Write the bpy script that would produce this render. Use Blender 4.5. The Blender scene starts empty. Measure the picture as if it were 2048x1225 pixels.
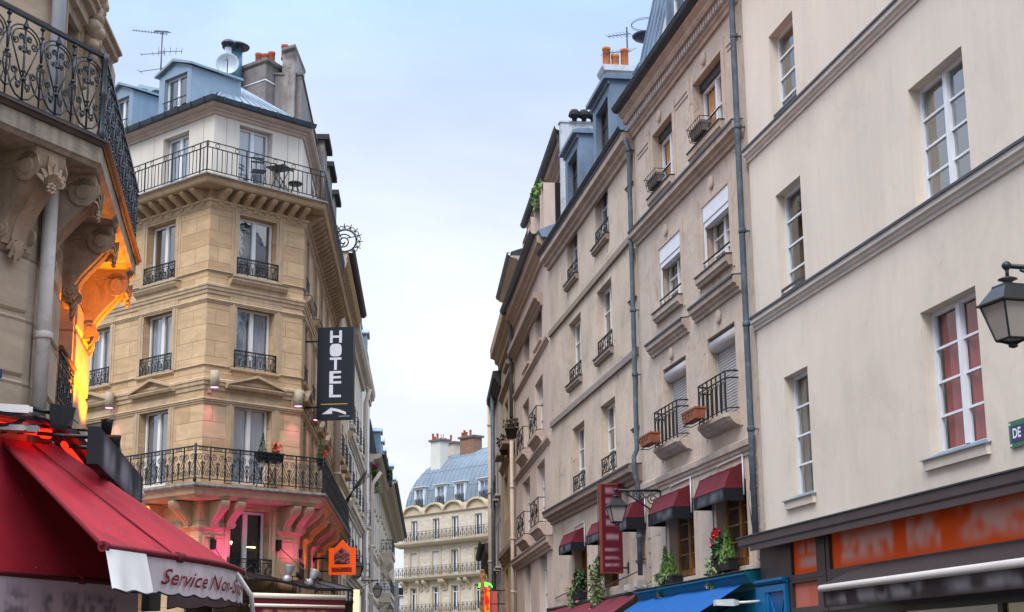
import bpy, bmesh, math, random
from math import sin, cos, pi, radians, sqrt, atan2, hypot
from mathutils import Vector, Matrix
random.seed(7)
SC = bpy.context.scene
COL = SC.collection
# ---------------------------------------------------------------- camera
FPX, CXP, CYP = 3100.0, 1024.0, 612.5
PITCH, ROLL, EYE = radians(13.0), radians(-.55), 1.65
FWD = Vector((0, cos(PITCH), sin(PITCH))); UPV = Vector((0, -sin(PITCH), cos(PITCH))); RTV = Vector((1, 0, 0))
RT2 = RTV*cos(ROLL)+UPV*sin(ROLL); UP2 = UPV*cos(ROLL)-RTV*sin(ROLL)
cam = bpy.data.cameras.new('camera'); camo = bpy.data.objects.new('camera', cam); COL.objects.link(camo)
cm = Matrix.Identity(4)
for i in range(3):
    cm[i][0], cm[i][1], cm[i][2] = RT2[i], UP2[i], -FWD[i]
cm[2][3] = EYE
camo.matrix_world = cm
cam.sensor_width = 36; cam.lens = 36*FPX/2048; cam.clip_start = .1; cam.clip_end = 3000
SC.camera = camo
def ray(p):
    return RT2*((p[0]-CXP)/FPX)-UP2*((p[1]-CYP)/FPX)+FWD
def atY(p, Y):
    r = ray(p); t = Y/r.y
    return Vector((r.x*t, Y, EYE+r.z*t))
# ---------------------------------------------------------------- surveyed facade planes: x = along the wall, y = into the wall, z = up
class Fac:
    def __init__(s, o, az):
        s.o = Vector((o[0], o[1])); a = radians(az); d = Vector((sin(a), cos(a)))
        if d.y*s.o.x-d.x*s.o.y > 0: d = -d
        s.d = d; s.n = Vector((d.y, -d.x))
        m = Matrix.Identity(4)
        m[0][0], m[1][0] = d.x, d.y
        m[0][1], m[1][1] = -s.n.x, -s.n.y
        m[0][3], m[1][3] = s.o.x, s.o.y
        s.M = m
    def uz(s, p, n=0):
        r = ray(p); r2 = Vector((r.x, r.y)); t = (s.o.dot(s.n)+n)/r2.dot(s.n)
        return (r2*t-s.o).dot(s.d), r.z*t+EYE
    def u(s, x, y, n=0): return s.uz((x, y), n)[0]
    def z(s, x, y, n=0): return s.uz((x, y), n)[1]
    def rect(s, TL=None, TR=None, BL=None, BR=None, n=0):
        g = lambda *ps: [s.uz(p, n) for p in ps if p]
        av = lambda l: sum(l)/max(1, len(l))
        return (av([q[0] for q in g(TL, BL)]), av([q[0] for q in g(TR, BR)]), av([q[1] for q in g(BL, BR)]), av([q[1] for q in g(TL, TR)]))
    def meet(s, p):
        r = ray(p); t = s.o.dot(s.n)/(r.x*s.n.x+r.y*s.n.y)
        return (r.x*t, r.y*t)
    def W(s, u, y, z): return s.M @ Vector((u, y, z))
def at_az(px, Y, az):
    v = atY(px, Y); return Fac((v.x, v.y), az)
# ---------------------------------------------------------------- materials
MATS = {}
def srgb(r, g, b):
    f = lambda c: ((c/255+.055)/1.055)**2.4 if c > 10 else c/255/12.92
    return (f(r), f(g), f(b), 1)
def _nt(name):
    m = bpy.data.materials.new(name); m.use_nodes = True
    nt = m.node_tree; b = nt.nodes['Principled BSDF']
    return m, nt, b
def N(nt, t, **k):
    n = nt.nodes.new(t)
    for a, v in k.items(): setattr(n, a, v)
    return n
def surf(name, col, rough=.8, var=.15, vs=1.5, bump=0, bs=60, streak=0, dirt=None, dirtamt=0, ds=.6, metal=0, spec=.3, fleck=0, crack=0):
    """painted / rendered / metal surface with mottling, vertical streaks, dirt patches and a fine bump"""
    if name in MATS: return MATS[name]
    m, nt, b = _nt(name); L = nt.links.new
    col = tuple(col)+(1,) if len(col) == 3 else col
    tc = N(nt, 'ShaderNodeTexCoord')
    n1 = N(nt, 'ShaderNodeTexNoise'); n1.inputs['Scale'].default_value = vs; n1.inputs['Detail'].default_value = 6; n1.inputs['Roughness'].default_value = .62
    L(tc.outputs['Object'], n1.inputs['Vector'])
    mr = N(nt, 'ShaderNodeMapRange'); mr.inputs[1].default_value = .3; mr.inputs[2].default_value = .7
    mr.inputs[3].default_value = 1-var; mr.inputs[4].default_value = 1+var
    L(n1.outputs['Fac'], mr.inputs[0])
    mul = N(nt, 'ShaderNodeMix', data_type='RGBA', blend_type='MULTIPLY'); mul.inputs[0].default_value = 1
    mul.inputs[6].default_value = col
    L(mr.outputs[0], mul.inputs[7]); cur = mul.outputs[2]
    if streak:
        mp = N(nt, 'ShaderNodeMapping'); mp.inputs['Scale'].default_value = (6, 6, .35); L(tc.outputs['Object'], mp.inputs[0])
        n2 = N(nt, 'ShaderNodeTexNoise'); n2.inputs['Scale'].default_value = 1.2; n2.inputs['Detail'].default_value = 5; L(mp.outputs[0], n2.inputs[0])
        m2 = N(nt, 'ShaderNodeMapRange'); m2.inputs[1].default_value = .35; m2.inputs[2].default_value = .75; m2.inputs[3].default_value = 1+streak*.3; m2.inputs[4].default_value = 1-streak
        L(n2.outputs['Fac'], m2.inputs[0])
        x = N(nt, 'ShaderNodeMix', data_type='RGBA', blend_type='MULTIPLY'); x.inputs[0].default_value = 1
        L(cur, x.inputs[6]); L(m2.outputs[0], x.inputs[7]); cur = x.outputs[2]
    if dirt:
        n3 = N(nt, 'ShaderNodeTexNoise'); n3.inputs['Scale'].default_value = ds; n3.inputs['Detail'].default_value = 9; n3.inputs['Roughness'].default_value = .7; n3.inputs['Distortion'].default_value = .6
        L(tc.outputs['Object'], n3.inputs[0])
        m3 = N(nt, 'ShaderNodeMapRange'); m3.inputs[1].default_value = .5; m3.inputs[2].default_value = .68; m3.inputs[3].default_value = 0; m3.inputs[4].default_value = dirtamt
        L(n3.outputs['Fac'], m3.inputs[0])
        x = N(nt, 'ShaderNodeMix', data_type='RGBA'); L(m3.outputs[0], x.inputs[0]); L(cur, x.inputs[6]); x.inputs[7].default_value = tuple(dirt)+(1,); cur = x.outputs[2]
    if fleck:
        n4 = N(nt, 'ShaderNodeTexNoise'); n4.inputs['Scale'].default_value = 26; n4.inputs['Detail'].default_value = 2; L(tc.outputs['Object'], n4.inputs[0])
        m4 = N(nt, 'ShaderNodeMapRange'); m4.inputs[1].default_value = .76; m4.inputs[2].default_value = .8; m4.inputs[4].default_value = fleck; L(n4.outputs['Fac'], m4.inputs[0])
        x = N(nt, 'ShaderNodeMix', data_type='RGBA'); L(m4.outputs[0], x.inputs[0]); L(cur, x.inputs[6]); x.inputs[7].default_value = (.75, .72, .7, 1); cur = x.outputs[2]
    if crack:
        dn = N(nt, 'ShaderNodeTexNoise'); dn.inputs['Scale'].default_value = 1.6; dn.inputs['Detail'].default_value = 5; L(tc.outputs['Object'], dn.inputs[0])
        va = N(nt, 'ShaderNodeVectorMath', operation='SCALE'); va.inputs[3].default_value = .9; L(dn.outputs['Color'], va.inputs[0])
        vb = N(nt, 'ShaderNodeVectorMath', operation='ADD'); L(tc.outputs['Object'], vb.inputs[0]); L(va.outputs[0], vb.inputs[1])
        vo = N(nt, 'ShaderNodeTexVoronoi', feature='DISTANCE_TO_EDGE'); vo.inputs['Scale'].default_value = .42; L(vb.outputs[0], vo.inputs['Vector'])
        c1 = N(nt, 'ShaderNodeMapRange'); c1.inputs[1].default_value = .001; c1.inputs[2].default_value = .0055; c1.inputs[3].default_value = crack; c1.inputs[4].default_value = 0; L(vo.outputs['Distance'], c1.inputs[0])
        mk = N(nt, 'ShaderNodeTexNoise'); mk.inputs['Scale'].default_value = .55; L(tc.outputs['Object'], mk.inputs[0])
        c2 = N(nt, 'ShaderNodeMapRange'); c2.inputs[1].default_value = .48; c2.inputs[2].default_value = .6; L(mk.outputs['Fac'], c2.inputs[0])
        cm_ = N(nt, 'ShaderNodeMath', operation='MULTIPLY'); L(c1.outputs[0], cm_.inputs[0]); L(c2.outputs[0], cm_.inputs[1])
        x = N(nt, 'ShaderNodeMix', data_type='RGBA'); L(cm_.outputs[0], x.inputs[0]); L(cur, x.inputs[6]); x.inputs[7].default_value = (.13, .10, .08, 1); cur = x.outputs[2]
        # patched areas: sharp-edged slabs of slightly different mortar
        v2 = N(nt, 'ShaderNodeTexVoronoi'); v2.inputs['Scale'].default_value = .55; L(vb.outputs[0], v2.inputs['Vector'])
        sx_ = N(nt, 'ShaderNodeSeparateColor'); L(v2.outputs['Color'], sx_.inputs[0])
        c3 = N(nt, 'ShaderNodeMapRange'); c3.inputs[3].default_value = 1-.085*crack; c3.inputs[4].default_value = 1+.055*crack; L(sx_.outputs[0], c3.inputs[0])
        x = N(nt, 'ShaderNodeMix', data_type='RGBA', blend_type='MULTIPLY'); x.inputs[0].default_value = 1; L(cur, x.inputs[6]); L(c3.outputs[0], x.inputs[7]); cur = x.outputs[2]
    L(cur, b.inputs['Base Color'])
    b.inputs['Roughness'].default_value = rough; b.inputs['Metallic'].default_value = metal
    b.inputs['Specular IOR Level'].default_value = spec
    if bump:
        nb = N(nt, 'ShaderNodeTexNoise'); nb.inputs['Scale'].default_value = bs; nb.inputs['Detail'].default_value = 4; L(tc.outputs['Object'], nb.inputs[0])
        bp = N(nt, 'ShaderNodeBump'); bp.inputs['Strength'].default_value = bump; bp.inputs['Distance'].default_value = .02
        L(nb.outputs['Fac'], bp.inputs['Height']); L(bp.outputs[0], b.inputs['Normal'])
    MATS[name] = m; return m
def stone(name, c1, c2, mortar, bw=1.1, bh=.42, rough=.85, bump=.25, msize=.012, off=0., dirt=None, dirtamt=.5, varl=1.):
    """ashlar: brick texture laid in the facade plane + veined colour"""
    if name in MATS: return MATS[name]
    m, nt, b = _nt(name); L = nt.links.new
    tc = N(nt, 'ShaderNodeTexCoord'); sp = N(nt, 'ShaderNodeSeparateXYZ'); L(tc.outputs['Object'], sp.inputs[0])
    ad = N(nt, 'ShaderNodeMath', operation='ADD'); L(sp.outputs[0], ad.inputs[0]); L(sp.outputs[1], ad.inputs[1])
    cb = N(nt, 'ShaderNodeCombineXYZ'); L(ad.outputs[0], cb.inputs[0]); az = N(nt, 'ShaderNodeMath', operation='ADD'); az.inputs[1].default_value = off
    L(sp.outputs[2], az.inputs[0]); L(az.outputs[0], cb.inputs[1])
    br = N(nt, 'ShaderNodeTexBrick'); br.offset = .5; br.squash = 1
    br.inputs['Color1'].default_value = tuple(c1)+(1,); br.inputs['Color2'].default_value = tuple(c2)+(1,); br.inputs['Mortar'].default_value = tuple(mortar)+(1,)
    br.inputs['Scale'].default_value = 1; br.inputs['Mortar Size'].default_value = msize; br.inputs['Mortar Smooth'].default_value = .4
    br.inputs['Brick Width'].default_value = bw; br.inputs['Row Height'].default_value = bh; br.inputs['Bias'].default_value = -.2
    L(cb.outputs[0], br.inputs['Vector'])
    mp = N(nt, 'ShaderNodeMapping'); mp.inputs['Scale'].default_value = (1, 1, 3.2); L(tc.outputs['Object'], mp.inputs[0])
    n1 = N(nt, 'ShaderNodeTexNoise'); n1.inputs['Scale'].default_value = 1.1; n1.inputs['Detail'].default_value = 9; n1.inputs['Roughness'].default_value = .68; n1.inputs['Distortion'].default_value = .8; L(mp.outputs[0], n1.inputs[0])
    mr = N(nt, 'ShaderNodeMapRange'); mr.inputs[1].default_value = .3; mr.inputs[2].default_value = .72; mr.inputs[3].default_value = 1-.22*varl; mr.inputs[4].default_value = 1+.2*varl; L(n1.outputs['Fac'], mr.inputs[0])
    mul = N(nt, 'ShaderNodeMix', data_type='RGBA', blend_type='MULTIPLY'); mul.inputs[0].default_value = 1
    L(br.outputs['Color'], mul.inputs[6]); L(mr.outputs[0], mul.inputs[7]); cur = mul.outputs[2]
    if dirt:
        n3 = N(nt, 'ShaderNodeTexNoise'); n3.inputs['Scale'].default_value = .5; n3.inputs['Detail'].default_value = 9; n3.inputs['Roughness'].default_value = .72; L(tc.outputs['Object'], n3.inputs[0])
        m3 = N(nt, 'ShaderNodeMapRange'); m3.inputs[1].default_value = .52; m3.inputs[2].default_value = .7; m3.inputs[4].default_value = dirtamt; L(n3.outputs['Fac'], m3.inputs[0])
        x = N(nt, 'ShaderNodeMix', data_type='RGBA'); L(m3.outputs[0], x.inputs[0]); L(cur, x.inputs[6]); x.inputs[7].default_value = tuple(dirt)+(1,); cur = x.outputs[2]
    L(cur, b.inputs['Base Color']); b.inputs['Roughness'].default_value = rough; b.inputs['Specular IOR Level'].default_value = .2
    n5 = N(nt, 'ShaderNodeTexNoise'); n5.inputs['Scale'].default_value = 40; n5.inputs['Detail'].default_value = 4; L(tc.outputs['Object'], n5.inputs[0])
    sm = N(nt, 'ShaderNodeMath', operation='MULTIPLY_ADD'); sm.inputs[1].default_value = .25; L(n5.outputs['Fac'], sm.inputs[0])
    iv = N(nt, 'ShaderNodeMath', operation='SUBTRACT'); iv.inputs[0].default_value = 1; L(br.outputs['Fac'], iv.inputs[1]); L(iv.outputs[0], sm.inputs[2])
    bp = N(nt, 'ShaderNodeBump'); bp.inputs['Strength'].default_value = bump; bp.inputs['Distance'].default_value = .02
    L(sm.outputs[0], bp.inputs['Height']); L(bp.outputs[0], b.inputs['Normal'])
    MATS[name] = m; return m
def glass(name, tint=(.9, .95, 1), refl=1.7, rough=.02, wav=.05, clear=1.):
    if name in MATS: return MATS[name]
    m = bpy.data.materials.new(name); m.use_nodes = True; nt = m.node_tree; nt.nodes.clear(); L = nt.links.new
    o = N(nt, 'ShaderNodeOutputMaterial'); mx = N(nt, 'ShaderNodeMixShader'); fr = N(nt, 'ShaderNodeFresnel'); ge = N(nt, 'ShaderNodeNewGeometry'); ir = N(nt, 'ShaderNodeMapRange'); ir.inputs[3].default_value = refl; ir.inputs[4].default_value = 1/refl; L(ge.outputs['Backfacing'], ir.inputs[0]); L(ir.outputs[0], fr.inputs[0])
    tr = N(nt, 'ShaderNodeBsdfTransparent'); tr.inputs[0].default_value = tuple(c*clear for c in tint)+(1,)
    gl = N(nt, 'ShaderNodeBsdfGlossy'); gl.inputs['Roughness'].default_value = rough; gl.inputs[0].default_value = (1, 1, 1, 1)
    tc = N(nt, 'ShaderNodeTexCoord'); nb = N(nt, 'ShaderNodeTexNoise'); nb.inputs['Scale'].default_value = 2.2; L(tc.outputs['Object'], nb.inputs[0])
    bp = N(nt, 'ShaderNodeBump'); bp.inputs['Strength'].default_value = wav; bp.inputs['Distance'].default_value = .1; L(nb.outputs['Fac'], bp.inputs['Height']); L(bp.outputs[0], gl.inputs['Normal'])
    L(fr.outputs[0], mx.inputs[0]); L(tr.outputs[0], mx.inputs[1]); L(gl.outputs[0], mx.inputs[2]); L(mx.outputs[0], o.inputs[0])
    MATS[name] = m; return m
def glow(name, col, s, base=None):
    if name in MATS: return MATS[name]
    m, nt, b = _nt(name)
    b.inputs['Base Color'].default_value = tuple(base or col)+(1,); b.inputs['Emission Color'].default_value = tuple(col)+(1,); b.inputs['Emission Strength'].default_value = s
    MATS[name] = m; return m
def leafmat(name, c1, c2):
    if name in MATS: return MATS[name]
    m, nt, b = _nt(name); L = nt.links.new
    g = N(nt, 'ShaderNodeNewGeometry'); mx = N(nt, 'ShaderNodeMix', data_type='RGBA'); mx.inputs[6].default_value = tuple(c1)+(1,); mx.inputs[7].default_value = tuple(c2)+(1,)
    L(g.outputs['Random Per Island'], mx.inputs[0]); L(mx.outputs[2], b.inputs['Base Color']); b.inputs['Roughness'].default_value = .6
    MATS[name] = m; return m
def blurtext(name, base, ink, rows, sx=1., seed=0, amt=.8, rough=.8):
    """cloth or panel with smeared, unreadable printing: soft blobs along rows (rows = list of (z, height) in object space)"""
    if name in MATS: return MATS[name]
    m, nt, b = _nt(name); L = nt.links.new
    tc = N(nt, 'ShaderNodeTexCoord'); sp = N(nt, 'ShaderNodeSeparateXYZ'); L(tc.outputs['Object'], sp.inputs[0])
    acc = None
    for z, h, xa, xb in rows:
        d = N(nt, 'ShaderNodeMath', operation='SUBTRACT'); L(sp.outputs[2], d.inputs[0]); d.inputs[1].default_value = z
        a = N(nt, 'ShaderNodeMath', operation='ABSOLUTE'); L(d.outputs[0], a.inputs[0])
        r = N(nt, 'ShaderNodeMapRange', interpolation_type='SMOOTHSTEP'); r.inputs[1].default_value = h*.72; r.inputs[2].default_value = h*.12; L(a.outputs[0], r.inputs[0])
        e = N(nt, 'ShaderNodeMath', operation='SUBTRACT'); L(sp.outputs[0], e.inputs[0]); e.inputs[1].default_value = (xa+xb)/2
        e2 = N(nt, 'ShaderNodeMath', operation='ABSOLUTE'); L(e.outputs[0], e2.inputs[0])
        hw = abs(xb-xa)/2
        r2 = N(nt, 'ShaderNodeMapRange', interpolation_type='SMOOTHSTEP'); r2.inputs[1].default_value = hw; r2.inputs[2].default_value = hw*.82; L(e2.outputs[0], r2.inputs[0])
        p = N(nt, 'ShaderNodeMath', operation='MULTIPLY'); L(r.outputs[0], p.inputs[0]); L(r2.outputs[0], p.inputs[1])
        if acc is None: acc = p.outputs[0]
        else:
            q = N(nt, 'ShaderNodeMath', operation='MAXIMUM'); L(acc, q.inputs[0]); L(p.outputs[0], q.inputs[1]); acc = q.outputs[0]
    mp = N(nt, 'ShaderNodeMapping'); mp.inputs['Scale'].default_value = (sx, .01, 1.2*sx); mp.inputs['Location'].default_value = (seed, 0, seed*2); L(tc.outputs['Object'], mp.inputs[0])
    nn = N(nt, 'ShaderNodeTexNoise'); nn.inputs['Scale'].default_value = 1; nn.inputs['Detail'].default_value = 1; L(mp.outputs[0], nn.inputs[0])
    r3 = N(nt, 'ShaderNodeMapRange', interpolation_type='SMOOTHSTEP'); r3.inputs[1].default_value = .30; r3.inputs[2].default_value = .62; L(nn.outputs['Fac'], r3.inputs[0])
    f = N(nt, 'ShaderNodeMath', operation='MULTIPLY'); L(acc, f.inputs[0]); L(r3.outputs[0], f.inputs[1])
    f2 = N(nt, 'ShaderNodeMath', operation='MULTIPLY'); L(f.outputs[0], f2.inputs[0]); f2.inputs[1].default_value = amt
    mx = N(nt, 'ShaderNodeMix', data_type='RGBA'); L(f2.outputs[0], mx.inputs[0]); mx.inputs[6].default_value = tuple(base)+(1,); mx.inputs[7].default_value = tuple(ink)+(1,)
    L(mx.outputs[2], b.inputs['Base Color']); b.inputs['Roughness'].default_value = rough; b.inputs['Specular IOR Level'].default_value = .2
    MATS[name] = m; return m
# ---------------------------------------------------------------- objects
def tag(o, label=None, cat=None, group=None, kind=None):
    if label: o['label'] = label
    if cat: o['category'] = cat
    if group: o['group'] = group
    if kind: o['kind'] = kind
    return o
def thing(name, M, label, cat, group=None):
    o = bpy.data.objects.new(name, None); COL.objects.link(o); o.empty_display_size = .3
    o.matrix_world = M; tag(o, label, cat, group)
    WM[o.name] = M.copy(); return o
WM = {}
def T(x, y, z): return Matrix.Translation((x, y, z))
def at(F, u, y, z): return F.M @ T(u, y, z)
class MB:
    def __init__(s): s.v = []; s.f = []; s.m = []; s.sm = []
    def vert(s, p): s.v.append(tuple(p)); return len(s.v)-1
    def face(s, ps, mi=0, sm=False):
        i = [s.vert(p) for p in ps]; s.f.append(i); s.m.append(mi); s.sm.append(sm)
    def box(s, x0, x1, y0, y1, z0, z1, mi=0):
        p = [(x, y, z) for z in (z0, z1) for y in (y0, y1) for x in (x0, x1)]
        b = len(s.v); s.v += p
        for f in ((0, 2, 3, 1), (4, 5, 7, 6), (0, 1, 5, 4), (2, 6, 7, 3), (0, 4, 6, 2), (1, 3, 7, 5)):
            s.f.append([b+i for i in f]); s.m.append(mi); s.sm.append(False)
    def loft(s, rings, mi=0, closed=True, cap=True, sm=False):
        b = len(s.v); n = len(rings[0])
        for r in rings: s.v += [tuple(p) for p in r]
        for i in range(len(rings)-1):
            for j in range(n if closed else n-1):
                k = (j+1) % n
                s.f.append([b+i*n+j, b+i*n+k, b+(i+1)*n+k, b+(i+1)*n+j]); s.m.append(mi); s.sm.append(sm)
        if cap and closed:
            s.f.append([b+j for j in range(n)][::-1]); s.m.append(mi); s.sm.append(False)
            s.f.append([b+(len(rings)-1)*n+j for j in range(n)]); s.m.append(mi); s.sm.append(False)
    def prism(s, prof, x0, x1, mi=0, ends=None):
        """profile [(y, z)] swept along x; ends = (skew0, skew1): x shift per unit of outward projection, for mitred corners"""
        e0, e1 = ends or (0, 0)
        s.loft([[(x0+e0*(-y), y, z) for y, z in prof], [(x1+e1*(-y), y, z) for y, z in prof]], mi)
    def tube(s, pts, r, n=6, mi=0, sm=True, cap=True, r1=None):
        pts = [Vector(p) for p in pts]
        pts = [p for i, p in enumerate(pts) if i == 0 or (p-pts[i-1]).length > 1e-6]
        if len(pts) < 2: return
        rings = []; up = None
        for i, p in enumerate(pts):
            t = (pts[min(i+1, len(pts)-1)]-pts[max(i-1, 0)])
            if t.length < 1e-9: t = Vector((0, 0, 1))
            t.normalize()
            if up is None:
                up = Vector((0, 0, 1)) if abs(t.z) < .9 else Vector((1, 0, 0))
            a = up-t*up.dot(t)
            if a.length < 1e-5: a = t.orthogonal()
            a.normalize(); bb = t.cross(a); up = a
            rr = r if r1 is None else r+(r1-r)*i/(len(pts)-1)
            rings.append([p+a*(rr*cos(2*pi*k/n))+bb*(rr*sin(2*pi*k/n)) for k in range(n)])
        s.loft(rings, mi, cap=cap, sm=sm and n > 4)
    def bar(s, a, b, w, d, mi=0):
        """flat bar a->b, width w sideways (in the facade plane), depth d in y"""
        a, b = Vector(a), Vector(b); t = (b-a).normalized(); y = Vector((0, 1, 0)); x = t.cross(y)
        if x.length < 1e-5: x = Vector((1, 0, 0))
        x.normalize(); q = x*(w/2); yy = x.cross(t).normalized()*(d/2)
        s.loft([[p+q+yy, p-q+yy, p-q-yy, p+q-yy] for p in (a, b)], mi)
    def lathe(s, prof, c=(0, 0, 0), n=12, mi=0, sm=True, rot=0):
        c = Vector(c)
        s.loft([[c+Vector((r*cos(2*pi*k/n+rot), r*sin(2*pi*k/n+rot), z)) for k in range(n)] for r, z in prof], mi, sm=sm)
    def build(s, name, mats, parent=None, M=None, PM=None, bevel=0):
        me = bpy.data.meshes.new(name); me.from_pydata(s.v, [], s.f); me.update()
        if not isinstance(mats, (list, tuple)): mats = [mats]
        for m in mats: me.materials.append(m)
        me.polygons.foreach_set('material_index', s.m); me.polygons.foreach_set('use_smooth', s.sm)
        bm = bmesh.new(); bm.from_mesh(me); bmesh.ops.recalc_face_normals(bm, faces=bm.faces); bm.to_mesh(me); bm.free()
        o = bpy.data.objects.new(name, me); COL.objects.link(o)
        M = M if M is not None else (WM[parent.name] if parent else Matrix.Identity(4))
        WM[o.name] = M.copy()
        if parent:
            o.parent = parent; o.matrix_parent_inverse = Matrix.Identity(4)
            o.matrix_basis = WM[parent.name].inverted() @ M
        else: o.matrix_basis = M
        if bevel:
            md = o.modifiers.new('bevel', 'BEVEL'); md.width = bevel; md.segments = 1; md.limit_method = 'ANGLE'
        return o
def copy_tree(o, M, label=None, group=None):
    """copy a thing with its parts and sub-parts"""
    c = o.copy(); COL.objects.link(c); c.matrix_basis = M; WM[c.name] = M
    if label: c['label'] = label
    if group: c['group'] = group
    for ch in list(o.children):
        d = ch.copy(); COL.objects.link(d); d.parent = c
        for g in list(ch.children):
            e = g.copy(); COL.objects.link(e); e.parent = d
    return c
def spiral(cx, cz, r0, r1, a0, turns, n=14, y=0):
    return [(cx+(r0+(r1-r0)*i/n)*cos(a0+turns*2*pi*i/n), y, cz+(r0+(r1-r0)*i/n)*sin(a0+turns*2*pi*i/n)) for i in range(n+1)]
def text_mb(mb, txt, size, fn, shear=0, ext=0, mi=0, bold=0, res=3):
    """font outline as filled faces; fn maps flat (x, y) -> 3D"""
    cu = bpy.data.curves.new('t', 'FONT'); cu.body = txt; cu.size = size; cu.shear = shear; cu.resolution_u = res; cu.offset = bold
    o = bpy.data.objects.new('t', cu); COL.objects.link(o)
    dg = bpy.context.evaluated_depsgraph_get(); me = bpy.data.meshes.new_from_object(o.evaluated_get(dg))
    xs = [v.co.x for v in me.vertices]
    b = len(mb.v); mb.v += [tuple(fn(v.co.x, v.co.y)) for v in me.vertices]
    for p in me.polygons:
        mb.f.append([b+i for i in p.vertices]); mb.m.append(mi); mb.sm.append(False)
    w = max(xs)-min(xs)
    bpy.data.objects.remove(o); bpy.data.curves.remove(cu); bpy.data.meshes.remove(me)
    return w
# ---------------------------------------------------------------- building pieces (in facade coordinates)
def wall(name, mats, root, F, u0, u1, z0, z1, holes=(), D=8, y0=0., sides=True, inner=.55, top=True):
    """front face pierced by window recesses, with side walls, top and back; material 1 = dark interior"""
    mb = MB()
    us = sorted({round(q, 4) for q in [u0, u1]+[c for h in holes for c in h[:2]] if u0-1e-6 <= q <= u1+1e-6})
    zs = sorted({round(q, 4) for q in [z0, z1]+[c for h in holes for c in h[2:4]] if z0-1e-6 <= q <= z1+1e-6})
    for i in range(len(us)-1):
        for j in range(len(zs)-1):
            cx, cz = (us[i]+us[i+1])/2, (zs[j]+zs[j+1])/2
            if any(h[0] < cx < h[1] and h[2] < cz < h[3] for h in holes): continue
            mb.face([(us[i], y0, zs[j]), (us[i+1], y0, zs[j]), (us[i+1], y0, zs[j+1]), (us[i], y0, zs[j+1])])
    for h in holes:
        a, b, c, d = [round(q, 4) for q in h[:4]]; r = h[4]
        for y1, y2, mi in ((y0, y0+r+.1, 0), (y0+r+.1, y0+r+inner, 1)):
            mb.face([(a, y1, c), (a, y1, d), (a, y2, d), (a, y2, c)], mi); mb.face([(b, y1, c), (b, y2, c), (b, y2, d), (b, y1, d)], mi)
            mb.face([(a, y1, d), (b, y1, d), (b, y2, d), (a, y2, d)], mi); mb.face([(a, y1, c), (a, y2, c), (b, y2, c), (b, y1, c)], mi)
        y2 = y0+r+inner
        mb.face([(a, y2, c), (b, y2, c), (b, y2, d), (a, y2, d)], 1)
    if sides:
        mb.face([(u0, y0, z0), (u0, y0, z1), (u0, D, z1), (u0, D, z0)]); mb.face([(u1, y0, z0), (u1, D, z0), (u1, D, z1), (u1, y0, z1)])
        if top: mb.face([(u0, y0, z1), (u1, y0, z1), (u1, D, z1), (u0, D, z1)])
        mb.face([(u0, D, z0), (u0, D, z1), (u1, D, z1), (u1, D, z0)])
    me_o = mb.build(name, mats, root, F.M)
    return me_o
def window(root, F, u0, u1, z0, z1, y, frame, pane, leaves=2, bars=0, w=.055, curtain=None, cm=None, transom=0, mull=.1, name='window', part=1., blind=None, bw=.03):
    """casement at depth y: frame mesh (part) > pane, curtain (sub-parts)"""
    mb = MB(); d = .055
    mb.box(u0, u0+w, y, y+d, z0, z1); mb.box(u1-w, u1, y, y+d, z0, z1)
    mb.box(u0+w, u1-w, y, y+d, z1-w, z1); mb.box(u0+w, u1-w, y, y+d, z0, z0+w*1.4)
    zt = z1-w
    if transom:
        zt = z1-transom; mb.box(u0+w, u1-w, y+.002, y+d-.002, zt, zt+w)
    a, b = u0+w, u1-w
    cols = [(a, b)]
    if leaves == 2:
        m = (a+b)/2; mb.box(m-mull/2, m+mull/2, y-.02, y+d-.002, z0+w*1.4, zt if transom else z1-w); cols = [(a, m-mull/2), (m+mull/2, b)]
        if transom: mb.box(m-.03, m+.03, y+.004, y+d-.004, zt+w, z1-w)
    zz0 = z0+w*1.4
    for (p, q) in cols:
        for k in range(bars):
            zz = zz0+(zt-zz0)*(k+1)/(bars+1); mb.box(p, q, y+.006, y+d-.008, zz-bw/2, zz+bw/2)
    fr = mb.build(name, frame, root, F.M)
    g = MB(); yp = y+.03
    for (p, q) in cols: g.face([(p, yp, zz0), (q, yp, zz0), (q, yp, zt), (p, yp, zt)])
    if transom: g.face([(a, yp, zt+w), (b, yp, zt+w), (b, yp, z1-w), (a, yp, z1-w)])
    g.build('pane', pane, fr, F.M)
    if curtain:
        c = MB(); n = 28; L = []
        for (fa, fb) in curtain:
            ca, cb = a+(b-a)*fa, a+(b-a)*fb
            pts = []
            for i in range(n+1):
                t = i/n; pts.append((ca+(cb-ca)*t, y+.09+.022*sin(t*(cb-ca)*48+fa*9)+.012*sin(t*31), 0))
            c.loft([[(p[0], p[1], zz0) for p in pts], [(p[0], p[1], z1-w) for p in pts]], closed=False, sm=True)
        c.build('curtain', cm, fr, F.M)
    if blind:
        c = MB(); zb = z1-w-(z1-z0)*blind
        k = 0; zz = z1-w
        while zz > zb:
            c.box(a, b, y+.12, y+.13, zz-.045, zz-.004); zz -= .05
        c.build('blind', cm, fr, F.M)
    return fr
def guard_simple(mb, u0, u1, z0, z1, y, t=.014, sp=.11):
    mb.box(u0, u1, y-t, y+t, z1-.03, z1); mb.box(u0, u1, y-t*.7, y+t*.7, z0, z0+.022)
    n = max(2, int(round((u1-u0)/sp)))
    for i in range(n+1):
        u = u0+(u1-u0)*i/n; mb.box(u-t*.6, u+t*.6, y-t*.6, y+t*.6, z0, z1)
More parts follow.
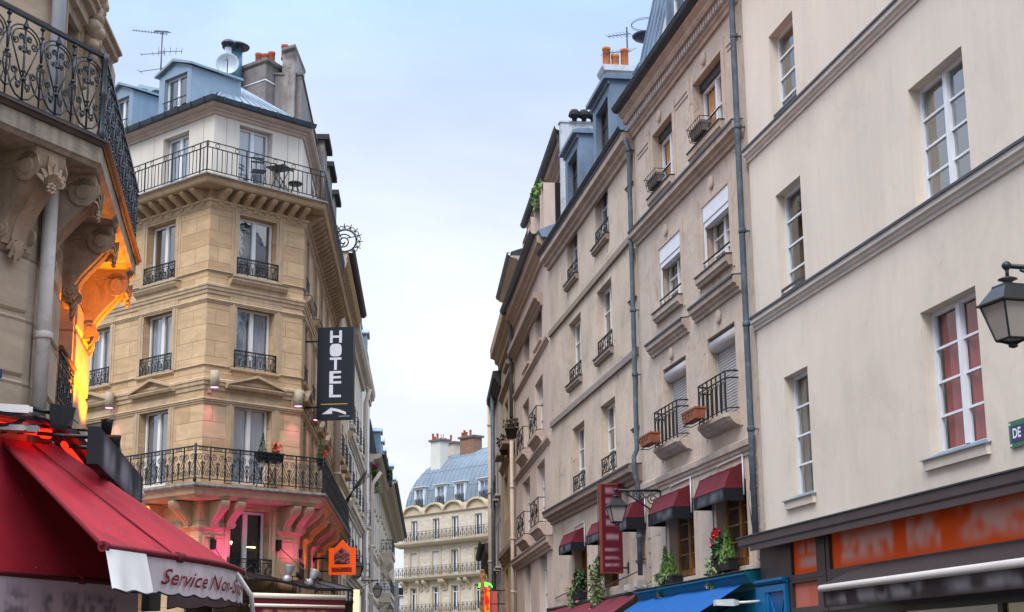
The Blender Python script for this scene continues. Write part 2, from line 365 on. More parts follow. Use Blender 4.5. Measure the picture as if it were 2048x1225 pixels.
def guard_cross(mb, u0, u1, z0, z1, y, t=.014):
    """old cast-iron window guard: rails, curls and a centre rosette"""
    mb.box(u0, u1, y-t, y+t, z1-.035, z1); mb.box(u0, u1, y-t*.8, y+t*.8, z0+.03, z0+.055)
    for k in range(3):
        u = u0+(u1-u0)*k/2; u = min(max(u, u0+t), u1-t); mb.box(u-t*.8, u+t*.8, y-t*.7, y+t*.7, z0, z1)
    h = z1-z0-.1; w = (u1-u0)/2
    for k in range(2):
        c = u0+w*(k+.5)
        mb.tube([(c-w*.45, y, z0+.06), (c-w*.1, y, z0+.06+h*.35), (c, y, z0+.06+h*.5), (c+w*.1, y, z0+.06+h*.65), (c+w*.45, y, z1-.04)], t*.75, 4)
        mb.tube([(c+w*.45, y, z0+.06), (c+w*.1, y, z0+.06+h*.35), (c, y, z0+.06+h*.5), (c-w*.1, y, z0+.06+h*.65), (c-w*.45, y, z1-.04)], t*.75, 4)
        mb.tube(spiral(c, z0+.06+h*.5, w*.16, w*.16, 0, 1, 10, y), t*.8, 4)
        for sx in (-1, 1):
            mb.tube(spiral(c+sx*w*.27, z0+.06+h*.5, h*.16, h*.03, pi/2, sx*1.2, 9, y), t*.6, 4)
def guard_scroll(mb, u0, u1, z0, z1, y, t=.012, bay=.42, dense=1):
    """wrought-iron balustrade: in every bay a heart of two big scrolls over two small ones, a spear between"""
    mb.box(u0, u1, y-t*1.6, y+t*1.6, z1-.03, z1); mb.box(u0, u1, y-t, y+t, z0+.05, z0+.072); mb.box(u0, u1, y-t*.8, y+t*.8, z1-.13, z1-.115)
    n = max(1, int(round((u1-u0)/bay))); w = (u1-u0)/n
    zb, zt = z0+.07, z1-.13; h = zt-zb
    for i in range(n+1):
        u = u0+w*i; mb.box(u-t*.7, u+t*.7, y-t*.7, y+t*.7, z0, z1)
    for i in range(n):
        c = u0+w*(i+.5)
        mb.box(c-t*.5, c+t*.5, y-t*.5, y+t*.5, zb, zb+h*.62)
        for s in (-1, 1):
            # heart scroll
            P = [(c+s*t, y, zb+h*.12), (c+s*w*.12, y, zb+h*.34), (c+s*w*.34, y, zb+h*.55), (c+s*w*.43, y, zb+h*.74)]
            P += spiral(c+s*w*.24, zb+h*.76, w*.19, w*.035, 0 if s > 0 else pi, s*1.45, 13, y)
            mb.tube(P, t*.62, 4)
            mb.tube([(c+s*w*.02, y, zb+h*.3), (c+s*w*.1, y, zb+h*.5)]+spiral(c+s*w*.09, zb+h*.55, w*.06, w*.02, -pi/2, s*1.1, 7, y), t*.5, 4)
            q = spiral(c+s*w*.29, zb+h*.2, w*.19, w*.03, pi/2 if s > 0 else pi/2, s*-1.6, 13, y)
            mb.tube([(c+s*w*.46, y, zb+h*.55), (c+s*w*.44, y, zb+h*.42)]+q, t*.6, 4)
        if dense:
            for s in (-1, 1):
                mb.tube(spiral(c+s*w*.2, z1-.075, .034, .034, 0, 1, 8, y), t*.5, 4)
            mb.tube(spiral(c, z1-.075, .036, .036, 0, 1, 8, y), t*.5, 4)
def corbel(mb, u, w, y0, proj, ztop, h, mi=0, n=10):
    """scrolled console under a balcony: S-profile swept across its width, with side volutes"""
    P = []
    for i in range(n+1):
        t = i/n
        yy = -proj*(.97-.80*(3*t*t-2*t**3)+.05*sin(t*pi*2)); P.append((y0+yy, ztop-h*t))
    prof = [(y0+.02, ztop)]+P+[(y0+.02, ztop-h)]
    mb.loft([[(u-w/2, y, z) for y, z in prof], [(u+w/2, y, z) for y, z in prof]], mi)
    # raised central rib
    prof2 = [(y0+.0, ztop-.05*h)]+[(a-.022, b) for a, b in P[1:-1]]+[(y0+.0, ztop-.95*h)]
    mb.loft([[(u-w*.16, y, z) for y, z in prof2], [(u+w*.16, y, z) for y, z in prof2]], mi)
    for s in (-1, 1):
        cx = u+s*w/2
        for r, zz, yy in ((h*.17, ztop-h*.2, y0-proj*.74), (h*.1, ztop-h*.86, y0-proj*.16)):
            rings = []
            for k, (rr, off) in enumerate(((r, 0), (r, s*w*.06), (r*.55, s*w*.06), (r*.5, s*w*.1), (r*.01, s*w*.1))):
                rings.append([(cx+off, yy+rr*cos(2*pi*j/10), zz+rr*sin(2*pi*j/10)) for j in range(10)])
            mb.loft(rings, mi)
def string(root, F, u0, u1, z, h, p, mat, lead=None, name='string_course', ends=None, top=None):
    """moulded band: flat fascia, quirk and small ovolo below"""
    mb = MB()
    prof = [(.02, z-h), (-p*.25, z-h), (-p*.3, z-h*.78), (-p*.55, z-h*.7), (-p*.6, z-h*.52), (-p*.95, z-h*.44), (-p, z-h*.06), (-p*.9, z), (.02, z+.02)]
    mb.prism(prof, u0, u1, 0, ends)
    if lead:
        mb.prism([(.02, z+.045), (-p-.015, z+.02), (-p-.02, z-h*.1), (-p-.006, z-h*.1), (-p-.003, z+.004), (.02, z+.026)], u0, u1, 1, ends)
    return mb.build(name, [mat, lead] if lead else mat, root, F.M)
def sill(root, F, u0, u1, z, h, p, mat, lead=None, name='sill'):
    mb = MB(); mb.prism([(.06, z-h), (-p*.6, z-h), (-p*.75, z-h*.75), (-p, z-h*.65), (-p, z-.008), (.06, z)], u0, u1)
    if lead: mb.prism([(.08, z+.02), (-p-.02, z+.004), (-p-.02, z-.02), (-p-.004, z-.02), (-p-.002, z-.002), (.08, z+.006)], u0-.02, u1+.02, 1)
    return mb.build(name, [mat, lead] if lead else mat, root, F.M)
def pipe(root, F, pts, r, mat, name='downpipe', joints=()):
    mb = MB(); mb.tube(pts, r, 10)
    for (u, y, z) in joints:
        mb.lathe([(r*1.22, -.04), (r*1.3, -.02), (r*1.3, .02), (r*1.22, .04)], (u, y, z), 10)
        mb.box(u-.02, u+.02, y, .02, z-.012, z+.012)
    return mb.build(name, mat, root, F.M)
def foliage(mb, c, rad, n, s, shape='ball', mi=0, rng=random):
    c = Vector(c)
    for _ in range(n):
        if shape == 'cone':
            t = rng.random()**1.4; a = rng.random()*2*pi; rr = (1-t)*(.55+.45*rng.random())
            p = Vector((rad[0]*rr*cos(a), rad[1]*rr*sin(a), rad[2]*t))
        elif shape == 'trail':
            t = rng.random(); p = Vector(((rng.random()-.5)*2*rad[0]*(1-.4*t), (rng.random()-.5)*2*rad[1], -rad[2]*t))
        else:
            while True:
                p = Vector([rng.uniform(-1, 1) for _ in range(3)])
                if p.length < 1: break
            p = Vector((p.x*rad[0], p.y*rad[1], p.z*rad[2]))
        q = c+p
        d = Vector([rng.uniform(-1, 1) for _ in range(3)]).normalized(); e = d.orthogonal().normalized()
        if shape == 'cone': d = (d+Vector((0, 0, 1.2))).normalized(); e = d.orthogonal().normalized()
        l = s*rng.uniform(.6, 1.4); ww = l*(.28 if shape == 'cone' else .5)
        mb.face([q-d*l*.5, q+e*ww*.5, q+d*l*.5, q-e*ww*.5], mi)
# common materials
M_DARK = surf('interior_dark', (.012, .011, .010), .9, .1)
M_IRON = surf('black_iron', (.010, .011, .013), .45, .25, 9, spec=.5)
M_IRONB = surf('blue_black_iron', (.018, .022, .030), .4, .3, 9, spec=.5)
M_LEAD = surf('lead_flashing', (.052, .058, .068), .55, .2, 4, metal=.3)
M_ZINC = surf('zinc_roof', (.20, .26, .33), .5, .16, 1.1, bump=.08, bs=3, streak=.12, metal=.35, dirt=(.16, .2, .25), dirtamt=.4)
M_ZINCD = surf('dark_zinc', (.18, .24, .315), .45, .22, 1.4, streak=.15, metal=.35)
M_GUT = surf('gutter_zinc', (.055, .07, .088), .4, .25, 3, metal=.4)
M_PIPE = surf('blue_grey_pipe', (.075, .095, .118), .5, .25, 4, dirt=(.3, .33, .36), dirtamt=.35, ds=5)
M_WHITE = surf('white_paint', (.72, .74, .78), .45, .06, 3)
M_WHITEW = surf('warm_white_paint', (.74, .70, .66), .45, .08, 3)
M_GLASS = glass('window_glass', refl=1.9)
M_GLASSR = glass('bright_glass', refl=3.6, clear=.7)
M_GLASSH = glass('hotel_glass', refl=2.7, clear=.85)
M_TERRA = surf('terracotta', (.30, .10, .05), .8, .2, 6)
M_POT = surf('chimney_pot', (.33, .078, .04), .75, .25, 8, dirt=(.1, .04, .03), dirtamt=.5, ds=3)
# ================================================================ RIGHT SIDE OF THE STREET
M_R1 = surf('cream_render', (.69, .605, .51), .9, .075, .38, bump=.16, bs=60, streak=.04, crack=.13, dirt=(.52, .46, .395), dirtamt=.55, ds=.55)
M_R1T = surf('cream_trim', (.64, .60, .55), .85, .08, 2, streak=.08)
M_R1S = surf('trim_brown', (.30, .25, .225), .8, .1, 3)
M_R2 = surf('pinkish_tan_render', (.53, .43, .35), .92, .12, 1.1, bump=.6, bs=8, streak=.07, dirt=(.36, .28, .225), dirtamt=.75, ds=1.1, crack=.8)
M_R2T = surf('tan_trim', (.44, .355, .29), .9, .14, 2, streak=.18, dirt=(.25, .20, .17), dirtamt=.5, ds=1.5)
M_R3 = surf('sand_render', (.55, .44, .345), .92, .13, .9, bump=.6, bs=6, streak=.07, dirt=(.37, .30, .24), dirtamt=.8, ds=.8, crack=.8)
M_R3T = surf('brown_trim', (.27, .205, .165), .9, .15, 2, streak=.15)
M_BROWNP = surf('brown_metal_paint', (.060, .043, .045), .5, .12, 4)
M_SHUT = surf('roller_shutter', (.47, .45, .45), .6, .08, 3)
M_ORANGECURT = surf('orange_curtain', (.62, .27, .07), .9, .15, 4)
M_REDCURT = surf('red_curtain', (.33, .040, .036), .9, .15, 4)
M_PALECURT = surf('pale_curtain', (.62, .66, .72), .9, .1, 4)
M_OAK = surf('orange_oak', (.28, .115, .025), .5, .3, 7, streak=.3)
M_BURG = surf('burgundy_canvas', (.115, .012, .021), .85, .15, 3, bump=.1, bs=90)
M_BLACKC = surf('black_canvas', (.012, .013, .017), .8, .2, 5)
M_BLUEC = surf('blue_canvas', (.0, .085, .31), .8, .1, 2, bump=.08, bs=70)
M_TEAL = surf('teal_paint', (.0, .105, .165), .5, .15, 3)
M_BLUEP = surf('bright_blue_paint', (.0, .13, .32), .45, .12, 4)
R1 = at_az((1512, 640), 25, -10.4)
R2 = Fac(R1.meet((1524, 980)), -10.1)
R3 = Fac(R2.meet((1284, 850)), -8.7)
R4 = Fac(R3.meet((1104, 900)), -5.3)
R5 = Fac(R4.meet((1031, 900)), -4.0)

# ---------------- R1: cream rendered house with the shop
r1 = thing('rendered_house', R1.M, 'smooth cream rendered house at the right with tall white casements above a brown shop front', 'house')
w1 = R1.rect((1841.5, 625.7), (1952.9, 570), (1858.8, 918.3), (1971, 880))
w2 = R1.rect((1814.8, 181.4), (1923, 91.3), (1833.5, 427), (1942.4, 353))
w3 = R1.rect((1537.5, 74.3), (1583.6, 21.2), (1545.3, 251), (1594.2, 208))
w4 = R1.rect((1551.8, 391.8), (1600.7, 350), (1559.7, 603.4), (1610.6, 572))
w5 = R1.rect((1570, 755.2), (1614, 732), (1577.7, 999.3), (1628.3, 983.8))
dz = R1.z(1513.3, 638.6); uz_ = R1.z(1496.3, 306)
w2 = (w2[0], w2[1], dz+.02, w2[3]); w4 = (w4[0], w4[1], dz+.02, w4[3]); w3 = (w3[0], w3[1], uz_+.02, w3[3])
zs1 = 3.62
RV = .15
U1 = 12.5
HO = [w+(RV,) for w in (w1, w2, w3, w4, w5)]
wall('wall', [M_R1, M_DARK], r1, R1, -.0, U1, 3.4, 15.5, HO)
string(r1, R1, .0, U1, dz, .19, .11, M_R1T, M_LEAD)
string(r1, R1, .0, U1, uz_, .19, .11, M_R1T, M_LEAD)
# cornice at the very top left corner
string(r1, R1, .0, U1, 13.55, .35, .3, M_R1T, M_LEAD, 'cornice')
window(r1, R1, *w1, RV, M_WHITE, glass('clear_glass', refl=1.4), 2, 3, curtain=[(.02, .98)], cm=M_REDCURT)
window(r1, R1, *w2, RV, M_WHITE, M_GLASSR, 2, 3, curtain=[(.0, .16)], cm=surf('brown_curtain', (.10, .05, .03), .9))
for w in (w3, w4, w5):
    window(r1, R1, *w, RV, M_WHITE, M_GLASS if w is not w3 else M_GLASSR, 1, 3, w=.045, curtain=[(.05, .5)] if w is w5 else None, cm=surf('grey_net', (.11, .11, .095), .9))
for w in (w3, w4):
    mb = MB(); mb.box(w[0]+.004, w[1]-.004, .02, .045, w[2]+.16, w[2]+.20); mb.box(w[0]+.004, w[1]-.004, .02, .05, w[2]+.10, w[2]+.115); mb.build('guard_bar', M_IRONB, r1)
M_ZSILL = surf('zinc_sill', (.2, .25, .31), .45, .1, 4, metal=.3)
for w in (w1, w5):
    mb = MB(); mb.prism([(RV, w[2]+.0), (RV, w[2]+.07), (.0, w[2]+.0), (-.07, w[2]-.03), (-.07, w[2]-.045), (.0, w[2]-.02)], w[0]-.0, w[1]+.0, 1)
    mb.prism([(.01, w[2]-.16), (-.05, w[2]-.16), (-.06, w[2]-.03), (.01, w[2]-.015)], w[0]-.1, w[1]+.07, 0)
    mb.prism([(.01, w[2]-.012), (-.085, w[2]-.028), (-.085, w[2]-.044), (.01, w[2]-.026)], w[0]-.13, w[1]+.1, 1)
    mb.build('sill', [M_R1, M_ZSILL], r1)
# shop front: brown boarding with sunk sign fields and a projecting eave plate
uA = R1.u(1531, 1090); zf0 = R1.z(1595.6, 1216.7)-.55
o1 = R1.rect((1592.5, 1081.5), (1643.9, 1071), (1595.6, 1151.8), (1646, 1143.5))
o3 = R1.rect((1595.6, 1167.6), (1647.7, 1160), (1598.6, 1216.7), None)
o2 = (R1.u(1668.8, 1065), U1-.6, R1.z(1670.3, 1139.7), R1.z(1668.8, 1060)+.0)
yS = -.10
mb = MB()
def boarded(mb, u0, u1, z0, z1, y, holes, dep):
    us = sorted({u0, u1}|{h[i] for h in holes for i in (0, 1)}); zs = sorted({z0, z1}|{h[i] for h in holes for i in (2, 3)})
    for i in range(len(us)-1):
        for j in range(len(zs)-1):
            if any(h[0] < (us[i]+us[i+1])/2 < h[1] and h[2] < (zs[j]+zs[j+1])/2 < h[3] for h in holes): continue
            mb.box(us[i], us[i+1], y, y+dep, zs[j], zs[j+1])
shopwin = (R1.u(1660, 1240), U1-.3, .6, R1.z(1748, 1212)-.02)
boarded(mb, uA, U1, .0, zs1-.1, yS, [o1, o2, o3, shopwin], .08)
mb.box(o2[0]-.16, o2[0]-.13, yS-.012, yS, o3[2]-.3, zs1-.1); mb.box(o2[0]-.1, U1, yS-.01, yS, o2[2]-.14, o2[2]-.13)
mb.box(uA+.6, o2[0]-.13, yS-.01, yS, o1[2]-.075, o1[2]-.067)
mb.build('shop_front', M_BROWNP, r1)
mb = MB()
tip = R1.u(1498, 1080)
mb.prism([(.0, zs1+.0), (-.42, zs1-.06), (-.42, zs1-.17), (-.40, zs1-.20), (.0, zs1-.16)], -.15, U1)
mb.prism([(-.40, zs1-.20), (-.40, zs1-.28), (-.36, zs1-.28), (-.36, zs1-.20)], .35, U1)
mb.prism([(.02, zs1+.025), (-.44, zs1-.035), (-.44, zs1-.055), (.02, zs1+.003)], -.2, U1, 1)
mb.build('shop_eave', [M_BROWNP, M_LEAD], r1)
for k in range(7):
    mb = MB(); u = o1[0]+.05+k*1.12; mb.box(u, u+.5, -.30, -.22, zs1-.197, zs1-.172); mb.build('soffit_light', surf('soffit_light_glass', (.45, .33, .28), .3), r1)
# lit shop window behind
mb = MB(); a, b, c, d = shopwin
mb.box(a, b, yS+.02, yS+.06, d-.09, d); mb.box(a, a+.07, yS+.02, yS+.06, c, d-.09)
for px in (1812, 2015): u = R1.u(px, 1220); mb.box(u-.06, u+.06, yS+.015, yS+.07, c, d-.09)
fr = mb.build('shop_window', surf('black_frame', (.012, .011, .011), .4), r1)
mb = MB(); mb.face([(a, yS+.05, c), (b, yS+.05, c), (b, yS+.05, d), (a, yS+.05, d)]); mb.build('pane', glass('shop_glass', refl=1.45), fr)
mb = MB(); mb.box(a-.3, b+.1, 2.4, 2.5, c-.5, d+.6, 0); mb.box(a-.3, b+.1, .05, 2.4, d+.11, d+.2, 0); mb.box(a-.4, a-.3, .05, 2.5, c-.5, d+.6, 0); mb.box(b+.1, b+.2, .05, 2.5, c-.5, d+.6, 0); mb.box(a-.3, b+.1, .05, 2.4, c-.6, c-.5, 0)
for k in range(5): mb.box(a+.8+k*1.3, a+1.2+k*1.3, 1.0, 1.15, d+.06, d+.09, 1)
for k in range(4): mb.box(a+.3+k*1.7, a+1.5+k*1.7, 2.1, 2.35, c, d-.35-.1*(k % 2), 2)
mb.build('shop_interior', [surf('ochre_interior', (.52, .42, .2), .6, .15, 2), glow('ceiling_lamp', (1, .80, .42), 9), surf('shelf_stock', (.3, .26, .14), .4, .6, 6)], r1)
# sign fields (orange panels with smeared pale lettering)
OR = (.92, .115, .008); INK = (.80, .55, .52)
def panel(name, F, r, y, mat, label, cat='sign', group=None, th=.02):
    u0, u1, z0, z1 = r
    mb = MB(); mb.box(0, u1-u0, -th, 0, 0, z1-z0)
    o = mb.build(name, mat, None, at(F, u0, y, z0)); tag(o, label, cat, group); return o
h2 = o2[3]-o2[2]; W2 = o2[1]-o2[0]
panel('fascia_sign', R1, (o2[0]+.004, o2[1]-.004, o2[2]+.004, o2[3]-.004), yS+.07, blurtext('orange_sign_lettering', OR, INK, [(h2*.5, h2*.72, .25, 2.15), (h2*.5, h2*.72, 2.45, 3.5), (h2*.5, h2*.72, 3.75, W2)], 2.2, 1.3, .85), 'long orange fascia sign with pale smeared lettering under the brown eave')
h1 = o1[3]-o1[2]; b1 = o1[1]-o1[0]
panel('shop_sign', R1, (o1[0]+.004, o1[1]-.004, o1[2]+.004, o1[3]-.004), yS+.07, blurtext('orange_square_lettering', OR, (.66, .45, .42), [(h1*.7, h1*.34, .04, b1*.46), (h1*.7, h1*.34, b1*.54, b1*.93), (h1*.32, h1*.32, .06, b1*.92)], 1.2, 4.2, .95), 'small upright orange sign with two smeared white words beside the long fascia sign')
h3 = o3[3]-o3[2]
panel('shop_sign', R1, (o3[0]+.004, o3[1]-.004, o3[2]+.004, o3[3]-.004), yS+.07, blurtext('salmon_panel', (.50, .13, .085), (.56, .20, .15), [(h3*.45, h3*.9, .03, .6)], .8, 2.1, .6), 'faded salmon pink panel sign under the small orange one')
# roller awning of the shop
aw = thing('roller_awning', at(R1, o2[0], 0, 2.6), 'dark brown shop awning with a long white front bar at the lower right', 'awning')
z_b = R1.z(1641.6, 1178, .65); ub = R1.u(1641.6, 1178, .65)
mb = MB()
mb.loft([[(ub+.2, -.12, z_b+.30), (ub+.1, -.12, z_b+.24), (ub+.02, -.6, z_b+.01), (ub+.02, -.65, z_b+.05)], [(U1, -.12, z_b+.30), (U1, -.12, z_b+.24), (U1, -.6, z_b+.01), (U1, -.65, z_b+.05)]])
mb.build('canopy', surf('dark_brown_canvas', (.030, .019, .020), .85, .15, 4, fleck=.4), aw, R1.M)
mb = MB(); mb.tube([(ub, -.65, z_b), (ub+.03, -.65, z_b), (U1, -.65, z_b)], .048, 12); mb.build('front_bar', surf('white_bar', (.52, .48, .46), .4, .04), aw, R1.M)
zv = R1.z(1648, 1216, .64)
mb = MB(); n = 40
top = []; bot = []
for i in range(n+1):
    u = ub+.04+(U1-ub-.04)*i/n; top.append((u, -.64, z_b-.03)); bot.append((u, -.63+.006*sin(i*2.1), zv))
mb.loft([bot, top], closed=False)
mb.build('valance', blurtext('brown_valance_lettering', (.028, .018, .019), (.17, .155, .165), [(zv+.13, .2, ub+.1, ub+.85), (zv+.13, .2, ub+1.1, ub+3.2), (zv+.13, .2, ub+3.5, U1)], 2.6, .4, .95), aw, R1.M)
# street name plate
q = R1.rect((2023, 845), None, (2025.5, 899), None)
pw = 1.0; ph = R1.z(2023, 845)-R1.z(2025, 898)
sp_ = thing('street_name_plate', at(R1, R1.u(2023.5, 870), 0, R1.z(2025, 898)), 'blue street name plate with green border and white DE on cream wall', 'street sign')
mb = MB(); mb.box(0, pw, -.03, -.002, 0, ph); mb.build('border', surf('green_enamel', (.02, .13, .06), .3, .1), sp_)
mb = MB(); mb.box(.055, pw-.055, -.036, -.030, .055, ph-.055)
text_mb(mb, 'DE', .15, lambda x, y: (.085+x, -.0375, .10+y), mi=1, bold=.004)
for x, z in ((.03, .03), (.03, ph-.03)): mb.box(x-.012, x+.012, -.036, -.030, z-.012, z+.012, 1)
mb.build('name_field', [surf('blue_enamel', (.008, .012, .12), .3, .1), surf('white_enamel', (.75, .77, .8), .4, .03)], sp_)

# ---------------- lanterns
def lantern_prof(s):
    return None
M_LGLASS = surf('lantern_glass', (.33, .29, .25), .25, .1, 3)
M_LGLASS2 = surf('lantern_glass_pale', (.40, .33, .28), .25, .1, 3)
def street_lantern(M, s, label, arm, group='wall lanterns along the street', gm=None, rot=pi/4, scroll=True):
    """four-sided Paris lantern hanging from a wall bracket; local origin = hanging point, +y towards the wall (arm long)"""
    t = thing('street_lantern', M, label, 'lantern', group)
    h = s  # overall lantern height
    mb = MB()
    def ring(r, z): return [(r*cos(rot+k*pi/2), r*sin(rot+k*pi/2), z) for k in range(4)]
    mb.tube([(0, 0, 0), (0, 0, -.16*h)], .022*h, 6)
    mb.lathe([(.03*h, -.13*h), (.10*h, -.155*h), (.12*h, -.17*h), (.05*h, -.2*h), (.07*h, -.225*h), (.14*h, -.24*h)], n=10)
    mb.loft([ring(.19*h, -.24*h), ring(.20*h, -.27*h), ring(.36*h, -.44*h), ring(.40*h, -.455*h), ring(.40*h, -.475*h), ring(.34*h, -.48*h)])
    for k in range(4):
        a = Vector((.34*h*cos(rot+k*pi/2), .34*h*sin(rot+k*pi/2), -.478*h)); b = Vector((.19*h*cos(rot+k*pi/2), .19*h*sin(rot+k*pi/2), -.9*h))
        mb.tube([a, b], .016*h, 4)
        c = Vector((.19*h*cos(rot+(k+1)*pi/2), .19*h*sin(rot+(k+1)*pi/2), -.9*h)); mb.tube([b, c], .016*h, 4)
        mb.tube([b, b*.62+Vector((0, 0, -.36*h)), Vector((0, 0, -.965*h))], .012*h, 4)
    mb.lathe([(.055*h, -.955*h), (.055*h, -.985*h), (.02*h, -1.0*h)], n=8)
    mb.build('lantern_frame', M_IRON, t)
    mb = MB(); mb.loft([ring(.325*h, -.485*h), ring(.183*h, -.893*h)]); mb.build('lantern_glass', gm or M_LGLASS, t)
    mb = MB(); L = arm
    mb.tube([(0, -.03, 0), (0, L*.5, .0), (0, L, 0)], .026, 8); mb.lathe([(.0, .05), (.035, .03), (.05, 0), (.035, -.03), (0, -.06)], (0, 0, 0), 8)
    if scroll:
        mb.tube([(0, L, -.42), (0, L*.8, -.40), (0, L*.55, -.25), (0, L*.3, -.1), (0, L*.12, -.03)], .018, 6)
        for k, (yy, zz, r) in enumerate(((L*.82, -.17, .13), (L*.58, -.12, .08), (L*.42, -.08, .055), (L*.27, -.06, .05))):
            mb.tube([(0, y, z) for (y, _, z) in spiral(yy, zz, r, r*.2, pi/2, 1.6, 16)], .011, 5)
    mb.tube([(0, L, .12), (0, L, -.5)], .03, 6); mb.lathe([(.0, .16), (.04, .13), (.03, .1)], (0, L, 0), 8)
    mb.build('bracket', M_IRON, t); return t
# R1 lantern hangs 1.1 m off the cream wall
n = 1.25; u, z = R1.uz((2013, 532), n)
street_lantern(at(R1, u, -n, z) @ Matrix.Rotation(.12, 4, 'Z'), .80, 'large black four sided street lantern hanging off the cream rendered wall', n, gm=M_LGLASS)
bpy.context.view_layer.update()
# ---------------- R2: pinkish tan house with the two columns of windows over the blue shop
r2 = thing('tan_house', R2.M, 'pinkish tan rendered house with roller shutters and dentil cornice over the blue shop awning', 'house')
U2 = (R2.u(1284, 850), 0.)
ZC = R2.z(1311.8, 220)              # underside of the crowning cornice
Zs = R2.z(1272.2, 469.4)            # string below the top windows
Zb = R2.z(1301.3, 964.8)            # moulded band above the first floor
k4r = R2.rect((1383.7, 168.8), (1439.4, 106), (1390.9, 302), (1447, 247)); k4l = R2.rect((1303.7, 275.4), (1340.9, 225), (1308, 395), (1349, 350.5))
k3r = R2.rect((1401.6, 414.8), (1453.7, 364.6), (1408.5, 552), (1462, 511)); k3l = R2.rect((1315.5, 504), (1357.8, 463.3), (1321, 624), (1364, 592))
k2r = R2.rect((1414.6, 677.8), (1467, 641.3), (1420, 853), (1478, 824)); k2l = R2.rect((1325.3, 743), (1369, 714), (1331, 898), (1379, 874))
k1r = R2.rect((1432, 985), (1493, 955), (1436, 1141), (1497, 1127)); k1l = R2.rect((1337.5, 1015), (1388, 990), (1340, 1165), (1389, 1149))
def lev(a, b):                       # the two windows of a floor share their sill and head height
    z0 = (a[2]+b[2])/2; z1 = (a[3]+b[3])/2
    return (a[0], a[1], z0, z1), (b[0], b[1], z0, z1)
k4r, k4l = lev(k4r, k4l); k3r, k3l = lev(k3r, k3l); k2r, k2l = lev(k2r, k2l); k1r, k1l = lev(k1r, k1l)
RV2 = .2
wall('wall', [M_R2, M_DARK], r2, R2, U2[0], U2[1]-.0, 0, ZC+.62, [k+((RV2 if k not in (k1r, k1l) else .18),) for k in (k4r, k4l, k3r, k3l, k2r, k2l, k1r, k1l)])
string(r2, R2, U2[0]+.06, U2[1]-.12, Zs, .30, .20, M_R2T, M_LEAD)
string(r2, R2, U2[0]+.02, U2[1]-.2, Zb, .26, .10, M_R2T)
# crowning cornice with dentils, gutter
mb = MB(); zc = ZC
mb.prism([(.02, zc), (-.05, zc), (-.06, zc+.07), (-.1, zc+.1), (-.1, zc+.14), (.02, zc+.14)], U2[0], U2[1]-.1)
mb.prism([(.02, zc+.30), (-.22, zc+.30), (-.25, zc+.36), (-.25, zc+.42), (-.34, zc+.5), (-.34, zc+.54), (.02, zc+.56)], U2[0], U2[1]-.1)
mb.prism([(.0, zc+.14), (-.09, zc+.14), (-.09, zc+.30), (.0, zc+.30)], U2[0], U2[1]-.1)
u = U2[0]+.03
while u < U2[1]-.2: mb.box(u, u+.085, -.17, -.092, zc+.16, zc+.296, 1); u += .155
mb.build('cornice', [M_R2T, surf('dentil_white', (.52, .47, .44), .85, .15, 4)], r2)
ZG = zc+.60
def gutter(root, F, u0, u1, z, r=.10, y=-.36, mat=M_GUT, hooks=.55, name='gutter'):
    mb = MB(); n = 9
    prof = [(y+r*cos(pi+pi*k/n), z+r*sin(pi+pi*k/n)) for k in range(n+1)]
    prof2 = [(y+(r-.012)*cos(2*pi-pi*k/n), z+.0+(r-.012)*sin(2*pi-pi*k/n)) for k in range(n+1)]
    mb.prism(prof+prof2, u0, u1)
    mb.tube([(u0, y-r, z), (u1, y-r, z)], .014, 6)
    u = u0+.2
    while u < u1: mb.box(u, u+.03, y-r-.014, y-r*.2, z-.016, z+.02); u += hooks
    return mb.build(name, mat, root, F.M)
gutter(r2, R2, U2[0], U2[1]-.05, ZG+.06, .11, -.38)
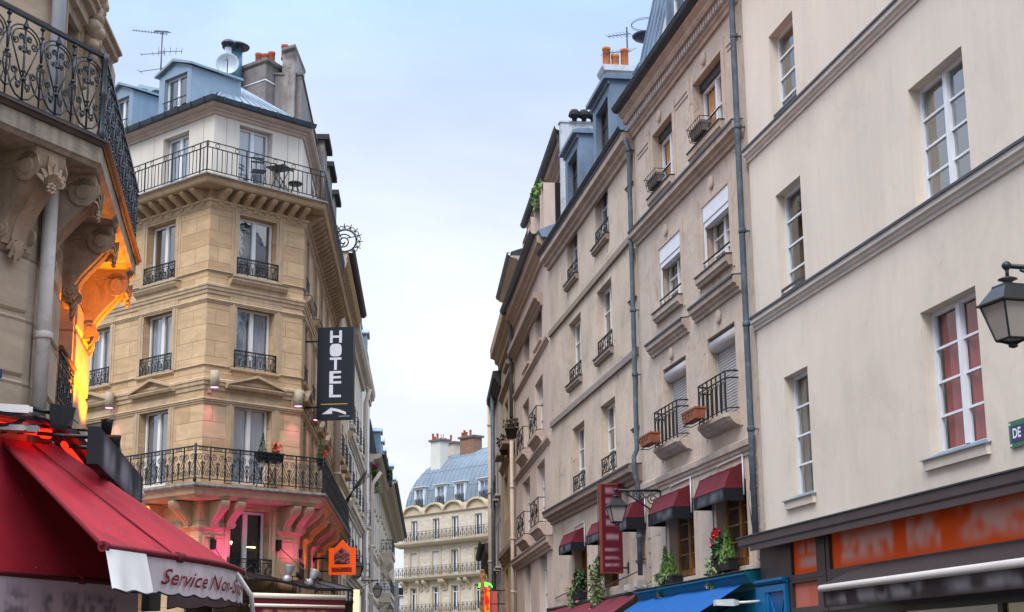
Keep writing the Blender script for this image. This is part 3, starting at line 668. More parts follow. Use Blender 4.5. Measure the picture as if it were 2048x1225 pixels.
# mansard roof above with one big dormer and a white party wall
zm = ZG+.1; HM = 3.2; IN = .75
def mansard(root, F, u0, u1, z, h, inn, mat, y0=-.26, seams=.42, depth=6, name='roof'):
    mb = MB()
    mb.loft([[(u0, y0, z), (u0, y0+inn, z+h), (u0, depth, z+h+.5), (u0, depth, z)], [(u1, y0, z), (u1, y0+inn, z+h), (u1, depth, z+h+.5), (u1, depth, z)]])
    u = u0+.06
    while u < u1:
        mb.bar((u, y0-.012, z+.02), (u, y0+inn-.012, z+h), .026, .05); mb.bar((u, y0+inn, z+h+.01), (u, depth-.1, z+h+.5), .026, .05); u += seams
    mb.tube([(u0, y0+inn-.02, z+h+.02), (u1, y0+inn-.02, z+h+.02)], .05, 8)
    return mb.build(name, mat, root, F.M)
mansard(r2, R2, U2[0], U2[1], zm, HM, IN, M_ZINCD, -.05)
def dormer(root, F, u0, u1, z0, z1, y0, y1, wr, mats, frame=M_WHITE, pane=M_GLASSR, over=.12, pitch=.0, bars=1, leaves=2, gable=0, sillp=0):
    """boxy zinc dormer: cheeks, roof plate, recessed window (wr = window opening)"""
    mb = MB(); a, b, c, d = wr
    for (p, q, r, s) in ((u0, a, z0, z1), (b, u1, z0, z1), (a, b, d, z1), (a, b, z0, c)): mb.box(p, q, y0, y0+.07, r, s)
    mb.box(u0, u0+.05, y0+.07, y1, z0, z1); mb.box(u1-.05, u1, y0+.07, y1, z0, z1)
    for (p, q) in ((a, a+.012), (b-.012, b)): mb.box(p, q, y0+.07, y0+.2, c, d)
    mb.box(a, b, y0+.07, y0+.2, d-.012, d)
    mb.box(u0+.05, u1-.05, y0+.55, y0+.6, z0, z1, 1)
    if gable:
        m = (u0+u1)/2
        mb.loft([[(u0-over, y, z1), (m, y, z1+gable), (u1+over, y, z1), (u1+over, y, z1+.07), (m, y, z1+gable+.09), (u0-over, y, z1+.07)] for y in (y0-over, y1)])
        mb.loft([[(u0, y, z1), (m, y, z1+gable), (u1, y, z1)] for y in (y0+.01, y0+.06)])
    else:
        mb.prism([(y0-over, z1), (y0-over, z1+.09), (y0+.2, z1+.13), (y1, z1+.13+pitch), (y1, z1)], u0-over*.6, u1+over*.6)
        mb.prism([(y0-.05, z1-.10), (y0-.05, z1-.0), (y0, z1-.0), (y0, z1-.10)], u0-.03, u1+.03)
    o = mb.build('dormer', mats, root, F.M)
    # window becomes a sub-part carrying its glass as second material
    w = MB(); y = y0+.14
    for q in ((a, a+.06, c, d), (b-.06, b, c, d), (a+.06, b-.06, c, c+.07), (a+.06, b-.06, d-.06, d)): w.box(q[0], q[1], y, y+.05, q[2], q[3])
    cols = [(a+.06, b-.06)]
    if leaves == 2: m = (a+b)/2; w.box(m-.045, m+.045, y-.012, y+.048, c+.07, d-.06); cols = [(a+.06, m-.045), (m+.045, b-.06)]
    for (p, q) in cols:
        for k in range(bars): zz = c+(d-c)*(k+1)/(bars+1); w.box(p, q, y+.008, y+.04, zz-.015, zz+.015)
        w.face([(p, y+.03, c+.07), (q, y+.03, c+.07), (q, y+.03, d-.06), (p, y+.03, d-.06)], 1)
    w.build('window', [frame, pane], o, F.M)
    return o
dr = R2.rect((1352, 40), (1412, -40), (1352, 100), (1412, 20), n=.1)
zd0 = zm-.05
dormer(r2, R2, R2.u(1342, 60, .12), R2.u(1437, -20, .12), zd0, zm+2.2, -.22, .7, (R2.u(1357, 70), R2.u(1403, 0), zm+.12, zm+1.75), [M_ZINCD, M_DARK])
mb = MB(); uu = R2.u(1318, 110)
mb.loft([[(uu-.0, -.12, zm-.05), (uu, -.12+IN, zm+HM+.2), (uu, 3, zm+HM+.6), (uu, 3, zm)], [(uu+.42, -.12, zm-.05), (uu+.42, -.12+IN, zm+HM+.2), (uu+.42, 3, zm+HM+.6), (uu+.42, 3, zm)]]); mb.build('party_wall', surf('pale_party_wall', (.45, .43, .42), .9, .12, 2, streak=.15, dirt=(.25, .24, .24), dirtamt=.4), r2)
# windows
for k in (k4r, k4l):
    window(r2, R2, k[0]+.02, k[1]-.02, k[2]+.0, k[3]-.16, RV2, M_WHITE, MATS['clear_glass'], 2, 1, curtain=[(.0, .47), (.53, 1)], cm=M_ORANGECURT)
    mb = MB(); mb.box(k[0]+.01, k[1]-.01, RV2-.06, RV2+.08, k[3]-.16, k[3]); mb.build('blind_box', M_IRONB, r2)
    mb = MB(); mb.tube([(k[0]+.02, -.05, k[2]+.28), (k[1]-.02, -.05, k[2]+.28)], .016, 6); mb.build('guard_bar', M_IRONB, r2)
for k in (k3r, k3l):
    window(r2, R2, k[0]+.05, k[1]-.05, k[2], k[3]-.32, RV2, M_WHITEW, M_GLASS, 2, 2, curtain=[(.0, .3)], cm=surf('beige_net', (.3, .29, .26), .9))
    mb = MB(); mb.box(k[0]+.02, k[1]-.02, .02, RV2, k[3]-.30, k[3]); mb.box(k[0]+.02, k[1]-.02, .035, RV2-.04, k[3]-.40, k[3]-.305)
    for a in (k[0]+.02, k[1]-.05): mb.box(a, a+.03, .03, .07, k[2], k[3]-.40)
    mb.build('shutter_box', M_WHITE, r2)
    mb = MB(); mb.tube([(k[0]+.03, .0, k[2]+.24), (k[1]-.03, .0, k[2]+.24)], .018, 6); mb.build('guard_bar', M_IRON, r2)
for k in (k2r, k2l):
    mb = MB(); zz = k[2]; i = 0
    while zz < k[3]-.24:
        h = .052; mb.prism([(RV2+.01, zz), (RV2-.008, zz+.012), (RV2-.008, zz+h-.014), (RV2+.01, zz+h-.003)], k[0]+.04, k[1]-.04); zz += h
    for a in (k[0]+.0, k[1]-.04): mb.box(a, a+.04, RV2-.03, RV2+.03, k[2], k[3]-.2)
    mb.tube([(k[0]+.015, RV2-.05, k[3]-.135), (k[1]-.015, RV2-.05, k[3]-.135)], .13, 14); mb.build('roller_shutter', M_SHUT, r2)
# lead-capped sills and ledges
for k in (k4r, k4l): sill(r2, R2, k[0]-.12, k[1]+.12, k[2], .2, .12, M_R2T, M_LEAD)
for k in (k3r, k3l): sill(r2, R2, k[0]-.14, k[1]+.12, k[2], .2, .13, M_R2T, M_LEAD)
for (l, r) in (((1392, 621.6), (1482.8, 549.6)), ((1305, 692), (1378.8, 638))):
    ua, za = R2.uz(l); ub_, zb_ = R2.uz(r); string(r2, R2, ua, ub_, (za+zb_)/2, .26, .16, M_R2T, M_LEAD, 'window_ledge')
# round rosettes and raised strips
for p in ((1408, 117.6), (1319.4, 233), (1423.8, 365.7), (1332.7, 460.5), (1439, 633.4), (1344, 707.6)):
    u, z = R2.uz(p); mb = MB(); mb.loft([[(u+r*cos(2*pi*i/14), y, z+r*sin(2*pi*i/14)) for i in range(14)] for r, y in ((.13, .01), (.13, -.03), (.10, -.05), (.01, -.055))]); mb.build('rosette', M_R2, r2)
mb = MB()
for (x, y, x2, y2) in ((1453, 95, 1475, 68), (1455, 103, 1477, 77), (1349, 215, 1374, 183), (1351, 222, 1376, 191), (1275, 312, 1297, 285), (1276, 319, 1298, 294)):
    mb = MB(); ua, za = R2.uz((x, y)); ub_, zb_ = R2.uz((x2, y2)); mb.box(min(ua, ub_), max(ua, ub_), -.012, .01, (za+zb_)/2-.012, (za+zb_)/2+.012); mb.build('incised_line', M_R3T, r2)
mb = MB()
for k in (k4r, k4l, k3r, k3l, k2r, k2l, k1r, k1l):
    for s in (0, 1):
        u = k[1]+.16 if s else k[0]-.24
        mb = MB(); mb.box(u, u+.08, -.022, .01, k[2]-.25, k[3]+.18); mb.build('pilaster_strip', M_R2, r2)
for i in range(7):
    for u in (U2[0]+.28, U2[1]-.32):
        mb = MB(); mb.box(u, u+.15, -.03, .01, Zb-.55-i*.29, Zb-.33-i*.29); mb.build('quoin', M_R2T, r2)
# little balconies on the second floor
for k, pl, pr in ((k2r, (1408.9, 797.2), (1483.3, 758)), (k2l, (1318.8, 846.8), (1381.4, 818))):
    u0, u1 = k[0]-.06, k[1]+.16; zf = k[2]-.02; zr = zf+.72; p = .27
    mb = MB()
    mb.loft([[(u0, .02, z), (u0+.02*e, -p*.75*e, z), (u0+.14, -p*e, z), (u1-.14, -p*e, z), (u1-.02*e, -p*.75*e, z), (u1, .02, z)] for z, e in ((zf, 1.), (zf-.07, 1.), (zf-.09, .9), (zf-.14, .75), (zf-.2, .4), (zf-.21, .1))])
    mb.build('balcony_slab', M_R2T, r2)
    mb = MB(); y = -p+.05; a, b = u0+.05, u1-.05; t = .011
    for z in (zr, zr-.12): mb.tube([(a, .02, z), (a, y*.7, z), (a+.08, y, z), (b-.08, y, z), (b, y*.7, z), (b, .02, z)], .016, 6)
    mb.tube([(a, .02, zf+.08), (a, y*.7, zf+.08), (a+.08, y, zf+.08), (b-.08, y, zf+.08), (b, y*.7, zf+.08), (b, .02, zf+.08)], .012, 5)
    n = 6; w = (b-a-.16)/n
    for i in range(n+1):
        u = a+.08+w*i; mb.box(u-t, u+t, y-t, y+t, zf, zr)
    for i in range(n):
        c = a+.08+w*(i+.5)
        mb.tube([(c-w*.28, y, zf+.1), (c-w*.28, y, zr-.26)]+[(c-w*.28*cos(pi*k_/6), y, zr-.26+.1*sin(pi*k_/6)) for k_ in range(1, 6)]+[(c+w*.28, y, zr-.26), (c+w*.28, y, zf+.1)], .009, 4)
    mb.build('balcony_railing', M_IRON, r2)
# first-floor restaurant windows: orange oak casements, dark
for k in (k1r, k1l): window(r2, R2, k[0]+.03, k[1]-.02, k[2]+.05, k[3], .18, M_OAK, M_GLASS, 2, 3, w=.08, mull=.13)
# downpipes on either side of the house
zt = ZC+.4
ua = U2[1]-.03; mbp = []
pipe(r2, R2, [(ua, -.3, ZG), (ua, -.14, ZG-.5), (ua, -.13, 5.5), (ua, -.13, 3.55)], .052, M_PIPE, joints=[(ua, -.13, z) for z in (12.2, 10.55, 8.7, 7.1, 5.35)])
ua = U2[0]+.02
pipe(r2, R2, [(ua, -.2, ZC), (ua, -.13, ZC-.3), (ua, -.13, 6.0), (ua, -.20, 5.85), (ua, -.20, 5.5), (ua, -.13, 5.3), (ua, -.13, 3.4)], .052, M_PIPE, joints=[(ua, -.13, z) for z in (12.6, 10.6, 9.0, 7.6, 4.2)])
# blue shop front below: moulded entablature, teal boarding, glazed lattice door
zsh = R2.z(1300, 1192); zsr = R2.z(1520, 1130)
zt2 = (zsh+zsr)/2
mb = MB(); ul, ur = U2[0]+.3, U2[1]-.02
mb.prism([(.0, zt2+.02), (-.34, zt2-.02), (-.36, zt2-.06), (-.30, zt2-.10), (-.24, zt2-.2), (-.14, zt2-.26), (-.12, zt2-.30), (.0, zt2-.30)], ul, ur)
mb.box(ul, ur, -.10, -.0, 0, zt2-.30)
mb.build('shop_cornice', M_TEAL, r2)
mb = MB(); mb.prism([(.0, zt2+.045), (-.37, zt2+.0), (-.37, zt2-.012), (.0, zt2+.03)], ul, ur); mb.build('lead_cap', M_LEAD, r2)
# lattice door, bright blue, right beside the brown shop
d0 = R1.uz((1531, 1163)); d1 = R1.uz((1590, 1154))
dd = thing('lattice_door', at(R1, d0[0], -.11, 0), 'bright blue door frame with diamond lattice pane beside the brown shop', 'door')
wd = d1[0]-d0[0]; hd = d0[1]
mb = MB(); mb.prism([(0, hd), (-.10, hd-.0), (-.10, hd-.04), (-.05, hd-.08), (0, hd-.1)], -.02, wd); mb.box(0, wd*.32, -.06, 0, 0, hd-.1); mb.box(wd*.95, wd, -.06, 0, 0, hd-.1); mb.box(wd*.32, wd*.95, -.06, 0, hd-.2, hd-.1); mb.box(wd*.32, wd*.4, -.045, 0, 0, hd-.2); mb.build('frame', M_BLUEP, dd)
mb = MB(); mb.box(wd*.4, wd*.95, -.02, -.005, 0, hd-.2); mb.build('panel', surf('deep_blue_panel', (0, .07, .22), .4, .1), dd)
mb = MB(); x0, x1, zt_ = wd*.4, wd*.95, hd-.2; w = x1-x0
for i in range(6):
    z0 = zt_-i*w*.8
    for s in (0, 1):
        mb.bar((x0 if s else x1, -.03, z0), (x1 if s else x0, -.03, z0-w*1.6), .022, .02); mb.bar((x0 if s else x1, -.032, z0-w*.0), ((x0+x1)/2, -.032, z0+w*.8 if z0+w*.8 < zt_ else z0), .02, .018) if z0+w*.8 <= zt_ else None
mb.build('lattice', M_BLUEP, dd)

# ---------------- window awnings (burgundy, black valance with smeared print)
def win_awning(F, u0, u1, zb, p, hv, h, label, seed):
    t = thing('window_awning', at(F, u0, 0, zb), label, 'awning', 'burgundy awnings over the restaurant windows')
    w = u1-u0; mb = MB(); r = .96
    a1 = radians(52); ribs = [(-p, 0), (-p*cos(a1)*1.05, h*sin(a1)*.93), (0, h)]
    # front strips, slightly sagging cloth, and fanned sides
    for i in range(2):
        (ya, za), (yb, zb_) = ribs[i], ribs[i+1]
        rows = []
        for k in range(5):
            t_ = k/4; s = .012*sin(pi*t_)
            rows.append([(w*j/8, ya+(yb-ya)*t_+s, za+(zb_-za)*t_-s*.6-.006*sin(j*2.2+seed)) for j in range(9)])
        mb.loft(rows, closed=False)
    for x in (0, w):
        for i in range(2): mb.face([(x, 0, 0), (x, ribs[i][0], ribs[i][1]), (x, ribs[i+1][0], ribs[i+1][1])])
    mb.build('canopy', M_BURG, t)
    mb = MB()
    mb.loft([[(w*j/10, -p-.004+.004*sin(j*1.9+seed), -hv) for j in range(11)], [(w*j/10, -p-.004, .0) for j in range(11)]], closed=False)
    for x in (0, w): mb.loft([[(x, -p, -hv), (x, -.01, -hv)], [(x, -p, 0), (x, -.01, 0)]], closed=False)
    mb.face([(0, -p, -.02), (w, -p, -.02), (w, 0, -.02), (0, 0, -.02)])
    mb.build('valance', blurtext('valance_print_%d' % seed, (.010, .011, .014), (.15, .15, .165), [(-hv*.5, hv*.8, w*.08, w*.98)], 1.7, seed*1.7, .75), t)
    mb = MB()
    for (y, z) in ribs[:2]: mb.tube([(0, 0, 0.0), (0, y, z), (w, y, z), (w, 0, 0.)], .009, 4)
    mb.build('ribs', M_BURG, t)
    mb = MB(); mb.tube([(w+.05, -.03, -.12), (w+.05, -.03, h+.12), (w*.25, -.03, h+.10), (w*.25, -.03, h+.02)], .014, 6); mb.build('conduit', M_WHITE, t)
def aw_from(F, fl, fr, wr, tr, vb, label, seed):
    """front-left, front-right, wall-right, wall-top-right, valance-bottom pixels give width, projection, rise"""
    uw, zb = F.uz(wr); p = .3
    for _ in range(30):
        p += (F.uz(fr, p)[0]-uw)*-.0
        break
    # projection: find the offset at which the front-right corner falls on u = uw
    lo, hi = 0., 1.6
    for _ in range(40):
        m = (lo+hi)/2
        if (F.uz(fr, m)[0]-uw) > 0: hi = m
        else: lo = m
    p = (lo+hi)/2; p = min(max(p, .35), .75)
    zf = F.z(fr[0], fr[1], p); ul = F.u(fl[0], fl[1], p); h = F.z(tr[0], tr[1])-zf; hv = zf-F.z(vb[0], vb[1], p)
    win_awning(F, ul, uw, zf, p, hv, h, label, seed)
aw_from(R2, (1386.8, 995.5), (1448, 975.2), (1488.7, 973.8), (1486.8, 925), (1387, 1022), 'burgundy window awning at the right, nearest the grey pipe and cream house', 1)
aw_from(R2, (1296, 1027.9), (1345.9, 1012.4), (1384, 1012.4), (1381.7, 968.7), (1296, 1054), 'burgundy window awning left of the rightmost one, just right of the lantern bracket', 2)
aw_from(R3, (1238, 1052), (1253, 1034.6), (1292, 1034.6), (1281, 999), (1237, 1065), 'burgundy window awning behind the wall lantern', 3)
aw_from(R3, (1172.4, 1070.3), (1203, 1061), (1233, 1061), (1231, 1029), (1172.4, 1091), 'burgundy window awning half hidden by the vertical red sign', 4)
aw_from(R3, (1117.9, 1090.9), (1142.7, 1083.7), (1170.8, 1083.7), (1169.8, 1053), (1117, 1111.5), 'burgundy window awning farthest left, above the potted shrub', 5)
# ---------------- big slanting shop awnings
def shop_awning(F, u0, u1, z1, p, drop, mat, label, fold=3, group=None):
    t = thing('shop_awning', at(F, u0, 0, z1), label, 'awning', group); w = u1-u0
    mb = MB(); rows = []
    for k in range(9):
        t_ = k/8; rows.append([(w*j/24, -.12-p*t_, -drop*t_-.03*sin(pi*t_)*(1+.4*sin(j*1.1))-.012*sin(j*.9+t_*3)) for j in range(25)])
    mb.loft(rows, closed=False, sm=True); mb.build('canopy', mat, t)
    mb = MB(); mb.tube([(0, -.12-p, -drop), (w, -.12-p, -drop)], .03, 8); mb.build('front_bar', M_WHITEW, t)
    for x in (w*.08, w*.93): mb = MB(); mb.tube([(x, -.1, -.3), (x+.0, -p*.55, -drop*.5-.22), (x, -p-.1, -drop-.01)], .025, 6); mb.lathe([(.05, -.04), (.05, .04)], (x, -p*.55, -drop*.5-.22), 8); mb.build('folding_arm', M_IRON, t)
    mb = MB(); mb.tube([(-.04, -.1, .02), (w+.05, -.1, .02)], .05, 8); mb.box(w-.05, w+.12, -.2, -.02, -.08, .06); mb.box(-.12, .05, -.2, -.02, -.08, .06); mb.build('roller', surf('awning_roller', (.02, .02, .02), .5), t)
    return t
za = R2.z(1505, 1157, .12); zl = R2.z(1292, 1193, .12)
shop_awning(R2, R2.u(1292, 1191, .12), R2.u(1500, 1157, .12), (za+zl)/2, 1.75, 1.0, M_BLUEC, 'bright blue sloping shop awning below the tan house')
z3 = (R3.z(1278, 1187, .12)+R3.z(1107, 1219, .12))/2
shop_awning(R3, R3.u(1100, 1219, .12), R3.u(1278, 1186, .12), z3, 1.3, .85, surf('wine_red_canvas', (.14, .015, .028), .85, .12, 2, bump=.08, bs=70), 'wine red sloping shop awning left of the blue one')
# white flood lamp on its arm under the blue awning
u, z = R2.uz((1527, 1205), .1)
fl = thing('flood_lamp', at(R2, u, -.1, z), 'pale flood lamp on a horizontal arm under the blue awning', 'lamp')
mb = MB(); mb.box(-.04, .04, 0, .02, -.12, .14); mb.tube([(0, 0, 0.02), (0, -.3, 0), (-.02, -.5, -.01)], .022, 8); mb.build('arm', M_WHITEW, fl)
mb = MB(); mb.loft([[(x, y, z) for x, z in pr] for y, pr in ((-.42, [(-.05, -.04), (.05, -.04), (.05, .03), (-.05, .03)]), (-.52, [(-.1, -.06), (.1, -.06), (.08, .05), (-.08, .05)]), (-.8, [(-.09, -.05), (.09, -.05), (.06, .04), (-.06, .04)]))]); mb.build('lamp_head', surf('lamp_head_grey', (.5, .53, .56), .4, .1, 4), fl)

# ---------------- R3: sand coloured house, three floors of deep windows, zinc mansard
r3 = thing('sand_house', R3.M, 'worn sand coloured rendered house with deep window openings and two zinc dormers', 'house')
U3 = (R3.u(1104, 900), 0.)
ZT = (R3.z(1086.5, 479.6, .33)+R3.z(1258, 232.7, .33))/2-.1
Z1, Z2, Z3 = [(R3.z(*a, n)+R3.z(*b, n))/2 for a, b, n in (((1098.8, 665.3), (1266.9, 453), .06), ((1102.9, 844.9), (1276.3, 685.7), .06), ((1102.3, 1019.9), (1286, 909.7), .28))]
b4 = R3.rect((1189.8, 383.4), (1214.2, 349), (1190.5, 497), (1218, 470)); a4 = R3.rect((1134.9, 465.3), (1153.9, 437.9), (1134, 573), (1156, 549))
b3 = R3.rect((1193.6, 585.8), (1221, 554.3), (1196.5, 717), (1227, 692.6)); a3 = R3.rect((1137.4, 651.2), (1159.7, 624.8), (1140, 773), (1165, 753.7))
b2 = R3.rect((1201, 815.6), (1229, 791.4), (1204, 956), (1234, 938)); a2 = R3.rect((1144.5, 859), (1167.8, 840.5), (1147.5, 988), (1172, 973))
b4, a4 = lev(b4, a4); b3, a3 = lev(b3, a3); b2, a2 = lev(b2, a2)
c4 = (R3.u(1254.7, 330), R3.u(1254.7, 330)+.55, R3.z(1254.7, 380), R3.z(1254.7, 283)); c3 = (R3.u(1261, 556), R3.u(1261, 556)+.55, R3.z(1260.6, 606), R3.z(1261.3, 506)); c2 = (R3.u(1267, 808), R3.u(1267, 808)+.5, R3.z(1266.2, 861), R3.z(1267.7, 755))
c1 = (R3.u(1277, 1092), R3.u(1291, 1090), R3.z(1278, 1122), R3.z(1278, 1040))
a1 = R3.rect((1149.2, 1095), (1173.5, 1080), (1151, 1192), (1175.5, 1185)); b1_ = R3.rect((1207, 1075), (1236, 1060), (1209, 1178), (1238, 1170)); a1, b1_ = lev(a1, b1_)
wins3 = (b4, a4, b3, a3, b2, a2); RV3 = .17
wall('wall', [M_R3, M_DARK], r3, R3, U3[0], -.06, 0, ZT, [k+(RV3,) for k in wins3+(a1, b1_)]+[k+(.22,) for k in (c4, c3, c2, c1)])
for k in (c4, c3, c2, c1):
    mb = MB(); mb.box(k[0], k[1], .16, .2, k[2], k[3]); mb.build('blind_panel', M_R3, r3); sill(r3, R3, k[0]-.05, k[1], k[2], .07, .05, M_R3T, M_LEAD)
for k in wins3: window(r3, R3, k[0]+.0, k[1]-.0, k[2]+.02, k[3]-.02, RV3, M_WHITE if k in (a4, b4) else M_WHITEW, M_GLASS, 2, 2, w=.05, curtain=[(0, .3)] if k in (a4, a3) else None, cm=surf('beige_net', (.3, .29, .26), .9))
for k in (a1, b1_): window(r3, R3, k[0]+.03, k[1]-.02, k[2]+.05, k[3], RV3, M_OAK, M_GLASS, 2, 3, w=.08, mull=.12)
for k in wins3:
    if k not in (a2, b2): sill(r3, R3, k[0]-.07, k[1]+.07, k[2], .16, .11, M_R3T, M_LEAD)
    mb = MB(); guard_cross(mb, k[0]+.01, k[1]-.01, k[2]+.03, k[2]+.42, -.0, .013); mb.build('window_guard', M_IRON, r3)
def plain_band(root, F, u0, u1, z, h, p, mat):
    mb = MB(); mb.prism([(.02, z-h), (-p, z-h), (-p, z-.03), (-p*.85, z), (.02, z+.01)], u0, u1); return mb.build('string_course', mat, root, F.M)
plain_band(r3, R3, U3[0]+.05, -.1, Z1, .17, .07, M_R3T); plain_band(r3, R3, U3[0]+.08, -.1, Z2, .17, .07, surf('grey_brown_band', (.26, .215, .195), .9, .15, 2))
string(r3, R3, U3[0]+.03, -.1, Z3, .34, .30, M_R3T, surf('dark_cap', (.05, .042, .04), .7))
string(r3, R3, U3[0]+.0, -.02, ZT-.02, .42, .28, surf('cornice_brown', (.43, .34, .28), .9, .15, 2, streak=.15), M_LEAD, 'cornice')
gutter(r3, R3, U3[0]-.1, -.0, ZT+.09, .085, -.26, M_GUT, .5)
zm3 = ZT+.12
mansard(r3, R3, U3[0]+.02, -.02, zm3, 2.6, .85, M_ZINCD, .05)
for (tl, tr, bl, br) in (((1189.6, 209.8), (1223.7, 149.6), (1192.2, 287), (1226.4, 245.7)), ((1134, 309), (1160.5, 258), (1136, 382), (1164, 343))):
    u0, u1, z0, z1 = R3.rect(tl, tr, bl, br, n=.06)
    z0 = zm3-.02; m = (u0+u1)/2
    dormer(r3, R3, u0, u1, z0, z1-.12, -.12, 1.3, (u0+.32, u1-.26, z0+.22, z1-.42), [M_ZINCD, M_DARK], surf('brown_frame', (.06, .035, .025), .6), M_GLASS, .16, -.1, 2)
# party wall / white chimney breast at the far gable
zq = R3.z(1122, 192); uP = U3[0]
mb = MB(); mb.box(uP-.1, uP+.14, .38, 3.6, ZT-.5, zq); mb.prism([(.34, zq), (.34, zq+.05), (3.65, zq+.05), (3.65, zq)], uP-.14, uP+.18)
M_WPARTY = surf('white_party_wall', (.50, .52, .55), .9, .1, 2, streak=.12, dirt=(.18, .17, .17), dirtamt=.8, ds=1.7)
o = mb.build('party_wall', M_WPARTY, r3)
for k, y in enumerate((.78, 1.06, 1.33)):
    mb = MB(); mb.lathe([(.07, 0), (.08, .07), (.17, .12), (.19, .16), (.16, .19), (.17, .23), (.14, .28), (.1, .33), (.03, .35)], (uP+.22, y, zq+.04), 10, rot=k); mb.build('chimney_cowl', surf('sooty_cowl', (.014, .014, .018), .7, .3, 9), o, R3.M)
# chimney stack with three orange pots nearer by
cl = R3.rect((1203, 150), (1252, 140), (1203, 200), (1252, 190), n=-1.5)
uC, zCt = R3.uz((1228, 140), -1.2)
mb = MB(); mb.box(uC-.3, uC+.3, .92, 2.2, zm3, zCt-.16); mb.prism([(.86, zCt-.16), (.8, zCt-.04), (.8, zCt), (2.35, zCt), (2.35, zCt-.16)], uC-.38, uC+.38)
ch = mb.build('chimney', M_WPARTY, r3)
for y, h in ((1.0, .62), (1.24, .42), (1.5, .60)):
    mb = MB(); mb.lathe([(.105, 0), (.11, .1), (.105, h-.08), (.118, h-.07), (.118, h), (.09, h)], (uC, y, zCt), 12); mb.build('chimney_pot', surf('orange_pot', (.43, .14, .05), .75, .2, 8), ch, R3.M)
# ---------------- vertical restaurant sign, wall lantern
uS, zS = R3.uz((1222, 968), .0)
pn = .62
u_, zt_ = R3.uz((1198, 968), pn); zb_ = R3.z(1203, 1147, pn); hh = zt_-zb_
sg = thing('restaurant_sign', R3.M @ T(u_, -pn, zb_) @ Matrix.Rotation(radians(0), 4, 'Z'), 'tall burgundy vertical sign with smeared pale letters behind the lantern', 'sign')
# board stands out from the wall, faces down the street: local x = outwards along -y, so build it in the y-z plane
bw_ = .48
mb = MB(); mb.box(-.09, .09, 0, bw_, 0, hh); mb.build('casing', surf('rust_red_casing', (.23, .045, .020), .5, .15, 4), sg)
MS = sg.matrix_world @ Matrix.Rotation(pi/2, 4, 'Z')
MS = R3.M @ T(u_+.094, -pn, zb_) @ Matrix.Rotation(pi/2, 4, 'Z')
mb = MB(); mb.box(.03, bw_-.02, -.004, .0, .03, hh-.03)
mb.build('face', blurtext('burgundy_sign_lettering', (.085, .007, .016), (.36, .2, .24), [(hh*f, hh*.075, .10, bw_-.08) for f in (.92, .8, .68, .56, .4)]+[(hh*f, hh*.04, .06, bw_-.05) for f in (.26, .17, .09)], 3.0, 2.2, .75), sg, MS)
mb = MB()
for z in (hh-.1, .12): mb.tube([(0, bw_, z), (0, pn-.0, z)], .022, 6); mb.box(-.03, .03, pn-.03, pn, z-.12, z+.12)
mb.tube([(-.1, -.02, -.08), (-.1, -.02, hh+.05)], .012, 5)
mb.build('brackets', M_IRONB, sg)
n = .92; u, z = R2.uz((1232, 981), n)
street_lantern(R2.M @ T(u, -n, z), .70, 'black wall lantern on scrolled bracket in front of the burgundy vertical sign', n, gm=M_LGLASS2)

def wall_cable(F, pts, r, lab):
    mb = MB(); mb.tube([F.W(u, y, z) for u, y, z in pts], r, 5); o = mb.build('cable', surf('old_cable', (.07, .055, .045), .7), None, Matrix.Identity(4)); tag(o, lab, 'cable')
wall_cable(R2, [(-.55, -.015, 5.0), (-.5, -.015, 4.6), (-.62, -.02, 4.2), (-.45, -.03, 3.75)], .009, 'loose cable running down the tan wall beside the grey pipe near the shop roof')
wall_cable(R3, [(U3[0]+.3, -.03, zt2+.3), (U3[0]+3, -.12, zt2+.36), (U3[0]+6, -.1, zt2+.22), (-.4, -.1, zt2+.42)], .014, 'black cable sagging along the ledge above the wine red awning')
wall_cable(R3, [(-2.2, -.02, Z3-.45), (-2.2, -.015, Z3-1.1), (-2.22, -.015, Z3-1.9)], .008, 'thin white wire dropping down the sand wall beside the red sign')
# ---------------- R4: pale pink house with setback top floor
M_R4 = surf('pale_pink_render', (.58, .455, .385), .92, .09, .9, bump=.3, bs=8, streak=.05, dirt=(.44, .34, .28), dirtamt=.5, ds=.7, crack=.6)
M_R4T = surf('pink_trim', (.46, .345, .285), .9, .12, 2, streak=.1)
M_CREAMPIPE = surf('cream_pipe', (.56, .45, .37), .6, .1, 4, dirt=(.35, .3, .27), dirtamt=.3, ds=4)
r4 = thing('pink_house', R4.M, 'pale pink rendered house with two columns of windows, black guards and a setback attic floor', 'house')
U4 = R4.u(1031, 900)
ln = lambda F, a, b, n=0: (F.z(*a, n)+F.z(*b, n))/2
ZE4 = ln(R4, (1033, 542), (1085, 405), .48); ZS4 = ln(R4, (1039.4, 617.7), (1084, 495.8)); ZP4 = ln(R4, (1032, 668), (1081.8, 549), .26)
ZA4 = ln(R4, (1034.7, 778.2), (1095.6, 679.6)); ZB4 = ln(R4, (1034, 947.9), (1100.1, 878.4)); ZC4 = ln(R4, (1032.8, 1111.1), (1106.2, 1068.3), .18)
g4 = []
R4.rect
def r4w(tl, tr, bl, br): return R4.rect(tl, tr, bl, br)
l4 = lev(r4w((1070, 621), (1082, 600), (1070, 703), (1085.4, 678.5)), r4w((1047.5, 669), (1058.5, 646), (1046, 742), (1059, 722)))
l3 = lev(r4w((1072, 770), (1085, 751), (1069, 886.5), (1087, 867.6)), r4w((1047.5, 805.8), (1058.5, 790), (1043.5, 917.9), (1058, 901.7)))
l2 = lev(r4w((1075, 934), (1089.3, 921.5), (1073.5, 1064.3), (1091, 1049.6)), r4w((1047, 961), (1060, 949.3), (1044.5, 1080.8), (1060.5, 1072.6)))
l1 = lev(r4w((1078, 1106.5), (1093.8, 1099), None, None), r4w((1048.7, 1122), (1061.6, 1116), None, None))
l1 = tuple((a[0], a[1], 2.2, a[3]) for a in l1)
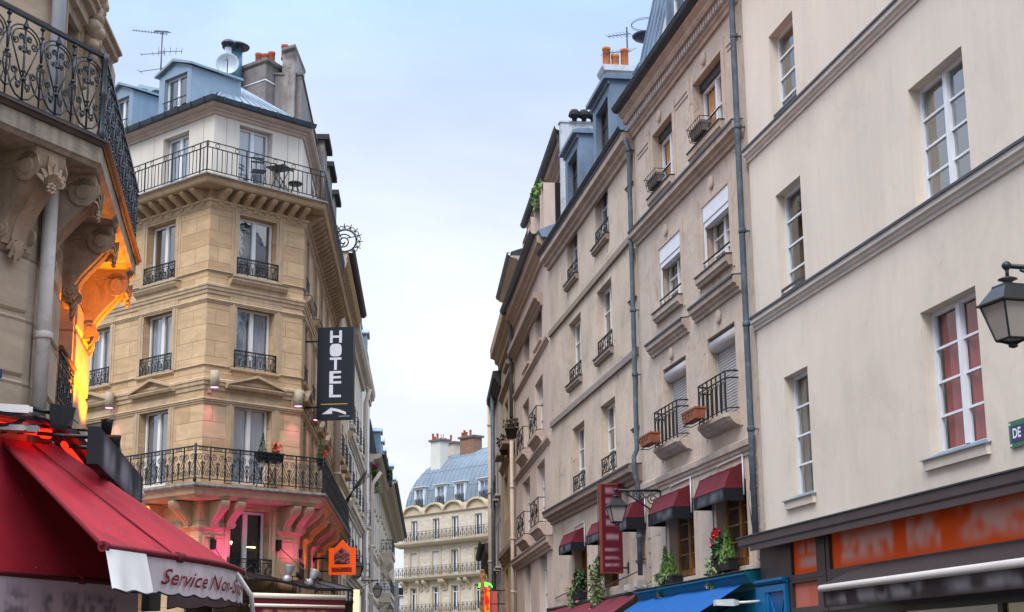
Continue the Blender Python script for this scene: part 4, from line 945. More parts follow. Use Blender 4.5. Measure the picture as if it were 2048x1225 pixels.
l5 = [(l4[0][0]+.1, l4[0][1]-.1, ZS4+.1, ZS4+1.9), (l4[1][0]+.1, l4[1][1]-.1, ZS4+.1, ZS4+1.9)]
l5b = []
for w in l5: l5b.append((w[1]+.35, w[1]+.95, ZS4+.2, ZS4+2.0))
RV4 = .17
allw = list(l4)+list(l3)+list(l2)+list(l1)+l5
wall('wall', [M_R4, M_DARK], r4, R4, U4, -.02, 0, ZE4-.1, [k+(RV4,) for k in allw]+[k+(.25,) for k in l5b if k[1] < -.1], D=5)
for k in allw: window(r4, R4, k[0]+.02, k[1]-.02, k[2]+.02, k[3]-.02, RV4, M_WHITEW, M_GLASS, 2, 2 if k not in l5 else 1, transom=.5 if k in l1 else 0)
string(r4, R4, U4+.05, -.3, ZS4, .16, .10, M_R4T); string(r4, R4, U4+.2, -1.8, ZP4, .38, .28, surf('pediment_brown', (.40, .30, .245), .9, .1), None, 'window_cornice')
string(r4, R4, U4+.05, -.3, ZA4, .20, .10, M_R4T); string(r4, R4, U4+.05, -.3, ZB4, .20, .10, M_R4T); string(r4, R4, U4+.05, -.1, ZC4, .36, .2, M_R4T, surf('brown_cap', (.22, .165, .135), .9))
for k in list(l3)+list(l2):
    mb = MB(); y = -.20
    guard_cross(mb, k[0]-.04, k[1]+.04, k[2]+.02, k[2]+.78, y, .012)
    for u in (k[0]-.04, k[1]+.04):
        for z in (k[2]+.06, k[2]+.76): mb.box(u-.01, u+.01, y, .02, z-.012, z+.012)
    mb.build('balcony_railing', M_IRON, r4)
    mb = MB(); mb.prism([(.02, k[2]-.32), (-.06, k[2]-.32), (-.16, k[2]-.16), (-.25, k[2]-.12), (-.25, k[2]), (.02, k[2]+.01)], k[0]-.14, k[1]+.14); mb.build('balcony_slab', M_R4T, r4)
for k in l4: sill(r4, R4, k[0]-.06, k[1]+.06, k[2], .1, .07, M_R4T)
# lower eave
string(r4, R4, U4, -.25, ZE4-.08, .5, .32, surf('eave_orange_brown', (.45, .345, .27), .9, .1), None, 'cornice')
gutter(r4, R4, U4-.05, -.3, ZE4+.06, .11, -.40, M_GUT, .5)
mb = MB(); mb.loft([[(u, -.3, ZE4), (u, 2.2, ZE4+1.0), (u, 2.2, ZE4-.3), (u, -.2, ZE4-.2)] for u in (U4, -.0)]); mb.build('roof', M_ZINC, r4)
# setback attic floor with its own eave and downpipe
YB = 1.0
ZE5 = ln(R4, (1042, 437), (1110, 270), -YB+.55)-.06
u0s, u1s = R4.u(1042, 437, -YB+.55), R4.u(1110, 270, -YB+.55)
wt = R4.rect((1088, 362), (1098, 335), (1090, 385), (1101, 375), n=-YB)
wt = (R4.u(1088, 362, -YB), R4.u(1099, 340, -YB), ZE4+.5, ZE5-.95)
M_PALEW = surf('pale_attic_wall', (.55, .50, .46), .9, .1, 1.5, streak=.1, dirt=(.35, .31, .29), dirtamt=.4)
mb = MB(); mb.box(u0s, wt[0], YB, YB+4, ZE4-.3, ZE5); mb.box(wt[1], u1s, YB, YB+4, ZE4-.3, ZE5); mb.box(wt[0], wt[1], YB, YB+4, wt[3], ZE5); mb.box(wt[0], wt[1], YB, YB+4, ZE4-.3, wt[2]); mb.box(wt[0], wt[1], YB+.5, YB+.6, wt[2], wt[3], 1)
mb.build('attic_wall', [M_PALEW, M_DARK], r4)
window(r4, R4, *wt, YB+.16, M_WHITE, M_GLASS, 2, 1)
string(r4, Fac((R4.o-R4.n*YB), -5.3), u0s, u1s-.1, ZE5-.05, .45, .35, M_R4T, None, 'cornice')
gutter(r4, Fac((R4.o-R4.n*YB), -5.3), u0s-.1, u1s+.1, ZE5+.06, .13, -.44, M_GUT, .4)
mb = MB(); mb.loft([[(u, YB-.3, ZE5), (u, YB+2.5, ZE5+.7), (u, YB+2.5, ZE5-.2), (u, YB-.2, ZE5-.1)] for u in (u0s-.05, u1s+.1)]); mb.build('roof', M_ZINC, r4)
up = u1s-.25; pipe(r4, R4, [(up, YB-.42, ZE5), (up, YB-.40, ZE5-.25), (up+.0, YB-.12, ZE5-.75), (up, YB-.1, ZE4+.35)], .06, M_PIPE)
# long downpipe shared by the two house fronts
pu = U4+.05
pipe(r4, R4, [(pu, -.3, ZE4), (pu, -.14, ZE4-.5), (pu, -.14, R4.z(1030, 876))], .065, M_PIPE, joints=[(pu, -.14, z) for z in (12, 10)])
pipe(r4, R4, [(pu, -.14, R4.z(1030, 876)), (pu, -.14, 1)], .07, M_CREAMPIPE, joints=[(pu, -.14, R4.z(1030, y)) for y in (880, 977, 1080, 1186)])
mb = MB(); foliage(mb, (0, 0, 0), (.9, .3, .45), 260, .18); sh = mb.build('roof_shrub', leafmat('shrub_leaves', (.06, .14, .025), (.16, .24, .05)), None, at(R4, R4.u(1078, 388, -.1), .15, R4.z(1078, 392, -.1))); tag(sh, 'small green shrub growing in the roof gutter of the pink house', 'shrub')

# ---------------- R5: ochre house
M_R5 = surf('ochre_render', (.43, .325, .22), .92, .12, 1, bump=.3, bs=8, streak=.1, dirt=(.28, .215, .155), dirtamt=.5, ds=.6)
M_R5T = surf('ochre_trim', (.30, .215, .145), .9, .12, 2)
r5 = thing('ochre_house', R5.M, 'ochre rendered house with deep moulded cornice beyond the cream downpipe', 'house')
U5 = R5.u(1003.5, 900)
ZK5 = ln(R5, (993.5, 650), (1022, 545), .42); ZA5 = ln(R5, (1004.4, 790.9), (1030.9, 718.8)); ZB5 = ln(R5, (1003.1, 939.4), (1027.9, 889.1)); ZC5 = ln(R5, (1002.5, 1112.4), (1028.2, 1083.6))
r5w = lambda a, b, c: R5.rect(a, b, c, None)
m4 = lev(r5w((1023.5, 634), (1029.8, 615), (1022.4, 706)), r5w((1012.9, 670), (1018.6, 653), (1011.8, 744)))
m3 = lev(r5w((1021.4, 778), (1027.7, 763), (1019.3, 897)), r5w((1011.4, 806.8), (1016, 794), (1008.5, 925)))
m2 = lev(r5w((1019.3, 936.7), (1026, 926), (1018, 1030)), r5w((1008.9, 958), (1014.8, 947.5), (1008, 1048)))
m1 = tuple((k[0], k[1], ZC5-2.9, ZC5-.7) for k in m2)
m4, m3, m2, m1 = [tuple((k[0], k[1], k[2], k[3]) for k in m) for m in (m4, m3, m2, m1)]
aw5 = list(m4)+list(m3)+list(m2)+list(m1)
ZT5 = ZK5-.4
wall('wall', [M_R5, M_DARK], r5, R5, U5, -.02, 0, ZT5+.3, [k+(.2,) for k in aw5], D=5)
for k in aw5: window(r5, R5, k[0]+.02, k[1]-.02, k[2]+.02, k[3]-.02, .2, M_WHITEW, M_GLASS, 2, 2)
for k in m4: sill(r5, R5, k[0]-.1, k[1]+.1, k[2], .2, .14, M_R5T)
string(r5, R5, U5+.05, -.15, ZA5, .3, .14, M_R5T); string(r5, R5, U5+.05, -.15, ZB5, .3, .14, M_R5T); string(r5, R5, U5+.05, -.15, ZC5, .5, .2, M_R5T)
string(r5, R5, U5-.1, -.0, ZT5+.35, .9, .45, surf('deep_cornice', (.45, .35, .25), .9, .1), None, 'cornice')
# overhanging dormer storey with tiled eave
zR = ln(R5, (1008, 538), (1030, 455), .22)
mb = MB(); mb.box(U5+1.2, -.2, .5, 4, ZT5+.3, zR+.0); mb.build('attic_wall', surf('attic_brown', (.40, .32, .25), .9), r5)
for k, (a, b) in enumerate(((-3.4, -2.6), (-6.2, -5.4))): mb = MB(); mb.box(a, b, .42, .52, ZT5+.6, zR-.35); mb.build('attic_shutter', surf('pale_blue_shutter', (.42, .5, .6), .6), r5)
mb = MB(); mb.loft([[(u, -.05, zR), (u, -.1, zR+.14), (u, 2.5, zR+1.0), (u, 2.5, zR-.2)] for u in (U5+.8, .1)]); mb.build('roof', M_LEAD, r5)
mb = MB(); mb.prism([(-.12, zR-.06), (-.12, zR-.01), (.5, zR-.02), (.5, zR-.35), (.3, zR-.35), (.1, zR-.12)], U5+.75, .12); mb.build('soffit', surf('eave_soffit_tan', (.45, .38, .31), .9, .1), r5)
gutter(r5, R5, U5+.8, .1, zR+.1, .12, -.12, M_GUT, .45)
mb = MB(); mb.box(-1.3, -.5, 1.0, 2.6, zR, zR+1.5); mb.prism([(.9, zR+1.5), (.85, zR+1.62), (2.75, zR+1.62), (2.75, zR+1.5)], -1.4, -.4); mb.build('chimney', surf('peeling_chimney', (.5, .42, .36), .9, .15, 3, dirt=(.3, .16, .1), dirtamt=.7, ds=2), r5)
for p in ((1024, 866), (1011, 899)):
    u, z = R5.uz(p, .2)
    mb = MB(); mb.lathe([(.16, 0), (.22, .3), (.24, .3), (.24, .36), (.2, .36)], n=10); foliage(mb, (0, 0, .5), (.3, .3, .28), 60, .16); mb.m = [0]*len(mb.m)
    o = mb.build('flower_pot', surf('dark_withered_pot', (.05, .035, .025), .9, .3, 8), None, at(R5, u, -.22, z-.2)); tag(o, 'dark pot of withered plants on a window ledge of the ochre house, %s' % ('right column' if p[0] > 1020 else 'left column'), 'flower pot', 'pots on the ochre house')
for k in m3:
    mb = MB(); mb.box(k[0]-.05, k[1]+.05, -.42, .02, k[2]-.12, k[2]-.02); mb.build('sill', M_R5T, r5)
# ---------------- R6, R7: narrow grey fronts further on
p6 = R5.meet((1003.5, 900)); R6 = Fac(p6, -3.1)
M_R6 = surf('grey_white_render', (.46, .41, .37), .92, .12, .8, streak=.2, dirt=(.3, .26, .23), dirtamt=.5)
r6 = thing('grey_house', R6.M, 'narrow grey white house front seen edge on, with a cream drainpipe and small guards', 'house')
U6 = R6.u(989, 900); Z6 = ln(R6, (997, 660), (1003, 660))
Z6 = R6.z(995, 700, .33)
h6 = []
W6 = abs(U6)
for i, f in enumerate((.82, .55, .28)):
    for z in range(5):
        zz = 2.6+z*2.9
        if zz+1.9 < Z6-.4: h6.append((-W6*f-.55, -W6*f+.55, zz, zz+1.9))
wall('wall', [M_R6, M_DARK], r6, R6, U6, -.02, 0, Z6, [k+(.2,) for k in h6], D=5)
for k in h6:
    window(r6, R6, *k, .2, M_WHITE, M_GLASS, 2, 1)
    mb = MB(); mb.box(k[0]-.1, k[1]+.1, -.22, .02, k[2]-.1, k[2]-.01); mb.build('sill', M_R6, r6)
    if int(k[2]) % 2 == 0: mb = MB(); guard_simple(mb, k[0], k[1], k[2], k[2]+.7, -.2, .02); mb.build('window_guard', M_IRON, r6)
string(r6, R6, U6, 0, Z6, .6, .35, surf('slate_eave', (.06, .055, .055), .8), None, 'eave')
mb = MB(); mb.loft([[(u, -.1, Z6), (u, 2.4, Z6+1.2), (u, 2.4, Z6)] for u in (U6, 0)]); mb.build('roof', M_LEAD, r6)
pipe(r6, R6, [(U6+.1, -.2, Z6-.2), (U6+.1, -.2, 1)], .11, M_CREAMPIPE, joints=[(U6+.1, -.2, z) for z in (6, 9, 12)])
pipe(r6, R6, [(U6*.55, -.2, Z6-.2), (U6*.55, -.2, 1)], .09, M_PIPE)
p7 = R6.meet((989, 900)); R7 = Fac(p7, -2.2)
r7 = thing('far_corner_house', R7.M, 'distant narrow brown house end with a dark overhanging gutter beside the domed roof', 'house')
U7 = R7.u(978, 1000); Z7 = R7.z(981, 940, .8)
h7 = []
for f in (.75, .3):
    for z in range(4):
        zz = 3+z*3.1
        if zz+2 < Z7-.8: h7.append((U7*f-.6, U7*f+.6, zz, zz+2))
wall('wall', [surf('brown_grey_render', (.33, .265, .225), .92, .12, .8, streak=.2), M_DARK], r7, R7, U7, -.02, 0, Z7, [k+(.2,) for k in h7], D=4)
for k in h7: window(r7, R7, *k, .2, M_WHITEW, M_GLASS, 2, 1)
string(r7, R7, U7-.3, 0, Z7, .9, .45, surf('dark_brown_eave', (.10, .075, .06), .9), None, 'eave')
gutter(r7, R7, U7-.3, 0, Z7+.1, .15, -.55, surf('dark_gutter', (.03, .026, .026), .7), 1.5)
mb = MB(); mb.loft([[(u, -.1, Z7), (u, 2.5, Z7+1.), (u, 2.5, Z7)] for u in (U7, 0)]); mb.build('roof', M_LEAD, r7)
# pots, flower boxes and plants on the window ledges of the restaurant houses
M_LF1 = leafmat('thuja_leaves', (.05, .12, .015), (.13, .22, .03)); M_LF2 = leafmat('ivy_leaves', (.07, .12, .03), (.26, .30, .14)); M_LF3 = leafmat('dark_leaves', (.015, .045, .012), (.05, .10, .025)); M_RED = leafmat('red_petals', (.5, .01, .01), (.75, .03, .02))
M_BPOT = surf('black_plastic_trough', (.016, .017, .02), .5, .2, 6)
def trough(F, u, z, w, label, parts, mat=M_BPOT, name='planter', n=.12, cat='planter', group='planted troughs on the window sills', h=.2):
    t = thing(name, at(F, u, -n, z), label, cat, group); mb = MB()
    mb.loft([[(-w/2+e, -.1+e, zz), (w/2-e, -.1+e, zz), (w/2-e, .1-e, zz), (-w/2+e, .1-e, zz)] for zz, e in ((0, .025), (h-.03, .0), (h-.03, -.012), (h, -.012))])
    mb.build('trough', mat, t)
    for (nm, m, args) in parts:
        mb = MB()
        for (c, rad, nn, s, sh) in args: foliage(mb, c, rad, nn, s, sh)
        mb.build(nm, m, t)
    return t
def pz(F, p, n): return F.uz(p, n)
u, z = pz(R2, (1350, 1160), .1)
trough(R2, u-.25, z-.12, .95, 'trough with two pointed conifers and trailing pale ivy above the blue awning', [('conifer', M_LF1, [((-.32, 0, .15), (.17, .15, .62), 420, .1, 'cone')]), ('conifer', M_LF1, [((.12, 0, .15), (.16, .14, .52), 380, .1, 'cone')]), ('ivy', M_LF2, [((-.2, -.12, .25), (.28, .1, .5), 300, .09, 'trail')])])
u, z = pz(R2, (1455, 1130), .1)
trough(R2, u-.1, z-.1, 1.0, 'black trough with red geraniums, a conifer and hanging ivy beside the cream house', [('conifer', M_LF1, [((.2, 0, .15), (.2, .16, .58), 420, .1, 'cone')]), ('leaves', M_LF3, [((-.15, -.02, .35), (.25, .14, .25), 300, .11, 'ball')]), ('ivy', M_LF2, [((-.3, -.12, .25), (.22, .1, .75), 260, .09, 'trail')]), ('flower', M_RED, [((-.2, -.08, .66), (.1, .08, .09), 60, .08, 'ball')]), ('flower', M_RED, [((-.42, -.05, .52), (.08, .06, .08), 40, .07, 'ball')])])
u, z = pz(R3, (1160, 1192), .1)
trough(R3, u-.1, z-.08, 1.1, 'dark trough with a small conifer and leafy shrub under the leftmost burgundy awning', [('conifer', M_LF1, [((-.3, 0, .15), (.16, .14, .6), 320, .1, 'cone')]), ('leaves', M_LF3, [((.2, 0, .4), (.3, .16, .34), 360, .12, 'ball')]), ('ivy', M_LF2, [((-.45, -.1, .3), (.2, .1, .5), 150, .09, 'trail')]), ('flower', M_RED, [((-.05, -.1, .4), (.12, .06, .1), 30, .06, 'ball')])])
u, z = pz(R3, (1208, 1160), .1)
trough(R3, u, z+.1, .8, 'trough with a long trailing ivy hanging below the vertical red sign', [('ivy', M_LF2, [((-.0, -.15, .3), (.32, .14, 1.1), 460, .11, 'trail')]), ('leaves', M_LF3, [((0, 0, .3), (.38, .15, .22), 220, .12, 'ball')])])
# terracotta boxes hooked on the two little balconies
for k, lab in ((k2r, 'empty terracotta flower box hooked on the right hand little balcony'), (k2l, 'empty terracotta flower box hooked on the left hand little balcony')):
    t = thing('flower_box', at(R2, (k[0]+k[1])/2-.28, -.46, k[2]+.0), lab, 'flower box', 'terracotta boxes on the balconies')
    mb = MB(); mb.loft([[(-.42+e, -.1+e*.5, z), (.42-e, -.1+e*.5, z), (.42-e, .1-e*.5, z), (-.42+e, .1-e*.5, z)] for z, e in ((0, .03), (.17, 0), (.17, -.015), (.2, -.015))]); mb.build('box', M_TERRA, t)
    mb = MB()
    for x in (-.28, .1): mb.tube([(x, .1, .22), (x, -.13, .14), (x, -.13, .06), (x+.22, -.13, .06), (x+.22, -.13, .14), (x+.22, .1, .22)], .009, 4)
    mb.tube([(-.48, -.06, -.03), (-.48, .1, -.03), (.44, .1, -.03), (.44, -.06, -.03), (-.48, -.06, -.03)], .009, 4); mb.build('wire_holder', M_IRON, t)
for k, lab in ((k4r, 'wire flower basket under the right hand orange curtained window'), (k4l, 'wire flower basket under the left hand orange curtained window')):
    t = thing('wire_basket', at(R2, (k[0]+k[1])/2-.1, -.14, k[2]+.04), lab, 'flower basket', 'wire baskets on the top window sills')
    mb = MB(); w = .42
    for z, e in ((0, .05), (.13, .02), (.26, 0)): mb.tube([(-w+e, -.12+e, z), (w-e, -.12+e, z), (w-e, .12-e, z), (-w+e, .12-e, z), (-w+e, -.12+e, z)], .008, 4)
    for i in range(8):
        x = -w+.02+(2*w-.04)*i/7; mb.tube([(x, .12, .26), (x*.95, .07, 0), (x*.95, -.07, 0), (x, -.12, .26)], .006, 4)
    mb.build('wire', M_IRON, t)
    mb = MB(); mb.loft([[(-w+.03+e, -.09+e, z), (w-.03-e, -.09+e, z), (w-.03-e, .09-e, z), (-w+.03+e, .09-e, z)] for z, e in ((.01, .05), (.2, 0))]); mb.build('liner', surf('fibre_liner', (.20, .17, .15), .95, .3, 9), t)
# roof furniture on the right: television aerial and dark dish
def aerial(M, h, label, arms, group='television aerials on the roofs'):
    t = thing('tv_aerial', M, label, 'aerial', group)
    mb = MB(); mb.tube([(0, 0, 0), (0, 0, h)], .022, 6); mb.build('mast', M_IRONB, t)
    for (z, L, az, el, n, e) in arms:
        mb = MB(); d = Vector((cos(az)*cos(el), sin(az)*cos(el), sin(el))); s = Vector((-sin(az), cos(az), 0)); p = Vector((0, 0, z))
        mb.tube([p-d*L*.15, p+d*L*.85], .012, 5)
        for i in range(n):
            q = p+d*(-.12*L+L*.95*i/(n-1)); l = e*(1-.35*i/n); mb.tube([q-s*l+Vector((0, 0, .06*l)), q+s*l-Vector((0, 0, .06*l))], .007, 4)
        mb.build('antenna', M_IRONB, t)
    return t
u, z = R3.uz((1255, 112), -1.6)
v = R3.W(u, 1.6, z); 
ztop = atY((1255, 55), v.y).z
aerial(T(v.x, v.y, v.z-.6), ztop-v.z+.6, 'small television aerial above the orange chimney pots on the sand house', [(ztop-v.z+.4, .7, 2.6, .1, 7, .25), (ztop-v.z-.1, .9, 3.6, -.25, 6, .3)])
v = atY((1297, 75), 36.5)
t = thing('satellite_dish', T(*v) @ Matrix.Rotation(radians(-35), 4, 'Z'), 'dark satellite dish under a wire hoop on the mansard roof', 'satellite dish', None)
mb = MB(); mb.lathe([(.02, -.12), (.2, -.1), (.38, -.02), (.42, .03), (.40, .03), (.36, 0), (.0, -.08)], n=20); mb.tube([(.1, .1, -.1), (.5, .5, -.7)], .03, 6); mb.build('dish', surf('dark_dish', (.03, .035, .06), .4, .1), t)
mb = MB()
for z in (.32, .36): mb.tube([(.42*cos(a*pi/12), .42*sin(a*pi/12), z) for a in range(25)], .008, 4)
mb.build('wire_hoop', M_IRON, t)
# small meter boxes and a lens lamp above the shop cornices
for (F, p, lab) in ((R3, (1262, 1175), 'small pale meter box on the ledge above the red awning, nearest the pipe'), (R3, (1281, 1168), 'smaller pale junction box on the ledge right beside the grey downpipe')):
    u, z = F.uz(p, .12); mb = MB(); mb.box(-.2, .2, -.1, .08, 0, .16); mb.box(-.16, .16, -.115, -.1, .03, .13); mb.tube([(.2, 0, .05), (.5, 0, .02), (.9, .05, .06)], .012, 4)
    o = mb.build('meter_box', M_R6, None, at(F, u, -.12, z-.1)); tag(o, lab, 'meter box')
# ================================================================ LEFT: corner hotel
M_ST = stone('warm_ashlar', (.59, .405, .235), (.455, .295, .16), (.36, .22, .11), 1.25, .47, bump=.4, msize=.012, dirt=(.37, .29, .21), dirtamt=.45)
M_STT = surf('stone_trim', (.50, .355, .22), .85, .13, 2, bump=.2, bs=30, streak=.14, dirt=(.30, .24, .18), dirtamt=.45, ds=1.5)
M_STG = surf('weathered_stone_edge', (.20, .18, .155), .9, .3, 7, bump=.3, bs=30, dirt=(.06, .06, .055), dirtamt=.7, ds=3)
M_CREAM = surf('cream_attic_render', (.66, .60, .52), .9, .05, .8, streak=.05)
M_CORN = surf('pinkish_cornice', (.46, .37, .32), .9, .1, 2, streak=.1)
HB = at_az((605, 640), 46, 44.9)
pAB = HB.meet((413, 640)); HA = Fac(pAB, -48.5); HC = Fac((HB.o.x, HB.o.y), -3.1)
h = thing('corner_hotel', Matrix.Translation((HB.o.x, HB.o.y, 0)), 'honey coloured stone corner hotel with wrought iron balconies and zinc roof', 'hotel')
LB = HB.u(413, 640)                      # left end of the corner face (negative); A runs from its own 0 to the left
LA, LC = -8.6, 14.8
Q = {}
ZF = 6.60                                 # balcony floor
ZR2 = 15.55                               # top balcony floor
D2 = (6.75, 9.03); D3 = (10.14, 11.96); D4 = (12.93, 14.74)
BU = (-2.40, -1.05); AU = (-3.06, -1.64); AU2 = (-6.2, -4.8)
cU = [(.72, 1.75), (4.1, 5.1), (7.1, 8.1), (10.3, 11.3)]
D1 = (4.15, 6.02)
RH = .28
def hol(cols, l1=True):
    r = []
    for c in cols:
        for d in ((D2, D3, D4) if not l1 else (D1, D2, D3, D4)): r.append(c+d+(RH,))
    return r
ZS = ZR2-.02
wall('wall', [M_ST, M_DARK], h, HB, LB, 0, 0, ZS, hol([BU]), sides=False)
wall('wall', [M_ST, M_DARK], h, HA, LA, 0, 0, ZS, hol([AU, AU2], False)+[(AU[0], AU[1], 3.2, 5.6, .25)], sides=False)
wall('wall', [M_ST, M_DARK], h, HC, 0, LC, 0, ZS, hol(cU, True), sides=False)
# core behind the three faces
def wp(F, u, y, z): return tuple(F.W(u, y, z))
mb = MB()
P0, P1, P2, P3 = HA.W(LA, .9, 0), HA.W(0, .9, 0)*.5+HB.W(LB, .9, 0)*.5, HB.W(0, .9, 0)*.5+HC.W(0, .9, 0)*.5, HC.W(LC, .9, 0)
P4 = HC.W(LC, 9, 0); P5 = HA.W(LA, 9, 0)
foot = [P0, P1, P2, P3, P4, P5]
mb.loft([[(p.x, p.y, z) for p in foot] for z in (.0, ZS+.3)]); mb.build('core', M_DARK, h, Matrix.Identity(4))
TA = math.tan(radians((44.9+48.5)/2-0)) # helper for mitres
def mit(F1, F2):                          # x-shift per unit projection at the joint between two faces
    a = F1.n.angle(F2.n) if hasattr(F1.n, 'angle') else 0
    return math.tan(a/2)
mAB, mBC = mit(HA, HB), mit(HB, HC)
FACES = ((HA, LA, 0, (0, mAB)), (HB, LB, 0, (-mAB, mBC)), (HC, 0, LC, (-mBC, 0)))
def band(name, prof, mats, mi=None, skipC=False):
    for F, a, b, e in FACES:
        if skipC and F is HC: continue
        mb = MB(); mb.prism(prof, a, b, 0, e); mb.build(name, mats, h, F.M)
def sprof(z, hh, p): return [(.02, z-hh), (-p*.3, z-hh), (-p*.35, z-hh*.7), (-p*.7, z-hh*.6), (-p*.75, z-hh*.35), (-p, z-hh*.28), (-p, z-.03), (-p*.8, z), (.02, z+.01)]
for z, hh, p in ((12.50, .30, .09), (12.92, .07, .05), (9.72, .34, .10), (10.12, .07, .05), (8.92+.22, .16, .08), (12.05, .12, .06), (14.86, .10, .05)): band('string_course', sprof(z, hh, p), M_STT)
# corbelled top balcony: dentil-like modillions, slab, weathered edge
band('cornice', [(.02, ZR2-.72), (-.05, ZR2-.72), (-.08, ZR2-.62), (-.14, ZR2-.60), (-.14, ZR2-.54), (.02, ZR2-.5)], M_STT)
band('balcony_slab', [(.02, ZR2-.24), (-.58, ZR2-.24), (-.62, ZR2-.20), (-.66, ZR2-.10), (-.72, ZR2-.08), (.02, ZR2-.08)], M_STT)
band('slab_edge', [(.6, ZR2-.075), (-.72, ZR2-.075), (-.74, ZR2-.04), (-.72, ZR2), (.6, ZR2+.02)], M_STG)
def modillion_row(F, a, b, step):
    n = int((b-a)/step)
    for i in range(n):
        u = a+(i+.5)*(b-a)/n; mb = MB(); corbel(mb, u, .17, -.02, .52, ZR2-.25, .42, n=7); mb.build('modillion', M_STT, h, F.M)
modillion_row(HA, -4.6, -.0, .46); modillion_row(HB, LB+.1, -.05, .40); modillion_row(HC, .2, LC-.3, .52)
# ---- first balcony with consoles
NB = .80
band('balcony_slab', [(.02, ZF-.40), (-.60, ZF-.40), (-.64, ZF-.34), (-.70, ZF-.30), (-.74, ZF-.16), (-NB, ZF-.14), (.02, ZF-.14)], M_STT)
band('slab_edge', [(.6, ZF-.135), (-NB, ZF-.135), (-NB-.03, ZF-.07), (-NB, ZF), (.6, ZF+.02)], M_STG)
M_RAIL = M_IRON
NR = NB-.07
rz0, rz1 = ZF+.06, ZF+1.02
def rail(name, F, a, b, z0, z1, y, fn, **k):
    mb = MB(); fn(mb, a, b, z0, z1, y, **k); return mb.build(name, M_RAIL, h, F.M)
rail('balcony_railing', HA, -5.4, NR*mAB, rz0, rz1, -NR, guard_scroll, bay=.5, t=.021)
rail('balcony_railing', HB, LB-NR*mAB, NR*mBC, rz0, rz1, -NR, guard_scroll, bay=.5, t=.021)
rail('balcony_railing', HC, -NR*mBC, LC-.4, rz0, rz1, -NR, guard_scroll, bay=.5, dense=0, t=.021)
mb = MB(); mb.lathe([(.045, ZF), (.05, ZF+.1), (.03, ZF+.16), (.03, ZF+.7), (.045, ZF+.74), (.03, ZF+.8), (.04, ZF+1.05), (.01, ZF+1.1)], (LB-NR*mAB, -NR, 0), 8); mb.build('railing_post', M_IRON, h, HB.M)
mb = MB(); mb.lathe([(.045, ZF), (.05, ZF+.1), (.03, ZF+.16), (.03, ZF+.7), (.045, ZF+.74), (.03, ZF+.8), (.04, ZF+1.05), (.01, ZF+1.1)], (NR*mBC, -NR, 0), 8); mb.build('railing_post', M_IRON, h, HB.M)
def console(F, u): mb = MB(); corbel(mb, u, .26, -.02, .66, ZF-.42, .72, n=12); mb.build('console', M_STT, h, F.M)
for u in (-3.02, -2.48, -.52, -.06): console(HB, u+.0)
for u in (-5.6, -3.6, -1.85, -.45): console(HA, u)
for u in (.5, 2.3, 3.6, 5.6, 6.6, 8.6, 9.8, 11.8, 12.9): console(HC, u)
# pilasters + panels at entresol level
def panel_frame(F, a, b, z0, z1):
    mb = MB()
    for (p, q, r, s) in ((a, b, z1-.05, z1), (a, b, z0, z0+.05), (a, a+.05, z0+.05, z1-.05), (b-.05, b, z0+.05, z1-.05)): mb.box(p, q, -.03, .01, r, s)
    mb.build('panel_moulding', M_STT, h, F.M)
panel_frame(HB, LB+.12, BU[0]-.22, 3.5, 5.25); panel_frame(HB, BU[1]+.3, -.12, 3.5, 5.25)
for F, a, b, e in ((HA, LA, AU[0]-.1, (0, 0)), (HA, AU[1]+.1, 0, (0, mAB)), (HB, LB, BU[0]-.23, (-mAB, 0)), (HB, BU[1]+.23, 0, (0, mBC)), (HC, 0, cU[0][0]-.1, (-mBC, 0)), (HC, cU[0][1]+.1, cU[1][0]-.1, (0, 0)), (HC, cU[1][1]+.1, cU[2][0]-.1, (0, 0))):
    mb = MB(); mb.prism(sprof(5.50, .12, .09), a, b, 0, e); mb.build('string_course', M_STT, h, F.M)
# ---- top balcony railing (plain bars with rings)
def ring_rail(mb, a, b, z0, z1, y, sp=.17):
    t = .011
    for z in (z1, z1-.17): mb.box(a, b, y-t*1.5, y+t*1.5, z-.024, z)
    mb.box(a, b, y-t, y+t, z0, z0+.025)
    n = int(round((b-a)/sp))
    for i in range(n+1):
        u = a+(b-a)*i/n; k = 1.5 if i % 8 == 0 else .8
        mb.box(u-t*k, u+t*k, y-t*k, y+t*k, z0-.04 if k > 1 else z0, z1 if k > 1 else z1-.19)
        if i % 4 == 2: mb.tube([(u+.07*cos(q*pi/7), y, z1-.1+.062*sin(q*pi/7)) for q in range(15)], .010, 5)
NT = .62
rail('top_railing', HA, -6.5, NT*mAB, ZR2+.10, ZR2+.98, -NT, ring_rail)
rail('top_railing', HB, LB-NT*mAB, NT*mBC, ZR2+.10, ZR2+.98, -NT, ring_rail)
rail('top_railing', HC, -NT*mBC, 11.0, ZR2+.10, ZR2+.98, -NT, ring_rail)
